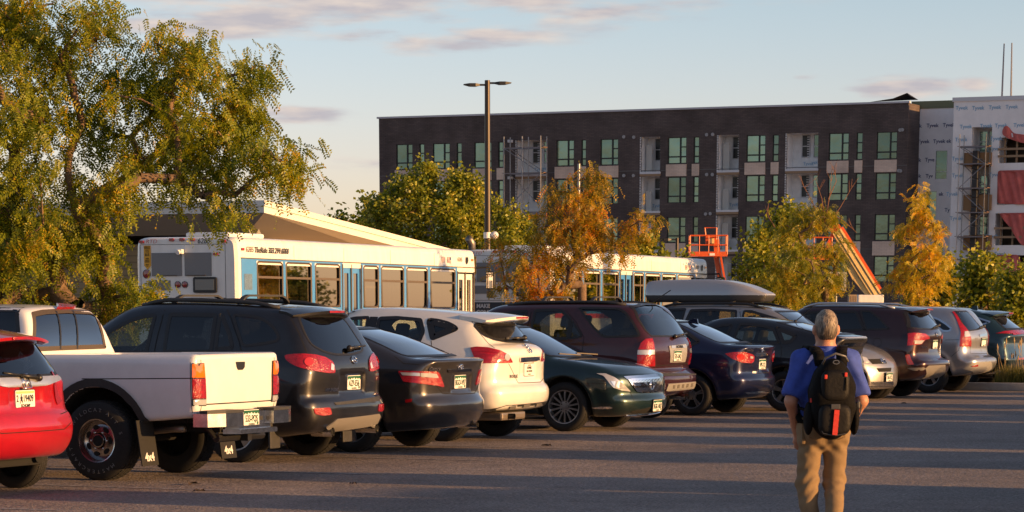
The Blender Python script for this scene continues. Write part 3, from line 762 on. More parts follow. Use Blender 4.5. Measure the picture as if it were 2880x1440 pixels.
def spoiler(c, xf, xr, zf, zr, hw, sweep=.12, drop=.04, th=.045, mat_=None, lamp=True, lipz=0):
    mb = MB(); n = 14; vs = []; fs = []
    for i in range(n + 1):
        y = -hw + 2 * hw * i / n; q = (y / hw) ** 2; e = 1 - .5 * (abs(y / hw) > .98)
        xe = xr + sweep * q; zz = -drop * q
        vs += [(xf, y, zf + zz), ((xf + xe) / 2, y, (zf + zr) / 2 + zz + .012), (xe, y, zr + zz), (xe + .005, y, zr + zz - th * e * .6), (xe + .06, y, zr + zz - th * e), (xf, y, zf + zz - th * 1.4 * e)]
    for i in range(n):
        for j in range(6): fs.append((i * 6 + j, i * 6 + (j + 1) % 6, (i + 1) * 6 + (j + 1) % 6, (i + 1) * 6 + j))
    fs += [tuple(range(6))[::-1], tuple(n * 6 + j for j in range(6))]
    mb.add(vs, fs); o = mb.build('spoiler', mat_ or c.paint, c.root, True); auto_smooth(o, 35)
    if lamp:
        mb = MB()
        for i in range(6):
            y0, y1 = -.17 + .34 * i / 6, -.17 + .34 * (i + 1) / 6
            mb.bar((xr + sweep * (y0 / hw) ** 2 - .003, y0, zr - th * .32), (xr + sweep * (y1 / hw) ** 2 - .003, y1, zr - th * .32), .012, .022)
        mb.build('brake_light', M_RED, o)
    return o
def wiper(c, key, a, b, az=180, w=.035):
    pa = c.px(key, [a, b], az); q = [c.cast(*p, az, .035)[0] for p in pa]
    mb = MB(); mb.bar(q[0], q[0] * .5 + q[1] * .5, w, .03); mb.bar(q[0] * .5 + q[1] * .5, q[1], w * .7, .02); mb.ball(q[0], .035, 7)
    return mb.build('rear_wiper', M_TRIM, c.root, True)
def exhaust(c, x, y, z, r=.04, l=.25, m=None):
    mb = MB(); mb.lathe([(r, 0), (r, l), (r * .86, l), (r * .86, .02)], 16, 'x', (x, y, z)); mb.k = 1; mb.lathe([(r * .86, .05), (.001, .05)], 16, 'x', (x, y, z))
    return mb.build('exhaust_pipe', None, c.root, True, mats=[m or M_CHROME, M_DARK])
def roof_bars(c, xs, y, z, h=.07, rail=(-.4, 1.3), mat_=None, railh=.03, zr=None):
    if rail:
        for sg in (1, -1):
            n = 12; pts = []
            for i in range(n + 1):
                x = rail[0] + (rail[1] - rail[0]) * i / n; t = i / n
                p = c.bvh.ray_cast(Vector((x, sg * y, 3)), Vector((0, 0, -1)))[0]
                pts.append((x, sg * y, (p.z if p else z) + railh * min(1, 6 * t, 6 * (1 - t))))
            mb = MB(); mb.tube(pts, .022, 8); mb.build('roof_rail', mat_ or M_TRIM, c.root, True)
    for x in xs:
        mb = MB(); pts = []
        for i in range(13):
            yy = -y + 2 * y * i / 12; t = i / 12
            pts.append((x, yy, z - .02 + h * min(1, (6 * t) ** .5 if t < .5 else (6 * (1 - t)) ** .5)))
        for i in range(12): mb.bar(pts[i], pts[i + 1], .055, .022)
        mb.build('cross_bar', mat_ or M_PLAS, c.root)
def std_splits(c, xb, zb, xg=-.45, doors=(), hood=None, gate='tailgate', gz=2.0, gy=9):
    c.split('rear_bumper', lambda x, y, z, a, b, d: (x < xb) & (z < zb))
    c.split(gate, lambda x, y, z, a, b, d: (x < xg) & (np.abs(y) < gy) & ((a < -.45) | ((d > .5) & (z < gz))) & (z >= zb) & (z < gz))
    for i, (xa, xz, za, zt) in enumerate(doors):
        for sg in (1, -1): c.split('door', lambda x, y, z, a, b, d, xa=xa, xz=xz, za=za, zt=zt, sg=sg: (x > xa) & (x < xz) & (z > za) & (z < zt) & (b * sg > .3))
    if hood: c.split('hood', lambda x, y, z, a, b, d: (x > hood[0]) & (x < hood[1]) & (d > .45) & (z > hood[2]) & (np.abs(y) < hood[3]))

c = Car('suv', 'black five-door SUV beside the white pickup, arched bars on its roof', 'SUV', (-2.64, 32.28), 1, paint('black_paint', (.006, .006, .008), 0, .4, dust=.5), .022)
c.shell([(-.72, .30), (-.93, .34), (-1.02, .44), (-1.035, .58), (-1.02, .66), (-.975, .71), (-.985, .9), (-.975, 1.06), (-.93, 1.17), (-.75, 1.47), (-.64, 1.60), (-.52, 1.655), (-.2, 1.69), (.3, 1.715), (.9, 1.725), (1.3, 1.705), (1.58, 1.64),
         (2.0, 1.40), (2.42, 1.14), (2.6, 1.08), (3.2, .97), (3.5, .84), (3.62, .62), (3.6, .36), (3.4, .25), (2.7, .24), (0, .24)],
        [(.25, .84), (.36, .91), (.6, .945), (.85, .942), (1.04, .925), (1.15, .89), (1.4, .795), (1.6, .70), (1.72, .62)], sharp=(0, 4, 18), k=.13, br=.14, bf=.34, crown=.04,
        tr=(.6, .05, .10), tf=(2.2, .12, .1), wheels=((0, .37, .81), (2.70, .37, .81)), ops=(inset(.30, .72, .965, .025, .02, -.7),))
c.window(c.px('K2', [(640, 252), (520, 268), (380, 305), (240, 370), (110, 445), (40, 500), (20, 700), (532, 700)], 90), 90, G_MID, .05, True)
c.window(c.px('K2', [(790, 248), (1320, 252), (1262, 690), (715, 690)], 90), 90, G_DARK, .04, True)
c.window(c.px('K2', [(1350, 255), (1385, 258), (1470, 470), (1500, 600), (1492, 648), (1295, 660)], 90), 90, G_DARK, .03, True)
c.window(c.px('K2', [(1495, 258), (1640, 265), (1780, 285), (1880, 330), (1960, 400), (2010, 480), (2020, 530), (1995, 560), (1850, 590), (1610, 620)], 90), 90, G_DARK, .05, True, frame=.02)
c.window(c.px('K3', [(1025, 200), (1080, 240), (1180, 390), (1285, 550), (1270, 595), (1150, 628), (980, 630), (850, 600), (700, 520), (620, 380), (545, 200)], 180), 180, G_REAR, .06, frame=.012, name='rear_window')
c.window(c.lo([(-.6, 1.62), (.6, 1.62), (.74, 1.18), (-.74, 1.18)], 0), 0, G_MID, .05, name='windscreen')
c.patch('tail_light', c.px('K3', [(400, 640), (480, 625), (600, 622), (740, 632), (850, 660), (930, 705), (955, 750), (965, 835), (900, 838), (800, 825), (660, 800), (540, 765), (470, 730), (420, 690)], 135), 135, M_RED, .012, .02, True)
c.patch('lamp_bulb', c.px('K3', [(672 + 48 * math.cos(t), 715 + 45 * math.sin(t)) for t in np.linspace(0, 5.8, 14)], 135), 135, M_BRT, .018, 0, True, skirt=.006)
c.patch('clear_lens', c.px('K3', [(915, 725), (948, 750), (945, 805), (910, 800)], 150), 150, M_CLEAR, .018, .005, True, skirt=.006)
vs, fs = c.strip(c.px('K3', [(745, 635), (790, 740), (805, 825)], 140), 140, .008, .0145); c.put('lens_joint', vs, fs, M_DRED, None, True)
c.patch('reflector', c.px('b', [(1290, 195), (1480, 185), (1500, 265), (1400, 280), (1310, 260)], 160), 160, M_RED, .008, .02, True)
c.patch('skid_plate', c.px('b', [(1430, 410), (1560, 312), (2030, 255), (2045, 280), (2000, 375), (1600, 440), (1450, 460)], 180), 180, mat('grey_plastic', (.16, .15, .14), .55), .012, .02)
c.patch('bumper_pad', c.px('K3', [(950, 1170), (1465, 1095), (1468, 1150), (985, 1197)], 180), 180, M_PLAS, .006, .01)
spoiler(c, -.42, -.80, 1.675, 1.625, .64, .2, .05)
wiper(c, 'K3', (1105, 575), (1275, 545)); exhaust(c, -1.0, .52, .33, .05); exhaust(c, -1.0, -.52, .33, .05)
c.plate('AZP-E56', 'K3', (1168, 940), 180); c.emblem('K3', (1178, 690), 180, 'oval_h', .11)
c.lettering('HYUNDAI', .055, 'K3', (930, 1027), 180, M_CHROME, bold=.001)
roof_bars(c, (.95, .12), .55, 1.72, .085, (-.38, 1.35), M_PLAS)
c.gap(c.px('K2', [(2090, 200), (2150, 300), (2250, 480), (2330, 690)], 135), 135, .008)
c.gap(c.px('K2', [(735, 205), (700, 330), (640, 560), (615, 690)], 90), 90, .012); c.gap(c.px('K2', [(1440, 205), (1480, 300), (1570, 560), (1600, 690)], 90), 90, .010)
c.gap(c.lo([(-.52, .62), (-.98, .64)], 135), 135); c.gap(c.lo([(.35, .45), (.4, .9), (.0, 1.18)], 90), 90)
for xw in (0, 2.7):
    for sg in (1, -1): c.wheel(xw, sg * .81, .37, .235, .235, 5, 'wide')
for sg in (1, -1):
    mb = MB(); mb.box(-.47, -.44, sg * .84 - .1, sg * .84 + .12, .16, .52, bev=.012); mb.build('mud_flap', M_PLAS, c.root)
c.seats(1.2, .25, .74); c.wheelhouse(1.55, 1.08); c.mirrors(1.75, 1.2, .9)
std_splits(c, -.5, .67, -.55, ((.05, .98, .4, 1.16), (.98, 2.05, .4, 1.16)), (2.45, 3.4, .8, .72), gz=1.6, gy=.72)
c.finish(); suv = c
def wheels_on(c, xf, tr, r, w, rim, n=5, style='five', m=None, tf=None):
    for xw in (0, xf):
        for sg in (1, -1): c.wheel(xw, sg * tr, r, w, rim, n, style, m)
def generic_sides(c, pts, az=90, g=None, r=.04):
    for p in pts: c.window(c.lo(p, az), az, g or G_DARK, r, True)
def grey_plastic(): return mat('grey_plastic', (.16, .15, .14), .55)
M_SILV = mat('silver_plastic', (.34, .335, .32), .38, .3)
# --- red hatchback at the left edge
c = Car('hatchback', 'red hatchback at the left edge, chrome bar under its rear window, cowboy licence plate', 'car', (-4.96, 26.41), 1, paint('red_paint', (.34, .006, .013), .1, .32), .022)
c.shell([(-.4, .30), (-.60, .33), (-.70, .45), (-.725, .60), (-.69, .70), (-.645, .75), (-.635, .9), (-.645, 1.0), (-.60, 1.06), (-.45, 1.29), (-.37, 1.40), (-.2, 1.455), (.2, 1.50), (.9, 1.525), (1.4, 1.48), (1.9, 1.28), (2.5, 1.02), (2.9, .9), (3.15, .75), (3.25, .5), (3.15, .25), (0, .2)],
        [(.2, .76), (.35, .82), (.55, .855), (.72, .86), (.9, .835), (1.0, .815), (1.1, .785), (1.3, .70), (1.5, .57)], sharp=(0, 21), k=.12, br=.13, bf=.3, crown=.04, tr=(.5, .05, .1), tf=(1.9, .1, .1),
        wheels=((0, .30, .74), (2.5, .30, .74)), ops=(inset(.27, .78, .96, .018, .02, -.4),))
generic_sides(c, ([(-.3, 1.12), (-.05, 1.36), (.45, 1.42), (.5, 1.02), (-.1, 1.04)], [(.55, 1.02), (.5, 1.42), (1.2, 1.40), (1.75, 1.15), (1.75, 1.02)]), g=G_TINT)
c.window(c.lo([(-.56, 1.43), (.56, 1.43), (.70, 1.075), (.5, 1.045), (-.5, 1.045), (-.70, 1.075)], 180), 180, G_REAR, .05, frame=.02, name='rear_window')
c.window(c.lo([(-.55, 1.42), (.55, 1.42), (.68, 1.06), (-.68, 1.06)], 0), 0, G_MID, .05, name='windscreen')
c.patch('chrome_bar', c.lo([(-.62, 1.04), (.62, 1.04), (.64, 1.01), (.3, .965), (-.3, .965), (-.64, 1.01)], 180), 180, mat('satin_chrome', (.66, .65, .64), .3, .8), .014, .02)
c.patch('tail_light', c.px('K1', [(565, 850), (600, 900), (622, 1000), (655, 1140), (690, 1185), (640, 1240), (618, 1180), (597, 1000)], -150), -150, M_DRED, .012, .02, True)
spoiler(c, -.15, -.63, 1.47, 1.405, .60, .14, .05)
wiper(c, 'K1', (410, 955), (10, 900)); c.emblem('K1', (278, 970), 180, 'box_h', .13); c.plate('2-19409', 'K1', (268, 1165), 180, 'wy')
c.gap(c.lo([(-.70, 1.0), (-.68, .62), (-.5, .565), (.5, .565), (.68, .62), (.70, 1.0)], 180), 180, .008, False); c.gap(c.lo([(-.72, .72), (-.5, .70)], 180), 180)
wheels_on(c, 2.5, .74, .30, .18, .2); c.seats(1.1, .2, .6); c.mirrors(1.6, 1.05, .82)
mb = MB(); mb.tube([(-.5, -.35, .3), (-.1, -.4, .26), (.2, -.2, .3)], .035, 8); mb.box(-.45, -.2, -.5, .5, .24, .32, bev=.02); mb.build('underbody', M_DARK, c.root)
std_splits(c, -.3, .565, -.3, ((.0, .52, .3, 1.0), (.54, 1.7, .3, 1.0)), (2.5, 3.2, .7, .6), gz=1.36, gy=.7); c.finish()

# --- white pickup
c = Car('pickup_truck', 'white pickup truck with chrome step bumper and outlined white letters on its tyres', 'pickup', (-3.71, 28.95), 1, paint('white_paint', (.70, .70, .71), 0, .35, .8, dust=.05, inside=(.03, .03, .03)), .022)
def bed(f, X, Y, Z):
    return np.maximum(f, -np.maximum.reduce([X - .70, -1.085 - X, Y - .735, .93 - Z]))
def cabgap(f, X, Y, Z):
    return np.maximum(f, -np.maximum.reduce([X - .79, .755 - X, .6 - Z]))
c.shell([(-1.10, .62), (-1.135, .74), (-1.14, 1.0), (-1.14, 1.21), (-1.10, 1.225), (.76, 1.205), (.785, 1.25), (.83, 1.45), (.92, 1.63), (1.05, 1.675), (1.6, 1.69), (2.2, 1.675), (2.42, 1.62), (2.75, 1.36), (2.98, 1.14), (3.3, 1.10), (4.0, 1.03), (4.1, .95), (4.13, .7), (4.08, .5), (3.9, .46), (1.0, .46), (.8, .56), (-.4, .57)],
        [(.46, .775), (.6, .80), (.9, .825), (1.15, .82), (1.24, .79), (1.3, .765), (1.62, .62), (1.69, .56)], sharp=(0, 3, 4, 5, 15), k=.055, br=.02, bf=.1, crown=.05, zc=1.3, tr=(.5, .0, .0), tf=(3.2, .05, .05),
        wheels=((0, .385, .72), (2.95, .385, .72)), arch=.125, flare=.0, ops=(bed, cabgap))
c.window(c.px('K1', [(358, 205), (480, 178), (720, 165), (1000, 180), (1062, 200), (1180, 560), (1190, 592), (760, 608), (350, 625)], 180), 180, glass('rear_slider_glass', (.14, .15, .15), refl=2.6), .03, frame=.035, fmat=mat('aged_brown_rubber', (.06, .045, .03), .6), name='rear_window')
w = [o for o in c.root.children if o.name.startswith('rear_window')][0]
for pp in ([(628, 180), (676, 610)], [(815, 175), (866, 605)]):
    vs, fs = c.strip(c.px('K1', pp, 180), 180, .022, .006); mesh_obj('mullion', vs, fs, M_TRIM, w)
c.window(c.px('K1', [(-330, 160), (-40, 150), (245, 150), (222, 455), (-330, 455)], 90), 90, G_DARK, .03, True)
c.window(c.lo([(1.75, 1.24), (1.72, 1.62), (2.3, 1.60), (2.65, 1.24)], 90), 90, G_TINT, .04, True)
c.window(c.lo([(-.56, 1.6), (.56, 1.6), (.68, 1.18), (-.68, 1.18)], 0), 0, G_MID, .05, name='windscreen')
c.patch('brake_light', c.px('K1', [(628, 122), (825, 122), (825, 158), (628, 165)], 180), 180, M_RED, .03, .012, skirt=.05)
for nm, pts, m in (('tail_light_housing', [(1038, 806), (1172, 803), (1186, 975), (1196, 1285), (1044, 1287), (1036, 980)], M_TRIM),):
    for i, t in enumerate(c.patch(nm, c.px('K2', pts, 140), 140, m, .008, .008, True)):
        pass
    for p2, m2, nn in (([(1048, 815), (1164, 811), (1178, 966), (1045, 970)], M_AMBER, 'amber_lens'), ([(1047, 982), (1180, 978), (1188, 1200), (1050, 1203)], M_RED, 'red_lens'), ([(1054, 1214), (1188, 1211), (1188, 1274), (1056, 1277)], M_CLEAR, 'clear_lens')):
        c.patch(nn, c.px('K2', p2, 140), 140, m2, .016, .006, True, skirt=.01)
c.patch('tailgate_handle', c.px('K2', [(1530, 790), (1630, 788), (1627, 850), (1605, 880), (1555, 882), (1540, 850)], 180), 180, M_TRIM, .008, .006)
c.gap(c.px('K2', [(-200, 982), (300, 981), (1036, 976)], 90), 90, .009); c.gap(c.lo([(-.715, .66), (-.715, 1.215)], 180), 180, .009); c.gap(c.lo([(-.715, .745), (.715, .745)], 180), 180, .012, False)
c.gap(c.lo([(-1.07, 1.19), (-1.07, .62)], 90), 90, .006)
mb = MB(); mb.k = 0
for sg in (1, -1):                                             # step bumper: two end blocks, a recessed middle and a lower step
    mb.prism([(-1.16, sg * .30), (-1.345, sg * .30), (-1.335, sg * .62), (-1.25, sg * .82), (-1.10, sg * .84), (-1.10, sg * .80)], .535, .66, 'xy')
    mb.prism([(-1.155, sg * .30), (-1.35, sg * .295), (-1.34, sg * .625), (-1.25, sg * .825), (-1.16, sg * .82)], .662, .690, 'xy', 1)
mb.box(-1.24, -1.16, -.30, .30, .50, .675); mb.prism([(-1.17, -.40), (-1.35, -.36), (-1.35, .36), (-1.17, .40)], .455, .50, 'xy')
mb.prism([(-1.17, -.36), (-1.30, -.31), (-1.30, .31), (-1.17, .36)], .4995, .53, 'xy')
mb.box(-1.246, -1.238, -.255, -.195, .57, .61, 1)
o = mb.build('rear_bumper', None, c.root, mats=[mat('worn_chrome', (.42, .43, .46), .24, 1.0, noise=.25, nscale=14), M_PLAS])
c.plate('533-PQS', None, (-1.247, -.02, .60), 180)
for xw in (0, 2.95):
    for sg in (1, -1):
        w = c.wheel(xw, sg * .72, .385, .26, .207, 7, 'steel', mat('chromed_steel', (.50, .49, .48), .2, 1.0))
        mb = MB()
        for word, mid in (('WILDCAT', 112), ('A/T S', 38), ('MASTERCRAFT', -108)):
            st = 11.2
            for i, ch in enumerate(word):
                a = R(mid + (len(word) - 1) * st / 2 - i * st); vs, fs = text_mesh(ch, .052, .0006, sx=1.15, bold=-.0008)
                M = frame(Vector((-.297 * math.cos(a), .1325, .297 * math.sin(a))), (-math.sin(a), 0, -math.cos(a)), (0, 1, 0)); mb.add([M @ v for v in vs], fs)
        mb.build('lettering', mat('outline_white_rubber', (.22, .22, .215), .8), w, fix=False)
    pts = [(xw + .562 * math.cos(t), (.385 + .562 * math.sin(t))) for t in np.linspace(-.12 if xw == 0 else 0, math.pi + .12, 26)]
    pts = [(p[0] * 1.0, p[1]) for p in pts]
    vs, fs = c.strip(c.lo(pts, 90), 90, .075, .02); c.put('fender_flare', vs, fs, M_PLAS, None, True)
for xx in (-.50,):
    for sg in (1, -1):
        mb = MB(); mb.M = Matrix.Translation((xx, sg * .76, .57)) @ Matrix.Rotation(R(8), 4, 'Y'); mb.box(-.006, .006, -.15, .15, -.42, .02)
        o = mb.build('mud_flap', M_RUB, c.root)
        vs, fs = text_mesh('4x4', .11, .001, sx=1.0, bold=.004); M = mb.M @ frame(Vector((-.008, 0, -.34)), (0, -1, 0), (-1, 0, 0)); mesh_obj('lettering', [M @ v for v in vs], fs, mat('lettering_white', (.6, .6, .6), .6), o)
mb = MB()
for xw in (0, 2.95): mb.tube([(xw, -.7, .385), (xw, .7, .385)], .05, 10); mb.ball((xw, .12, .385), .16, 10)
for y in (.38, -.38): mb.box(-1.15, 3.9, y - .045, y + .045, .47, .57)
mb.box(-.9, 3.2, -.6, .6, .56, .60); mb.build('underbody', M_DARK, c.root)
mb = MB(); mb.tube([(-.4, .5, .47), (-.72, .56, .50), (-.86, .60, .505)], .033, 10); mb.build('exhaust_pipe', mat('dull_steel', (.22, .2, .18), .45, .8), c.root, True)
mb = MB(); mb.tube([(-1.12, -.45, .415), (-1.12, .45, .415)], .042, 8); mb.box(-1.24, -1.0, -.04, .04, .375, .455); mb.bar((-1.12, .45, .42), (-1.0, .45, .55), .10, .02); mb.bar((-1.12, -.45, .42), (-1.0, -.45, .55), .1, .02); mb.build('tow_hitch', M_TRIM, c.root)
c.seats(1.75, 1.2, .85, rows=(1, 0)); c.mirrors(2.5, 1.25, .82)
c.split('tailgate', lambda x, y, z, a, b, d: (x < -1.08) & (np.abs(y) < .715) & (z > .745)); c.split('truck_bed', lambda x, y, z, a, b, d: x < .772)
for sg in (1, -1): c.split('door', lambda x, y, z, a, b, d, sg=sg: (x > 1.7) & (x < 2.72) & (b * sg > .3) & (z < 1.22) & (z > .5))
c.split('hood', lambda x, y, z, a, b, d: (x > 3.0) & (d > .5)); c.finish()

# --- dark grey saloon
c = Car('sedan', 'dark grey sedan between the black SUV and the white crossover, red and clear tail lights', 'car', (-1.51, 34.48), 1, paint('dark_grey_paint', (.045, .043, .046), .6, .3), .022)
c.shell([(-.70, .25), (-.95, .29), (-1.06, .42), (-1.075, .56), (-1.045, .615), (-1.015, .66), (-1.03, .88), (-1.06, 1.0), (-1.09, 1.05), (-1.02, 1.072), (-.73, 1.095), (-.3, 1.245), (.05, 1.36), (.35, 1.425), (.8, 1.46), (1.2, 1.455), (1.5, 1.40), (1.9, 1.2), (2.35, .99), (2.8, .93), (3.3, .84), (3.6, .70), (3.68, .5), (3.62, .28), (3.4, .2), (0, .2)],
        [(.2, .80), (.35, .875), (.58, .905), (.80, .90), (.96, .87), (1.05, .825), (1.12, .785), (1.3, .66), (1.46, .52)], sharp=(0, 8, 25), k=.13, br=.2, bf=.36, crown=.03, tr=(.4, .09, .08), tf=(2.2, .1, .1), p=2.4,
        wheels=((0, .332, .785), (2.775, .332, .785)), flare=.008, ops=(inset(.27, .68, .90, .022, .02, -.6),))
generic_sides(c, ([(-.2, 1.13), (.25, 1.33), (.85, 1.40), (.93, .99), (.1, 1.02)], [(.99, .99), (.95, 1.40), (1.35, 1.39), (1.9, 1.07), (1.95, .98)]))
c.window(c.lo([(-.50, 1.415), (.50, 1.415), (.64, 1.12), (.60, 1.10), (-.60, 1.10), (-.64, 1.12)], 180), 180, G_REAR, .03, frame=.012, name='rear_window')
c.window(c.lo([(-.5, 1.41), (.5, 1.41), (.68, 1.02), (-.68, 1.02)], 0), 0, G_MID, .05, name='windscreen')
c.patch('tail_light', c.px('K4', [(640, 785), (660, 772), (1075, 778), (1100, 800), (1146, 930), (1146, 956), (1080, 940), (880, 915), (700, 895)], 145), 145, M_RED, .012, .012, True)
for pp in ([(668, 792), (880, 795), (884, 832), (695, 824)], [(890, 795), (1060, 800), (1085, 852), (892, 838)]): c.patch('clear_lens', c.px('K4', pp, 145), 145, M_CLEAR, .017, .006, True, skirt=.008)
c.patch('chrome_bar', c.px('K4', [(1190, 757), (1450, 744), (1452, 770), (1195, 790)], 180), 180, mat('dark_chrome', (.3, .27, .25), .15, 1.0), .016, .006)
c.patch('side_marker', c.px('K4', [(718, 1095), (800, 1085), (790, 1122), (722, 1132)], 120), 120, M_DRED, .004, .008, True)
c.plate('BGO-V97', 'K4', (1325, 892), 180); c.emblem('K4', (1335, 738), 180, 'ovals', .12); c.lettering('Camry', .07, 'K4', (1045, 752), 160, M_CHROME, shear=.25, bold=.001)
c.gap(c.px('K4', [(600, 610), (700, 690), (940, 705), (1010, 800)], 150), 150, .008); c.gap(c.px('K4', [(1070, 945), (1140, 1028), (1330, 1033), (1500, 1022), (1560, 880)], 180), 180, .01, False)
c.gap(c.px('K4', [(345, 740), (430, 742), (445, 790), (440, 850)], 90), 90, .006, False); c.gap(c.px('K4', [(690, 905), (770, 1000), (765, 1030)], 120), 120, .006)
wheels_on(c, 2.775, .785, .332, .215, .212, 6, 'wide'); c.seats(1.15, .35, .44); c.wheelhouse(1.5, .9); c.mirrors(1.65, 1.02, .88); exhaust(c, -.98, -.5, .28, .035)
std_splits(c, -.45, .64, -.5, ((.05, .95, .3, .98), (.97, 2.0, .3, .98)), (2.4, 3.6, .6, .7), 'trunk_lid', 1.12, .72); c.finish(); sedan = c

# --- white crossover
c = Car('crossover', 'white crossover with a large roof spoiler and a temporary paper plate', 'SUV', (-.52, 37.19), 1, paint('pearl_white_paint', (.72, .70, .66), .05, .3, 1.0, dust=.04, inside=(.03, .03, .03)), .022)
c.shell([(-.55, .36), (-.78, .40), (-.855, .48), (-.875, .60), (-.85, .67), (-.80, .72), (-.80, .95), (-.79, 1.12), (-.70, 1.19), (-.61, 1.225), (-.46, 1.42), (-.37, 1.53), (-.2, 1.575), (.1, 1.605), (.6, 1.64), (1.1, 1.655), (1.5, 1.62), (1.9, 1.42), (2.4, 1.13), (2.6, 1.06), (3.1, .95), (3.4, .82), (3.52, .6), (3.5, .35), (3.3, .24), (.4, .24)],
        [(.25, .83), (.4, .885), (.62, .905), (.9, .90), (1.06, .88), (1.2, .83), (1.45, .71), (1.62, .58)], sharp=(0, 25), k=.16, br=.19, bf=.34, crown=.04, tr=(.6, .07, .16), tf=(2.2, .1, .1),
        wheels=((0, .352, .775), (2.69, .352, .775)), ops=(inset(.24, .80, 1.0, .015, .02, -.5),))
c.window(c.px('K4', [(50, 200), (140, 172), (318, 163), (275, 440), (0, 480), (-40, 260)], 90), 90, G_MID, .04, True)
c.window(c.px('K4', [(422, 172), (620, 165), (905, 190), (938, 330), (880, 462), (370, 540), (395, 300)], 90), 90, G_TINT, .04, True)
c.window(c.px('K4', [(968, 185), (1080, 195), (1200, 225), (1280, 265), (1312, 296), (1290, 320), (1010, 432)], 90), 90, G_TINT, .05, True, frame=.075)
c.patch('window_pillar', c.px('K4', [(325, 163), (415, 165), (385, 300), (365, 520), (282, 450)], 90), 90, M_TRIM, .003, .01, True)
c.window(c.px('K4', [(1490, 245), (1960, 250), (2060, 330), (2143, 432), (2020, 452), (1850, 448), (1720, 425), (1600, 380), (1530, 310)], 180), 180, G_REAR, .04, frame=.02, name='rear_window')
c.window(c.lo([(-.55, 1.6), (.55, 1.6), (.7, 1.15), (-.7, 1.15)], 0), 0, G_MID, .05, name='windscreen')
c.patch('tail_light', c.px('K4', [(1450, 512), (1520, 503), (1650, 515), (1790, 550), (1870, 590), (1905, 640), (1922, 680), (1800, 685), (1535, 688), (1490, 610)], 140), 140, M_RED, .014, .015, True)
for yy in (560, 600, 645): vs, fs = c.strip(c.px('K4', [(1480 + (yy - 510) * .35, yy), (1640, yy + 4), (1790, yy + 10)], 140), 140, .006, .0165); c.put('lens_rib', vs, fs, M_DRED, None, True)
c.patch('clear_lens', c.px('K4', [(1855 + 30 * math.cos(t), 620 + 38 * math.sin(t)) for t in np.linspace(0, 5.8, 12)], 160), 160, M_CLEAR, .02, .0, True, skirt=.008)
c.patch('chrome_bar', c.px('K4', [(2003, 622), (2215, 611), (2218, 655), (2003, 668)], 180), 180, M_CHROME, .022, .01)
c.patch('lower_valance', c.px('c', [(1035, 410), (1300, 362), (1760, 312), (1756, 372), (1640, 408), (1340, 450), (1035, 490)], 160), 160, M_PLAS, .008, .01)
for pp in ([(1340, 372), (1410, 362), (1400, 395), (1330, 400)], [(1495, 352), (1570, 342), (1560, 372), (1488, 380)], [(1640, 340), (1700, 332), (1692, 362), (1632, 368)]): c.patch('valance_insert', c.px('c', pp, 165), 165, grey_plastic(), .014, .005, skirt=.008)
vs, fs = c.strip(c.lo([(.45, .30), (2.2, .30)], 90), 90, .14, .004); c.put('sill_cladding', vs, fs, M_PLAS, None, True)
spoiler(c, -.12, -.73, 1.60, 1.545, .60, .24, .05, .06)
wiper(c, 'K4', (2040, 420), (1830, 425)); c.plate('temporary', 'K4', (2102, 757), 180, 'temp'); c.emblem('K4', (2098, 525), 180, 'arc', .12); c.lettering('ROGUE', .055, 'K4', (1935, 835), 175, M_CHROME, bold=.001)
c.gap(c.px('K4', [(1420, 165), (1490, 275), (1600, 400), (1725, 518)], 150), 150, .007); c.gap(c.px('K4', [(1880, 690), (1990, 908), (2240, 898), (2275, 850), (2268, 690)], 180), 180, .008, False)
c.gap(c.px('K4', [(1010, 432), (1025, 540), (1030, 700)], 90), 90, .008)
wheels_on(c, 2.69, .775, .352, .215, .21); c.seats(1.2, .25, .66); c.wheelhouse(1.55, 1.02); c.mirrors(1.75, 1.15, .88)
mb = MB(); mb.box(-.72, -.2, -.1, .62, .26, .36, bev=.03); mb.build('muffler', mat('warm_steel', (.3, .25, .2), .4, .7), c.root); exhaust(c, -.8, .42, .31, .035, .3, M_TRIM)
std_splits(c, -.35, .70, -.35, ((.1, .95, .35, 1.08), (.97, 2.0, .35, 1.08)), (2.45, 3.4, .7, .7), gz=1.5, gy=.7); c.finish()

# --- dark green saloon backed into its stall
c = Car('sedan', 'dark green sedan parked nose out, showing its chrome waterfall grille', 'car', (-1.41, 41.23), -1, paint('dark_green_paint', (.012, .030, .033), .5, .28, dust=.08), .022)
c.shell([(-.7, .25), (-1.0, .35), (-1.08, .6), (-1.08, .95), (-1.0, 1.06), (-.6, 1.09), (-.2, 1.22), (.3, 1.39), (.8, 1.44), (1.2, 1.44), (1.65, 1.385), (2.1, 1.20), (2.62, .98), (3.0, .935), (3.4, .87), (3.62, .79), (3.71, .745), (3.735, .62), (3.73, .50), (3.765, .42), (3.74, .30), (3.62, .22), (3.4, .2), (0, .2)],
        [(.2, .80), (.35, .88), (.55, .915), (.72, .905), (.85, .86), (.95, .80), (1.05, .765), (1.3, .62), (1.45, .5)], sharp=(0, 12, 23), k=.12, br=.2, bf=.33, crown=.02, tr=(0, .1, .1), tf=(2.9, .09, .1), p=2.3,
        wheels=((0, .33, .78), (2.728, .33, .78)), flare=.012)
for p in ([(-.1, 1.12), (.3, 1.33), (.85, 1.38), (.9, .98), (.1, 1.0)], [(.96, .98), (.93, 1.38), (1.35, 1.37), (2.05, 1.06), (2.1, .99)]): c.window(c.lo(p, 90), 90, G_TINT, .04, True)
c.window(c.lo([(-.52, 1.385), (.52, 1.385), (.72, 1.01), (.5, .99), (-.5, .99), (-.72, 1.01)], 0), 0, glass('windscreen_glass', (.22, .26, .25), refl=1.6), .04, frame=.012, name='windscreen')
c.window(c.lo([(-.5, 1.35), (.5, 1.35), (.62, 1.12), (-.62, 1.12)], 180), 180, G_DARK, .04, name='rear_window')
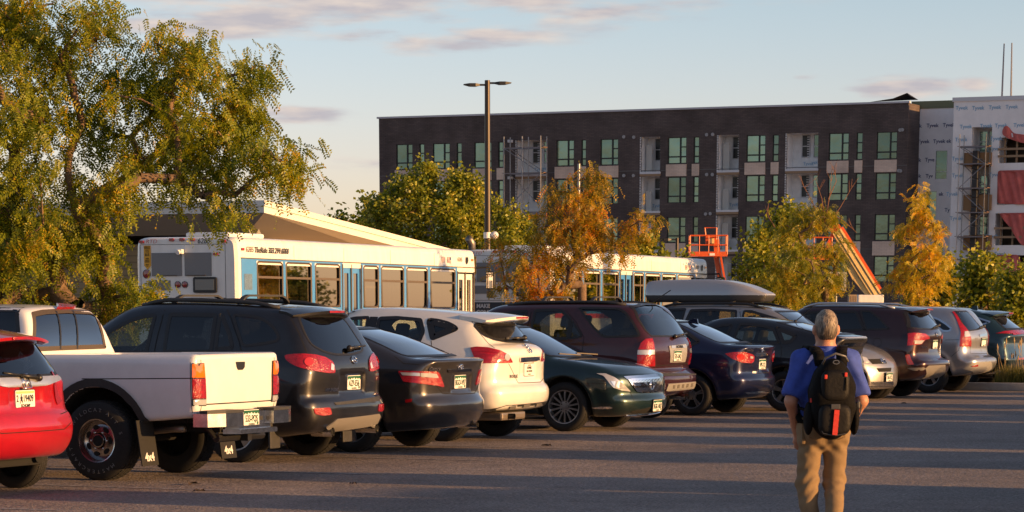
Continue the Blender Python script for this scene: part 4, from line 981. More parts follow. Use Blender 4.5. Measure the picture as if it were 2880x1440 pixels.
for o in c.patch('headlight', c.px('K5', [(1185, 882), (1290, 885), (1400, 930), (1480, 990), (1572, 1085), (1470, 1072), (1380, 1042), (1330, 985), (1270, 910)], -40), -40, M_CLEAR, .010, .015, True): pass
c.patch('headlight_projector', c.px('K5', [(1350, 968), (1465, 975), (1535, 1058), (1470, 1055), (1385, 1025)], -40), -40, mat('headlight_bright', (.8, .81, .84), .08, .6, coat=1), .015, .01, True, skirt=.006)
G = [(1548, 950), (1890, 930), (1918, 1010), (1925, 1083), (1700, 1095), (1640, 1075), (1590, 1010)]
gr = c.patch('grille', c.px('K5', G, 0), 0, M_DARK, .004, .01)[0]
for i in range(20):
    t = (i + .5) / 20; vs, fs = c.strip(c.px('K5', [(1556 + t * 328, 950 - t * 18), (1648 + t * 275, 1090 - t * 4)], 0), 0, .016, .016); mesh_obj('grille_bar', vs, fs, M_CHROME, gr)
vs, fs = c.strip(c.px('K5', G, 0), 0, .02, .018, True); mesh_obj('grille_surround', vs, fs, M_CHROME, gr)
c.patch('chrome_bar', c.px('K5', [(1490, 918), (1862, 888), (1886, 925), (1535, 952)], -15), -15, M_CHROME, .014, .01)
c.patch('bumper_intake', c.px('d', [(545, 628), (760, 582), (880, 560), (885, 625), (760, 645), (545, 655)], 0), 0, M_DARK, .005, .01)
c.patch('chrome_lip', c.px('d', [(462, 697), (490, 674), (700, 660), (882, 634), (876, 656), (620, 690)], -15), -15, M_CHROME, .016, .004)
c.patch('fog_trim', c.px('d', [(100, 590), (200, 576), (310, 578), (337, 590), (300, 600), (140, 601)], -75), -75, M_CHROME, .01, .004, True)
c.patch('side_marker', c.px('K5', [(978, 1020), (1012, 1018), (1060, 1090), (1087, 1145), (1058, 1148), (1018, 1085)], -90), -90, M_AMBER, .008, .006, True)
c.plate('BGK-HB7', 'd', (832, 562), 0, frame_m=M_TRIM); c.emblem('K5', (1805, 1012), 0, 'round', .14)
c.gap(c.px('K5', [(1000, 990), (1150, 990), (1330, 1000)], -90), -90, .006); c.gap(c.px('K5', [(1570, 1085), (1610, 1180), (1600, 1280)], -35), -35, .006)
c.gap(c.lo([(2.35, .35), (2.35, .96)], -90), -90, .007)
wheels_on(c, 2.728, .78, .33, .225, .222, 14, 'thin'); c.seats(1.2, .3, .5); c.wheelhouse(1.75, .9); c.mirrors(1.85, 1.02, .88)
mb = MB()
for y in (.5, -.1): mb.bar((2.63, y, 1.01), (2.55, y - .55, 1.035), .025, .015)
mb.build('wiper', mat('sunlit_wiper', (.12, .1, .07), .6), c.root)  # golden brown tone is low sunlight put into the wiper colour
c.split('front_bumper', lambda x, y, z, a, b, d: (x > 3.15) & (z < .60)); c.split('hood', lambda x, y, z, a, b, d: (x > 2.6) & (d > .45) & (np.abs(y) < .72))
for sg in (1, -1):
    for xa, xz in ((-.05, .93), (.95, 2.3)): c.split('door', lambda x, y, z, a, b, d, xa=xa, xz=xz, sg=sg: (x > xa) & (x < xz) & (z > .3) & (z < .98) & (b * sg > .3))
c.finish()

# --- maroon SUV
c = Car('suv', 'dark maroon SUV with tall red and clear tail lights and two roof bars', 'SUV', (1.74, 43.42), 1, paint('maroon_paint', (.060, .016, .018), .5, .3), .024)
c.shell([(-.45, .36), (-.70, .37), (-.81, .45), (-.86, .58), (-.85, .67), (-.80, .71), (-.725, .76), (-.77, .95), (-.755, 1.13), (-.70, 1.23), (-.55, 1.47), (-.43, 1.63), (-.3, 1.695), (0, 1.72), (.8, 1.725), (1.6, 1.705), (1.95, 1.66), (2.3, 1.45), (2.75, 1.14), (3.0, 1.08), (3.5, .98), (3.75, .85), (3.83, .6), (3.8, .35), (3.6, .25), (.3, .26)],
        [(.25, .86), (.42, .935), (.62, .965), (.95, .955), (1.12, .93), (1.2, .905), (1.45, .82), (1.65, .73), (1.72, .66)], sharp=(0, 4, 6, 25), k=.13, br=.13, bf=.3, crown=.03, tr=(.5, .04, .08), tf=(2.4, .1, .1),
        wheels=((0, .37, .84), (2.7, .37, .84)))
c.window(c.px('K5', [(150, 208), (300, 178), (420, 172), (360, 350), (330, 500), (0, 500), (20, 300)], 90), 90, G_TINT, .04, True)
c.window(c.px('K5', [(498, 165), (700, 158), (800, 168), (905, 262), (872, 497), (715, 500), (450, 505), (455, 350)], 90), 90, G_TINT, .03, True)
c.window(c.px('K5', [(918, 280), (1025, 455), (1015, 470), (885, 495)], 90), 90, G_DARK, .02, True, frame=.02)
c.window(c.px('K5', [(995, 142), (1200, 142), (1440, 150), (1520, 195), (1600, 300), (1678, 440), (1670, 466), (1290, 473), (1240, 452), (1150, 360)], 90), 90, G_TINT, .03, True, frame=.02)
c.window(c.px('K5', [(1560, 130), (1700, 100), (1840, 105), (1930, 150), (2080, 280), (2222, 452), (1808, 463), (1740, 400), (1650, 260)], 180), 180, G_REAR, .04, frame=.015, name='rear_window')
c.window(c.lo([(-.6, 1.62), (.6, 1.62), (.74, 1.18), (-.74, 1.18)], 0), 0, G_MID, .05, name='windscreen')
for nn, pp, m in (('tail_light', [(1742, 495), (1815, 492), (1838, 612), (1662, 615), (1690, 540)], M_RED), ('clear_lens', [(1657, 619), (1838, 615), (1840, 668), (1651, 671)], M_CLEAR), ('tail_light', [(1650, 674), (1840, 671), (1842, 800), (1646, 792)], M_RED)):
    c.patch(nn, c.px('K5', pp, 145), 145, m, .014, .008, True)
c.patch('plate_surround', c.px('K5', [(2000, 572), (2190, 552), (2202, 578), (2182, 752), (2010, 757)], 180), 180, M_SILV, .010, .02); c.patch('chrome_bar', c.px('K5', [(2022, 570), (2188, 561), (2190, 594), (2025, 600)], 180), 180, mat('satin_chrome', (.66, .65, .64), .3, .8), .022, .008)
c.lettering('ACURA', .055, 'K5', (2110, 583), 180, M_TRIM, sx=1.5, off=.026, bold=.0015); c.plate('535-UAD', 'K5', (2095, 680), 180)
sk = c.patch('skid_plate', c.px('K5', [(1965, 1072), (1992, 996), (2300, 970), (2314, 1040), (2290, 1056), (2000, 1076)], 180), 180, M_SILV, .016, .015)[0]
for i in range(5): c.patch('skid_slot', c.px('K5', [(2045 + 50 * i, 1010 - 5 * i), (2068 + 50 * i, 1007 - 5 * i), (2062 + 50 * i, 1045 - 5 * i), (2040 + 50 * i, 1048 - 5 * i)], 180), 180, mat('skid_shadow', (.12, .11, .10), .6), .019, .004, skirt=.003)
c.patch('bumper_pad', c.px('K5', [(1930, 903), (1945, 882), (2352, 868), (2352, 888), (1960, 912)], 180), 180, M_PLAS, .008, .006)
wiper(c, 'K5', (2055, 480), (2200, 432)); c.gap(c.px('K5', [(1815, 490), (1842, 620), (1846, 800)], 170), 170, .008); c.gap(c.px('K5', [(1846, 797), (2255, 772)], 180), 180, .01, False)
c.gap(c.px('K5', [(845, 170), (960, 300), (1050, 480), (1030, 640), (1000, 760)], 90), 90, .008); c.gap(c.px('K5', [(465, 160), (440, 280), (400, 400), (380, 500)], 90), 90, .014)
roof_bars(c, (1.15, .36), .60, 1.735, .085, (-.2, 1.7), M_PLAS, .02)
mb = MB(); mb.bar((-.25, -.3, 1.72), (-.55, -.3, 1.90), .012, .012); mb.build('antenna', M_TRIM, c.root)
wheels_on(c, 2.7, .84, .37, .235, .22); c.seats(1.25, .3, .74); c.wheelhouse(1.65, 1.1); c.mirrors(1.9, 1.2, .94)
exhaust(c, -.8, -.33, .34, .04); exhaust(c, -.8, -.43, .34, .04)
std_splits(c, -.3, .735, -.4, ((.1, .98, .4, 1.18), (1.0, 2.1, .4, 1.18)), (2.8, 3.7, .8, .75), gz=1.68, gy=.78); c.finish()

# --- navy saloon
c = Car('sedan', 'navy blue sedan beside the maroon SUV, small shark fin on its roof', 'car', (3.14, 45.76), 1, paint('navy_paint', (.010, .014, .050), .45, .28, dust=.08), .024)
c.shell([(-.6, .25), (-.83, .29), (-.925, .42), (-.94, .56), (-.91, .61), (-.885, .65), (-.89, .85), (-.915, 1.0), (-.945, 1.05), (-.86, 1.075), (-.5, 1.105), (-.15, 1.22), (.2, 1.36), (.45, 1.435), (.8, 1.475), (1.2, 1.475), (1.5, 1.42), (1.95, 1.2), (2.35, 1.02), (2.8, .93), (3.2, .82), (3.45, .68), (3.52, .5), (3.45, .25), (3.2, .2), (0, .2)],
        [(.2, .79), (.35, .86), (.58, .887), (.82, .88), (.97, .85), (1.05, .81), (1.12, .775), (1.3, .65), (1.47, .5)], sharp=(0, 8, 25), k=.13, br=.2, bf=.36, crown=.02, tr=(.4, .09, .08), tf=(2.1, .1, .1), p=2.4, wheels=((0, .318, .77), (2.65, .318, .77)), flare=.008, ops=(inset(.24, .66, .90, .02, .02, -.5),))
generic_sides(c, ([(-.1, 1.13), (.3, 1.35), (.85, 1.41), (.9, 1.0), (.1, 1.02)], [(.96, 1.0), (.95, 1.41), (1.35, 1.40), (1.9, 1.1), (1.9, 1.0)]))
c.window(c.lo([(-.47, 1.425), (.47, 1.425), (.62, 1.13), (.58, 1.112), (-.58, 1.112), (-.62, 1.13)], 180), 180, G_REAR, .03, frame=.012, name='rear_window'); c.window(c.lo([(-.5, 1.42), (.5, 1.42), (.66, 1.05), (-.66, 1.05)], 0), 0, G_MID, .05, name='windscreen')
c.patch('tail_light', c.px('K6', [(1035, 860), (1110, 845), (1250, 838), (1340, 865), (1364, 890), (1356, 945), (1330, 966), (1220, 960), (1120, 920)], 140), 140, M_RED, .012, .012, True)
c.patch('chrome_bar', c.px('K6', [(1378, 880), (1400, 853), (1512, 850), (1520, 870), (1378, 896)], 180), 180, M_CHROME, .016, .01); c.patch('chrome_lip', c.px('d', [(1830, 417), (2118, 404), (2130, 413), (1855, 433)], 180), 180, M_CHROME, .01, .004)
c.patch('sticker', c.px('K6', [(1345, 1056), (1386, 1056), (1386, 1080), (1345, 1078)], 180), 180, M_PW, .003, .004, skirt=0)
c.patch('lamp_bulb', c.px('K6', [(1205 + 42 * math.cos(t), 898 + 38 * math.sin(t)) for t in np.linspace(0, 5.8, 12)], 140), 140, M_BRT, .018, 0, True, skirt=.006); c.patch('clear_lens', c.px('K6', [(1312, 885), (1345, 890), (1342, 915), (1312, 910)], 150), 150, M_CLEAR, .018, .004, True, skirt=.006)
c.plate('VPK-212', 'K6', (1448, 975), 180); c.emblem('K6', (1450, 810), 180, 'oval_h', .10); c.lettering('ELANTRA', .045, 'K6', (1315, 823), 170, M_CHROME)
c.gap(c.px('K6', [(1000, 760), (1130, 805), (1255, 800), (1262, 840)], 150), 150, .008); c.gap(c.px('K6', [(1320, 965), (1380, 1080), (1530, 1070), (1552, 1000)], 180), 180, .009, False)
mb = MB(); mb.prism([(.42, 1.42), (.22, 1.385), (.24, 1.47), (.30, 1.475)], -.02, .02); mb.build('antenna_fin', c.paint, c.root)
wheels_on(c, 2.65, .77, .318, .205, .205, 5, 'double'); c.seats(1.15, .4, .44); c.mirrors(1.65, 1.05, .86)
std_splits(c, -.4, .63, -.42, ((.05, .93, .3, 1.0), (.95, 1.95, .3, 1.0)), (2.4, 3.4, .6, .7), 'trunk_lid', 1.13, .7); c.finish()

# --- black liftback
c = Car('liftback', 'black liftback with a split rear window behind the walking man', 'car', (4.75, 47.68), 1, paint('black_paint', (.006, .006, .008), 0, .4, dust=.5), .026)
c.shell([(-.55, .25), (-.83, .31), (-.915, .5), (-.92, .72), (-.89, .88), (-.92, 1.02), (-.985, 1.13), (-.985, 1.18), (-.87, 1.205), (-.5, 1.265), (-.15, 1.34), (.2, 1.425), (.6, 1.475), (1.0, 1.49), (1.4, 1.44), (2.0, 1.18), (2.6, .95), (3.1, .82), (3.4, .66), (3.5, .45), (3.4, .22), (0, .2)],
        [(.2, .78), (.35, .85), (.6, .872), (.85, .862), (1.0, .83), (1.12, .775), (1.3, .67), (1.48, .52)], sharp=(0, 6, 7, 21), k=.11, br=.13, bf=.36, crown=.02, tr=(.6, .06, .1), tf=(2.2, .1, .1), wheels=((0, .318, .76), (2.7, .318, .76)))
c.window(c.px('K6', [(900, 562), (1010, 532), (1128, 525), (1065, 650), (1000, 740), (760, 740), (800, 620)], 90), 90, G_TINT, .03, True)
c.window(c.px('K6', [(1205, 520), (1330, 520), (1500, 545), (1590, 580), (1655, 745), (1460, 752), (1130, 745), (1145, 660)], 90), 90, G_MID, .03, True)
c.window(c.px('K6', [(1612, 560), (1700, 590), (1830, 640), (1846, 660), (1780, 735), (1682, 750)], 90), 90, G_MID, .03, True, frame=.05)
c.window(c.lo([(-.52, 1.41), (.52, 1.41), (.62, 1.225), (-.62, 1.225)], 180), 180, G_REAR, .03, name='rear_window', frame=.015); c.window(c.lo([(-.60, 1.12), (.60, 1.12), (.62, .99), (-.62, .99)], 180), 180, G_TINT, .02, name='rear_window')
c.window(c.lo([(-.52, 1.42), (.52, 1.42), (.66, 1.0), (-.66, 1.0)], 0), 0, G_MID, .05, name='windscreen')
c.patch('tail_light', c.lo([(.64, 1.0), (.78, .98), (.82, .72), (.66, .70)], 170), 170, M_RED, .01, .01, True)
mb = MB(); mb.bar((.15, -.1, 1.42), (-.15, -.1, 1.66), .012, .012); mb.ball((.15, -.1, 1.42), .03, 6); mb.build('antenna', M_TRIM, c.root)
vs, fs = c.strip(c.lo([(-.62, 1.168), (.62, 1.168)], 180), 180, .02, .006); c.put('spoiler_lit_edge', vs, fs, mat('satin_chrome', (.66, .65, .64), .3, .8))  # bright strip painted in for the sunlit edge of the spoiler
c.gap(c.px('K6', [(1600, 560), (1640, 680), (1672, 790), (1670, 880), (1640, 960)], 90), 90, .008)
wheels_on(c, 2.7, .76, .318, .195, .19, 5, 'wide'); c.seats(1.2, .3, .48, mat('beige_seat_cloth', (.30, .25, .18), .9)); c.wheelhouse(1.6, .95); c.mirrors(1.75, 1.05, .86)
std_splits(c, -.4, .62, -.4, ((-.1, .85, .3, .97), (.87, 1.9, .3, .97)), None, gz=1.17, gy=.66); c.finish()

# --- silver minivan backed in, carrying a roof box
c = Car('minivan', 'silver minivan parked nose out under a long grey roof box', 'minivan', (3.53, 53.82), -1, paint('silver_paint', (.36, .35, .34), .75, .35, dust=.06), .026)
c.shell([(-.8, .3), (-1.0, .45), (-1.02, .9), (-.95, 1.1), (-.75, 1.6), (-.6, 1.675), (0, 1.705), (.9, 1.70), (1.4, 1.65), (1.7, 1.57), (2.1, 1.38), (2.6, 1.14), (2.85, 1.06), (3.2, .97), (3.45, .87), (3.60, .74), (3.67, .62), (3.70, .45), (3.66, .24), (3.5, .2), (0, .2)],
        [(.2, .86), (.4, .95), (.7, .97), (.92, .95), (1.05, .92), (1.4, .82), (1.6, .72), (1.73, .62)], sharp=(0, 20), k=.14, br=.15, bf=.42, crown=.03, tr=(0, .05, .1), tf=(2.4, .12, .1), p=2.3, wheels=((0, .34, .83), (3.03, .34, .83)))
c.window(c.px('K6', [(650, 365), (900, 358), (1168, 372), (1165, 520), (1160, 600), (540, 600), (595, 480)], -90), -90, G_TINT, .03, True)
c.window(c.px('K6', [(1248, 375), (1330, 375), (1450, 410), (1610, 458), (1750, 530), (1780, 600), (1200, 600)], -90), -90, G_MID, .03, True)
c.window(c.px('K6', [(380, 360), (600, 352), (560, 480), (500, 600), (330, 600), (360, 480)], -90), -90, G_DARK, .03, True)
c.window(c.lo([(-.60, 1.575), (.60, 1.575), (.80, 1.12), (.6, 1.08), (-.6, 1.08), (-.80, 1.12)], 0), 0, glass('windscreen_glass', (.22, .26, .25), refl=1.6), .05, frame=.015, name='windscreen')
c.patch('grille', c.px('K7', [(820, 722), (1000, 716), (1032, 770), (872, 776)], 0), 0, M_DARK, .006, .01); c.patch('bumper_intake', c.px('K7', [(915, 823), (1082, 816), (1076, 860), (942, 865)], 0), 0, M_DARK, .006, .01)
lg = c.patch('lower_grille', c.px('K7', [(822, 975), (1102, 972), (1100, 1032), (830, 1037)], 0), 0, M_DARK, .006, .01)[0]
for i in range(4): vs, fs = c.strip(c.px('K7', [(826, 985 + 15 * i), (1100, 982 + 15 * i)], 0), 0, .014, .016); mesh_obj('grille_bar', vs, fs, M_CHROME, lg)
c.patch('headlight', c.px('K7', [(745, 690), (800, 705), (838, 756), (775, 757)], -45), -45, M_CLEAR, .01, .01, True); c.emblem('K7', (985, 742), 0, 'ovals', .14)
c.plate('136-UCS', 'K7', (1055, 920), 0); c.gap(c.px('K6', [(610, 345), (640, 310), (660, 305)], -90), -90, .008); c.gap(c.px('K6', [(1215, 320), (1212, 460), (1200, 620)], -90), -90, .01)
roof_bars(c, (.75, -.35), .62, 1.72, .05, (-.7, 1.45), M_TRIM, .045)
wheels_on(c, 3.03, .83, .34, .215, .2, 6, 'wide'); c.seats(1.5, .4, .7); c.wheelhouse(1.95, 1.05); c.mirrors(2.2, 1.15, .93)
c.split('front_bumper', lambda x, y, z, a, b, d: (x > 3.0) & (z < .66)); c.split('hood', lambda x, y, z, a, b, d: (x > 2.75) & (d > .4) & (z > .66))
for sg in (1, -1):
    for xa, xz in ((-.0, 1.15), (1.17, 2.35)): c.split('door', lambda x, y, z, a, b, d, xa=xa, xz=xz, sg=sg: (x > xa) & (x < xz) & (z > .3) & (z < 1.02) & (b * sg > .3))
c.finish(); van = c
bx = spline([(-1.02, .03), (-1.0, .26), (-.86, .30), (-.4, .315), (.1, .32), (.5, .30), (.9, .22), (1.2, .11), (1.33, .04), (1.22, -.08), (-.93, -.09)], (0, 10), 6)
P2 = np.array(bx)
def boxf(X, Y, Z):
    d = seg_dist(X[:, 0, :], Z[:, 0, :], P2)[:, None, :] + 0 * Y
    return smax(d, np.abs(Y) - .40 + .10 * np.clip((X - .6) / .7, 0, 1) ** 2 + .12 * np.clip(Z / .32, 0, 1) ** 2, .07)
vv, ff, nn = blob(boxf, (-1.15, -.5, -.2), (1.45, .5, .42), .025)
rb = empty('roof_box', Vector(c.root.matrix_basis @ Vector((0, .0, 1.825))), c.phi, 'long grey roof box carried on top of the silver minivan', 'roof box'); 
fn = np.cross(vv[ff[:, 2]] - vv[ff[:, 0]], vv[ff[:, 3]] - vv[ff[:, 1]]); ff = ff[:, ::-1] if (fn * nn[ff[:, 0]]).sum() < 0 else ff
cz = vv[ff].mean(1)[:, 2]
np_mesh('lid', vv, ff[cz > .035], nn, mat('roof_box_grey', (.44, .44, .45), .30, .45, .4), rb); np_mesh('base', vv, ff[cz <= .035], nn, M_PLAS, rb)
mb = MB(); mb.k = 0
for t, sz, x, z, k in (('THULE', .10, -.42, .155, 0), ('Evolution', .045, -.28, .10, 1)):
    vs, fs = text_mesh(t, sz, .001, sx=1.3, bold=.002); M = frame(Vector((x, -.385 + .12 * (z / .32) ** 2, z)), (1, 0, 0), (0, -1, .25)); mb.k = k; mb.add([M @ v for v in vs], fs)
mb.build('lettering', None, rb, mats=[M_TRIM, mat('lettering_blue', (.02, .06, .3), .5)], fix=False)

# --- maroon-brown SUV
c = Car('suv', 'dark brown SUV with silver roof rails, right of the walking man', 'SUV', (7.03, 54.05), 1, paint('brown_paint', (.034, .014, .016), .5, .28, dust=.08), .026)
c.shell([(-.55, .33), (-.80, .36), (-.98, .45), (-1.04, .6), (-1.02, .68), (-.89, .72), (-.85, .8), (-.86, 1.0), (-.88, 1.15), (-.82, 1.26), (-.66, 1.51), (-.58, 1.595), (-.45, 1.64), (-.2, 1.665), (.3, 1.69), (1.1, 1.70), (1.5, 1.665), (1.9, 1.46), (2.4, 1.17), (2.7, 1.08), (3.2, .98), (3.5, .84), (3.6, .6), (3.55, .3), (3.3, .24), (.3, .26)],
        [(.25, .84), (.36, .90), (.6, .94), (.9, .94), (1.1, .915), (1.2, .88), (1.4, .80), (1.6, .70), (1.7, .6)], sharp=(0, 25), k=.14, br=.18, bf=.34, crown=.04, tr=(.6, .06, .1), tf=(2.2, .12, .1), wheels=((0, .37, .81), (2.7, .37, .81)), ops=(inset(.30, .85, 1.06, .02, .02, -.6),))
c.window(c.px('K7', [(250, 188), (690, 178), (792, 396), (420, 410), (200, 410)], 90), 90, G_DARK, .04, True); c.window(c.px('K7', [(738, 175), (850, 180), (950, 262), (1065, 382), (800, 392)], 90), 90, G_DARK, .03, True, frame=.02)
c.window(c.lo([(1.0, 1.16), (1.0, 1.58), (1.4, 1.55), (1.95, 1.24), (1.95, 1.16)], 90), 90, G_TINT, .04, True)
c.window(c.px('K7', [(1222, 190), (1470, 190), (1560, 290), (1618, 370), (1540, 386), (1400, 380), (1275, 370)], 180), 180, G_REAR, .04, frame=.015, name='rear_window'); c.window(c.lo([(-.6, 1.6), (.6, 1.6), (.72, 1.2), (-.72, 1.2)], 0), 0, G_MID, .05, name='windscreen')
c.patch('tail_light', c.px('K7', [(1268, 430), (1330, 425), (1460, 435), (1505, 465), (1512, 490), (1460, 500), (1420, 552), (1350, 560), (1262, 568)], 145), 145, M_RED, .012, .012, True); c.patch('clear_lens', c.px('K7', [(1340, 510), (1450, 505), (1415, 548), (1345, 548)], 145), 145, M_CLEAR, .017, .006, True, skirt=.008)
c.patch('lower_bumper', c.px('K7', [(1110, 805), (1250, 818), (1330, 850), (1440, 846), (1500, 792), (1688, 782), (1690, 830), (1610, 925), (1300, 968), (1110, 980)], 155), 155, grey_plastic(), .008, .02)
c.patch('reflector', c.lo([(.62, .62), (.68, .62), (.70, .80), (.65, .81)], 160), 160, mat('reflector_orange', (.35, .03, .012), .15, coat=1), .010, .02, True)
spoiler(c, -.35, -.76, 1.655, 1.62, .62, .16, .05); wiper(c, 'K7', (1600, 350), (1540, 378)); c.plate('', 'K7', (1570, 552), 180, frame_m=M_TRIM); c.emblem('K7', (1592, 440), 180, 'oval', .11); c.lettering('SORENTO', .05, 'K7', (1455, 588), 175, M_CHROME)
roof_bars(c, (), .58, 1.7, 0, (-.25, 1.5), mat('satin_chrome', (.66, .65, .64), .3, .8), .05)
c.gap(c.px('K7', [(1205, 190), (1265, 380), (1270, 430)], 140), 140, .008); c.gap(c.px('K7', [(720, 180), (800, 420), (800, 560), (770, 620)], 90), 90, .008); c.gap(c.px('K7', [(925 + 48 * math.cos(t), 533 + 50 * math.sin(t)) for t in np.linspace(0, 5.9, 14)], 90), 90, .008, False, True)
wheels_on(c, 2.7, .81, .37, .235, .23); c.seats(1.2, .25, .74); c.mirrors(1.75, 1.2, .9); std_splits(c, -.5, .70, -.5, ((.05, .98, .4, 1.16), (1.0, 2.05, .4, 1.16)), None, gz=1.58, gy=.72); c.finish()

# --- silver SUV
c = Car('suv', 'silver SUV with tall curved red tail lights running up beside its rear window', 'SUV', (8.51, 57.46), 1, paint('bright_silver_paint', (.40, .41, .43), .75, .32, dust=.05), .026)
c.shell([(-.5, .33), (-.70, .35), (-.92, .42), (-1.0, .55), (-.985, .66), (-.84, .73), (-.80, .85), (-.82, 1.05), (-.78, 1.2), (-.60, 1.45), (-.48, 1.575), (-.36, 1.625), (0, 1.65), (.5, 1.665), (1.0, 1.66), (1.4, 1.60), (1.85, 1.4), (2.3, 1.16), (2.6, 1.08), (3.1, .97), (3.4, .82), (3.5, .6), (3.45, .3), (3.2, .24), (.3, .26)],
        [(.25, .83), (.4, .885), (.62, .91), (.95, .90), (1.12, .875), (1.2, .85), (1.45, .75), (1.6, .66), (1.66, .58)], sharp=(0, 24), k=.15, br=.17, bf=.34, crown=.04, tr=(.6, .06, .08), tf=(2.2, .12, .1), wheels=((0, .36, .78), (2.62, .36, .78)))
c.window(c.px('K7', [(1500, 225), (1620, 270), (1700, 320), (1762, 372), (1756, 392), (1730, 410), (1660, 408), (1560, 330)], 90), 90, G_DARK, .03, True, frame=.025, fmat=M_CHROME); generic_sides(c, ([(.3, 1.56), (.95, 1.58), (.95, 1.14), (.1, 1.16)], [(1.0, 1.14), (1.0, 1.57), (1.35, 1.52), (1.85, 1.22), (1.85, 1.14)]))
c.window(c.px('K7', [(1785, 185), (1930, 180), (2010, 270), (2097, 372), (2060, 386), (1950, 400), (1890, 330)], 180), 180, G_REAR, .03, frame=.012, name='rear_window'); c.window(c.lo([(-.6, 1.56), (.6, 1.56), (.72, 1.2), (-.72, 1.2)], 0), 0, G_MID, .05, name='windscreen')
c.patch('tail_light', c.px('K7', [(1765, 190), (1790, 188), (1870, 310), (1945, 402), (1975, 470), (1978, 578), (1850, 580), (1858, 480), (1865, 420), (1830, 310)], 145), 145, M_RED, .012, .008, True); c.patch('clear_lens', c.px('K7', [(1905, 412), (1943, 407), (1970, 465), (1905, 470)], 150), 150, M_CLEAR, .017, .006, True, skirt=.008)
c.patch('lower_bumper', c.px('K7', [(1880, 832), (1990, 757), (2200, 746), (2212, 770), (2212, 828), (2080, 880), (1910, 908)], 165), 165, M_SILV, .008, .015); c.patch('reflector', c.px('K7', [(1985, 797), (2055, 779), (2055, 800), (1990, 805)], 165), 165, M_RED, .014, .006)
vs, fs = c.strip(c.lo([(-.75, .40), (-.45, .40)], 110), 110, .16, .006); c.put('bumper_cladding', vs, fs, M_PLAS, None, True)
c.patch('chrome_bar', c.px('K7', [(2070, 440), (2150, 428), (2155, 455), (2072, 470)], 180), 180, M_CHROME, .014, .008); c.plate('', 'K7', (2116, 528), 180, frame_m=M_TRIM); c.lettering('CR-V', .06, 'K7', (2040, 492), 178, M_CHROME)
c.gap(c.px('K7', [(1690, 505), (1850, 502)], 100), 100, .008); c.gap(c.px('K7', [(1850, 585), (1840, 620), (1760, 690)], 120), 120, .007); c.gap(c.px('K7', [(1975, 580), (1975, 660), (2160, 655)], 180), 180, .008, False)
mb = MB(); mb.bar((-.2, -.1, 1.64), (-.5, -.1, 1.86), .012, .012); mb.build('antenna', M_TRIM, c.root); exhaust(c, -.92, -.45, .30, .035, .3, M_TRIM); wiper(c, 'K7', (2110, 360), (2060, 375))
wheels_on(c, 2.62, .78, .36, .225, .215); c.seats(1.2, .3, .7); c.mirrors(1.7, 1.18, .88); std_splits(c, -.45, .70, -.45, ((.1, .98, .4, 1.14), (1.0, 2.0, .4, 1.14)), None, gz=1.6, gy=.7); c.finish()

# --- teal SUV at the right edge
c = Car('suv', 'dark teal SUV at the right edge with a thin full-width red light bar', 'SUV', tuple(lot(58.75, 16.35)[:2]), 1, paint('teal_paint', (.020, .048, .062), .55, .28, dust=.06), .026)
c.shell([(-.55, .3), (-.88, .4), (-1.04, .55), (-1.02, .7), (-.98, .95), (-1.03, 1.07), (-.95, 1.16), (-.62, 1.40), (-.47, 1.50), (-.2, 1.575), (.4, 1.645), (1.0, 1.66), (1.4, 1.6), (1.9, 1.38), (2.4, 1.12), (2.7, 1.04), (3.2, .94), (3.5, .78), (3.58, .55), (3.5, .28), (3.2, .22), (.3, .24)],
        [(.25, .84), (.4, .90), (.62, .925), (.95, .915), (1.08, .89), (1.2, .83), (1.45, .71), (1.62, .58)], sharp=(0, 21), k=.15, br=.2, bf=.34, crown=.04, tr=(.6, .07, .14), tf=(2.2, .12, .1), wheels=((0, .36, .80), (2.69, .36, .80)))
c.window(c.px('K7', [(1980, 235), (2060, 255), (2200, 300), (2130, 328), (2080, 332)], 90), 90, G_DARK, .012, True, frame=.02, fmat=M_CHROME); generic_sides(c, ([(.3, 1.52), (.95, 1.57), (.95, 1.1), (.1, 1.14)], [(1.0, 1.1), (1.0, 1.56), (1.35, 1.52), (1.85, 1.22), (1.85, 1.1)]))
c.window(c.lo([(-.5, 1.47), (.5, 1.47), (.64, 1.19), (-.64, 1.19)], 180), 180, G_REAR, .04, name='rear_window'); c.window(c.lo([(-.6, 1.56), (.6, 1.56), (.72, 1.16), (-.72, 1.16)], 0), 0, G_MID, .05, name='windscreen')
c.patch('tail_light', c.px('K7', [(2255, 432), (2350, 407), (2500, 394), (2640, 394), (2640, 428), (2480, 433)], 160), 160, M_RED, .012, .006, True)
c.patch('reflector', c.px('K7', [(2495, 727), (2520, 706), (2590, 703), (2590, 722)], 165), 165, M_RED, .012, .004, True); spoiler(c, -.25, -.76, 1.575, 1.54, .58, .22, .05, .06)
mb = MB(); mb.prism([(.15, 1.60), (-.05, 1.575), (-.03, 1.67), (.03, 1.675)], -.02, .02); mb.build('antenna_fin', c.paint, c.root)
wheels_on(c, 2.69, .80, .36, .225, .225); c.seats(1.2, .3, .7); c.mirrors(1.7, 1.15, .88); std_splits(c, -.45, .66, -.45, ((.1, .98, .4, 1.1), (1.0, 2.0, .4, 1.1)), None, gz=1.5, gy=.7); c.finish()
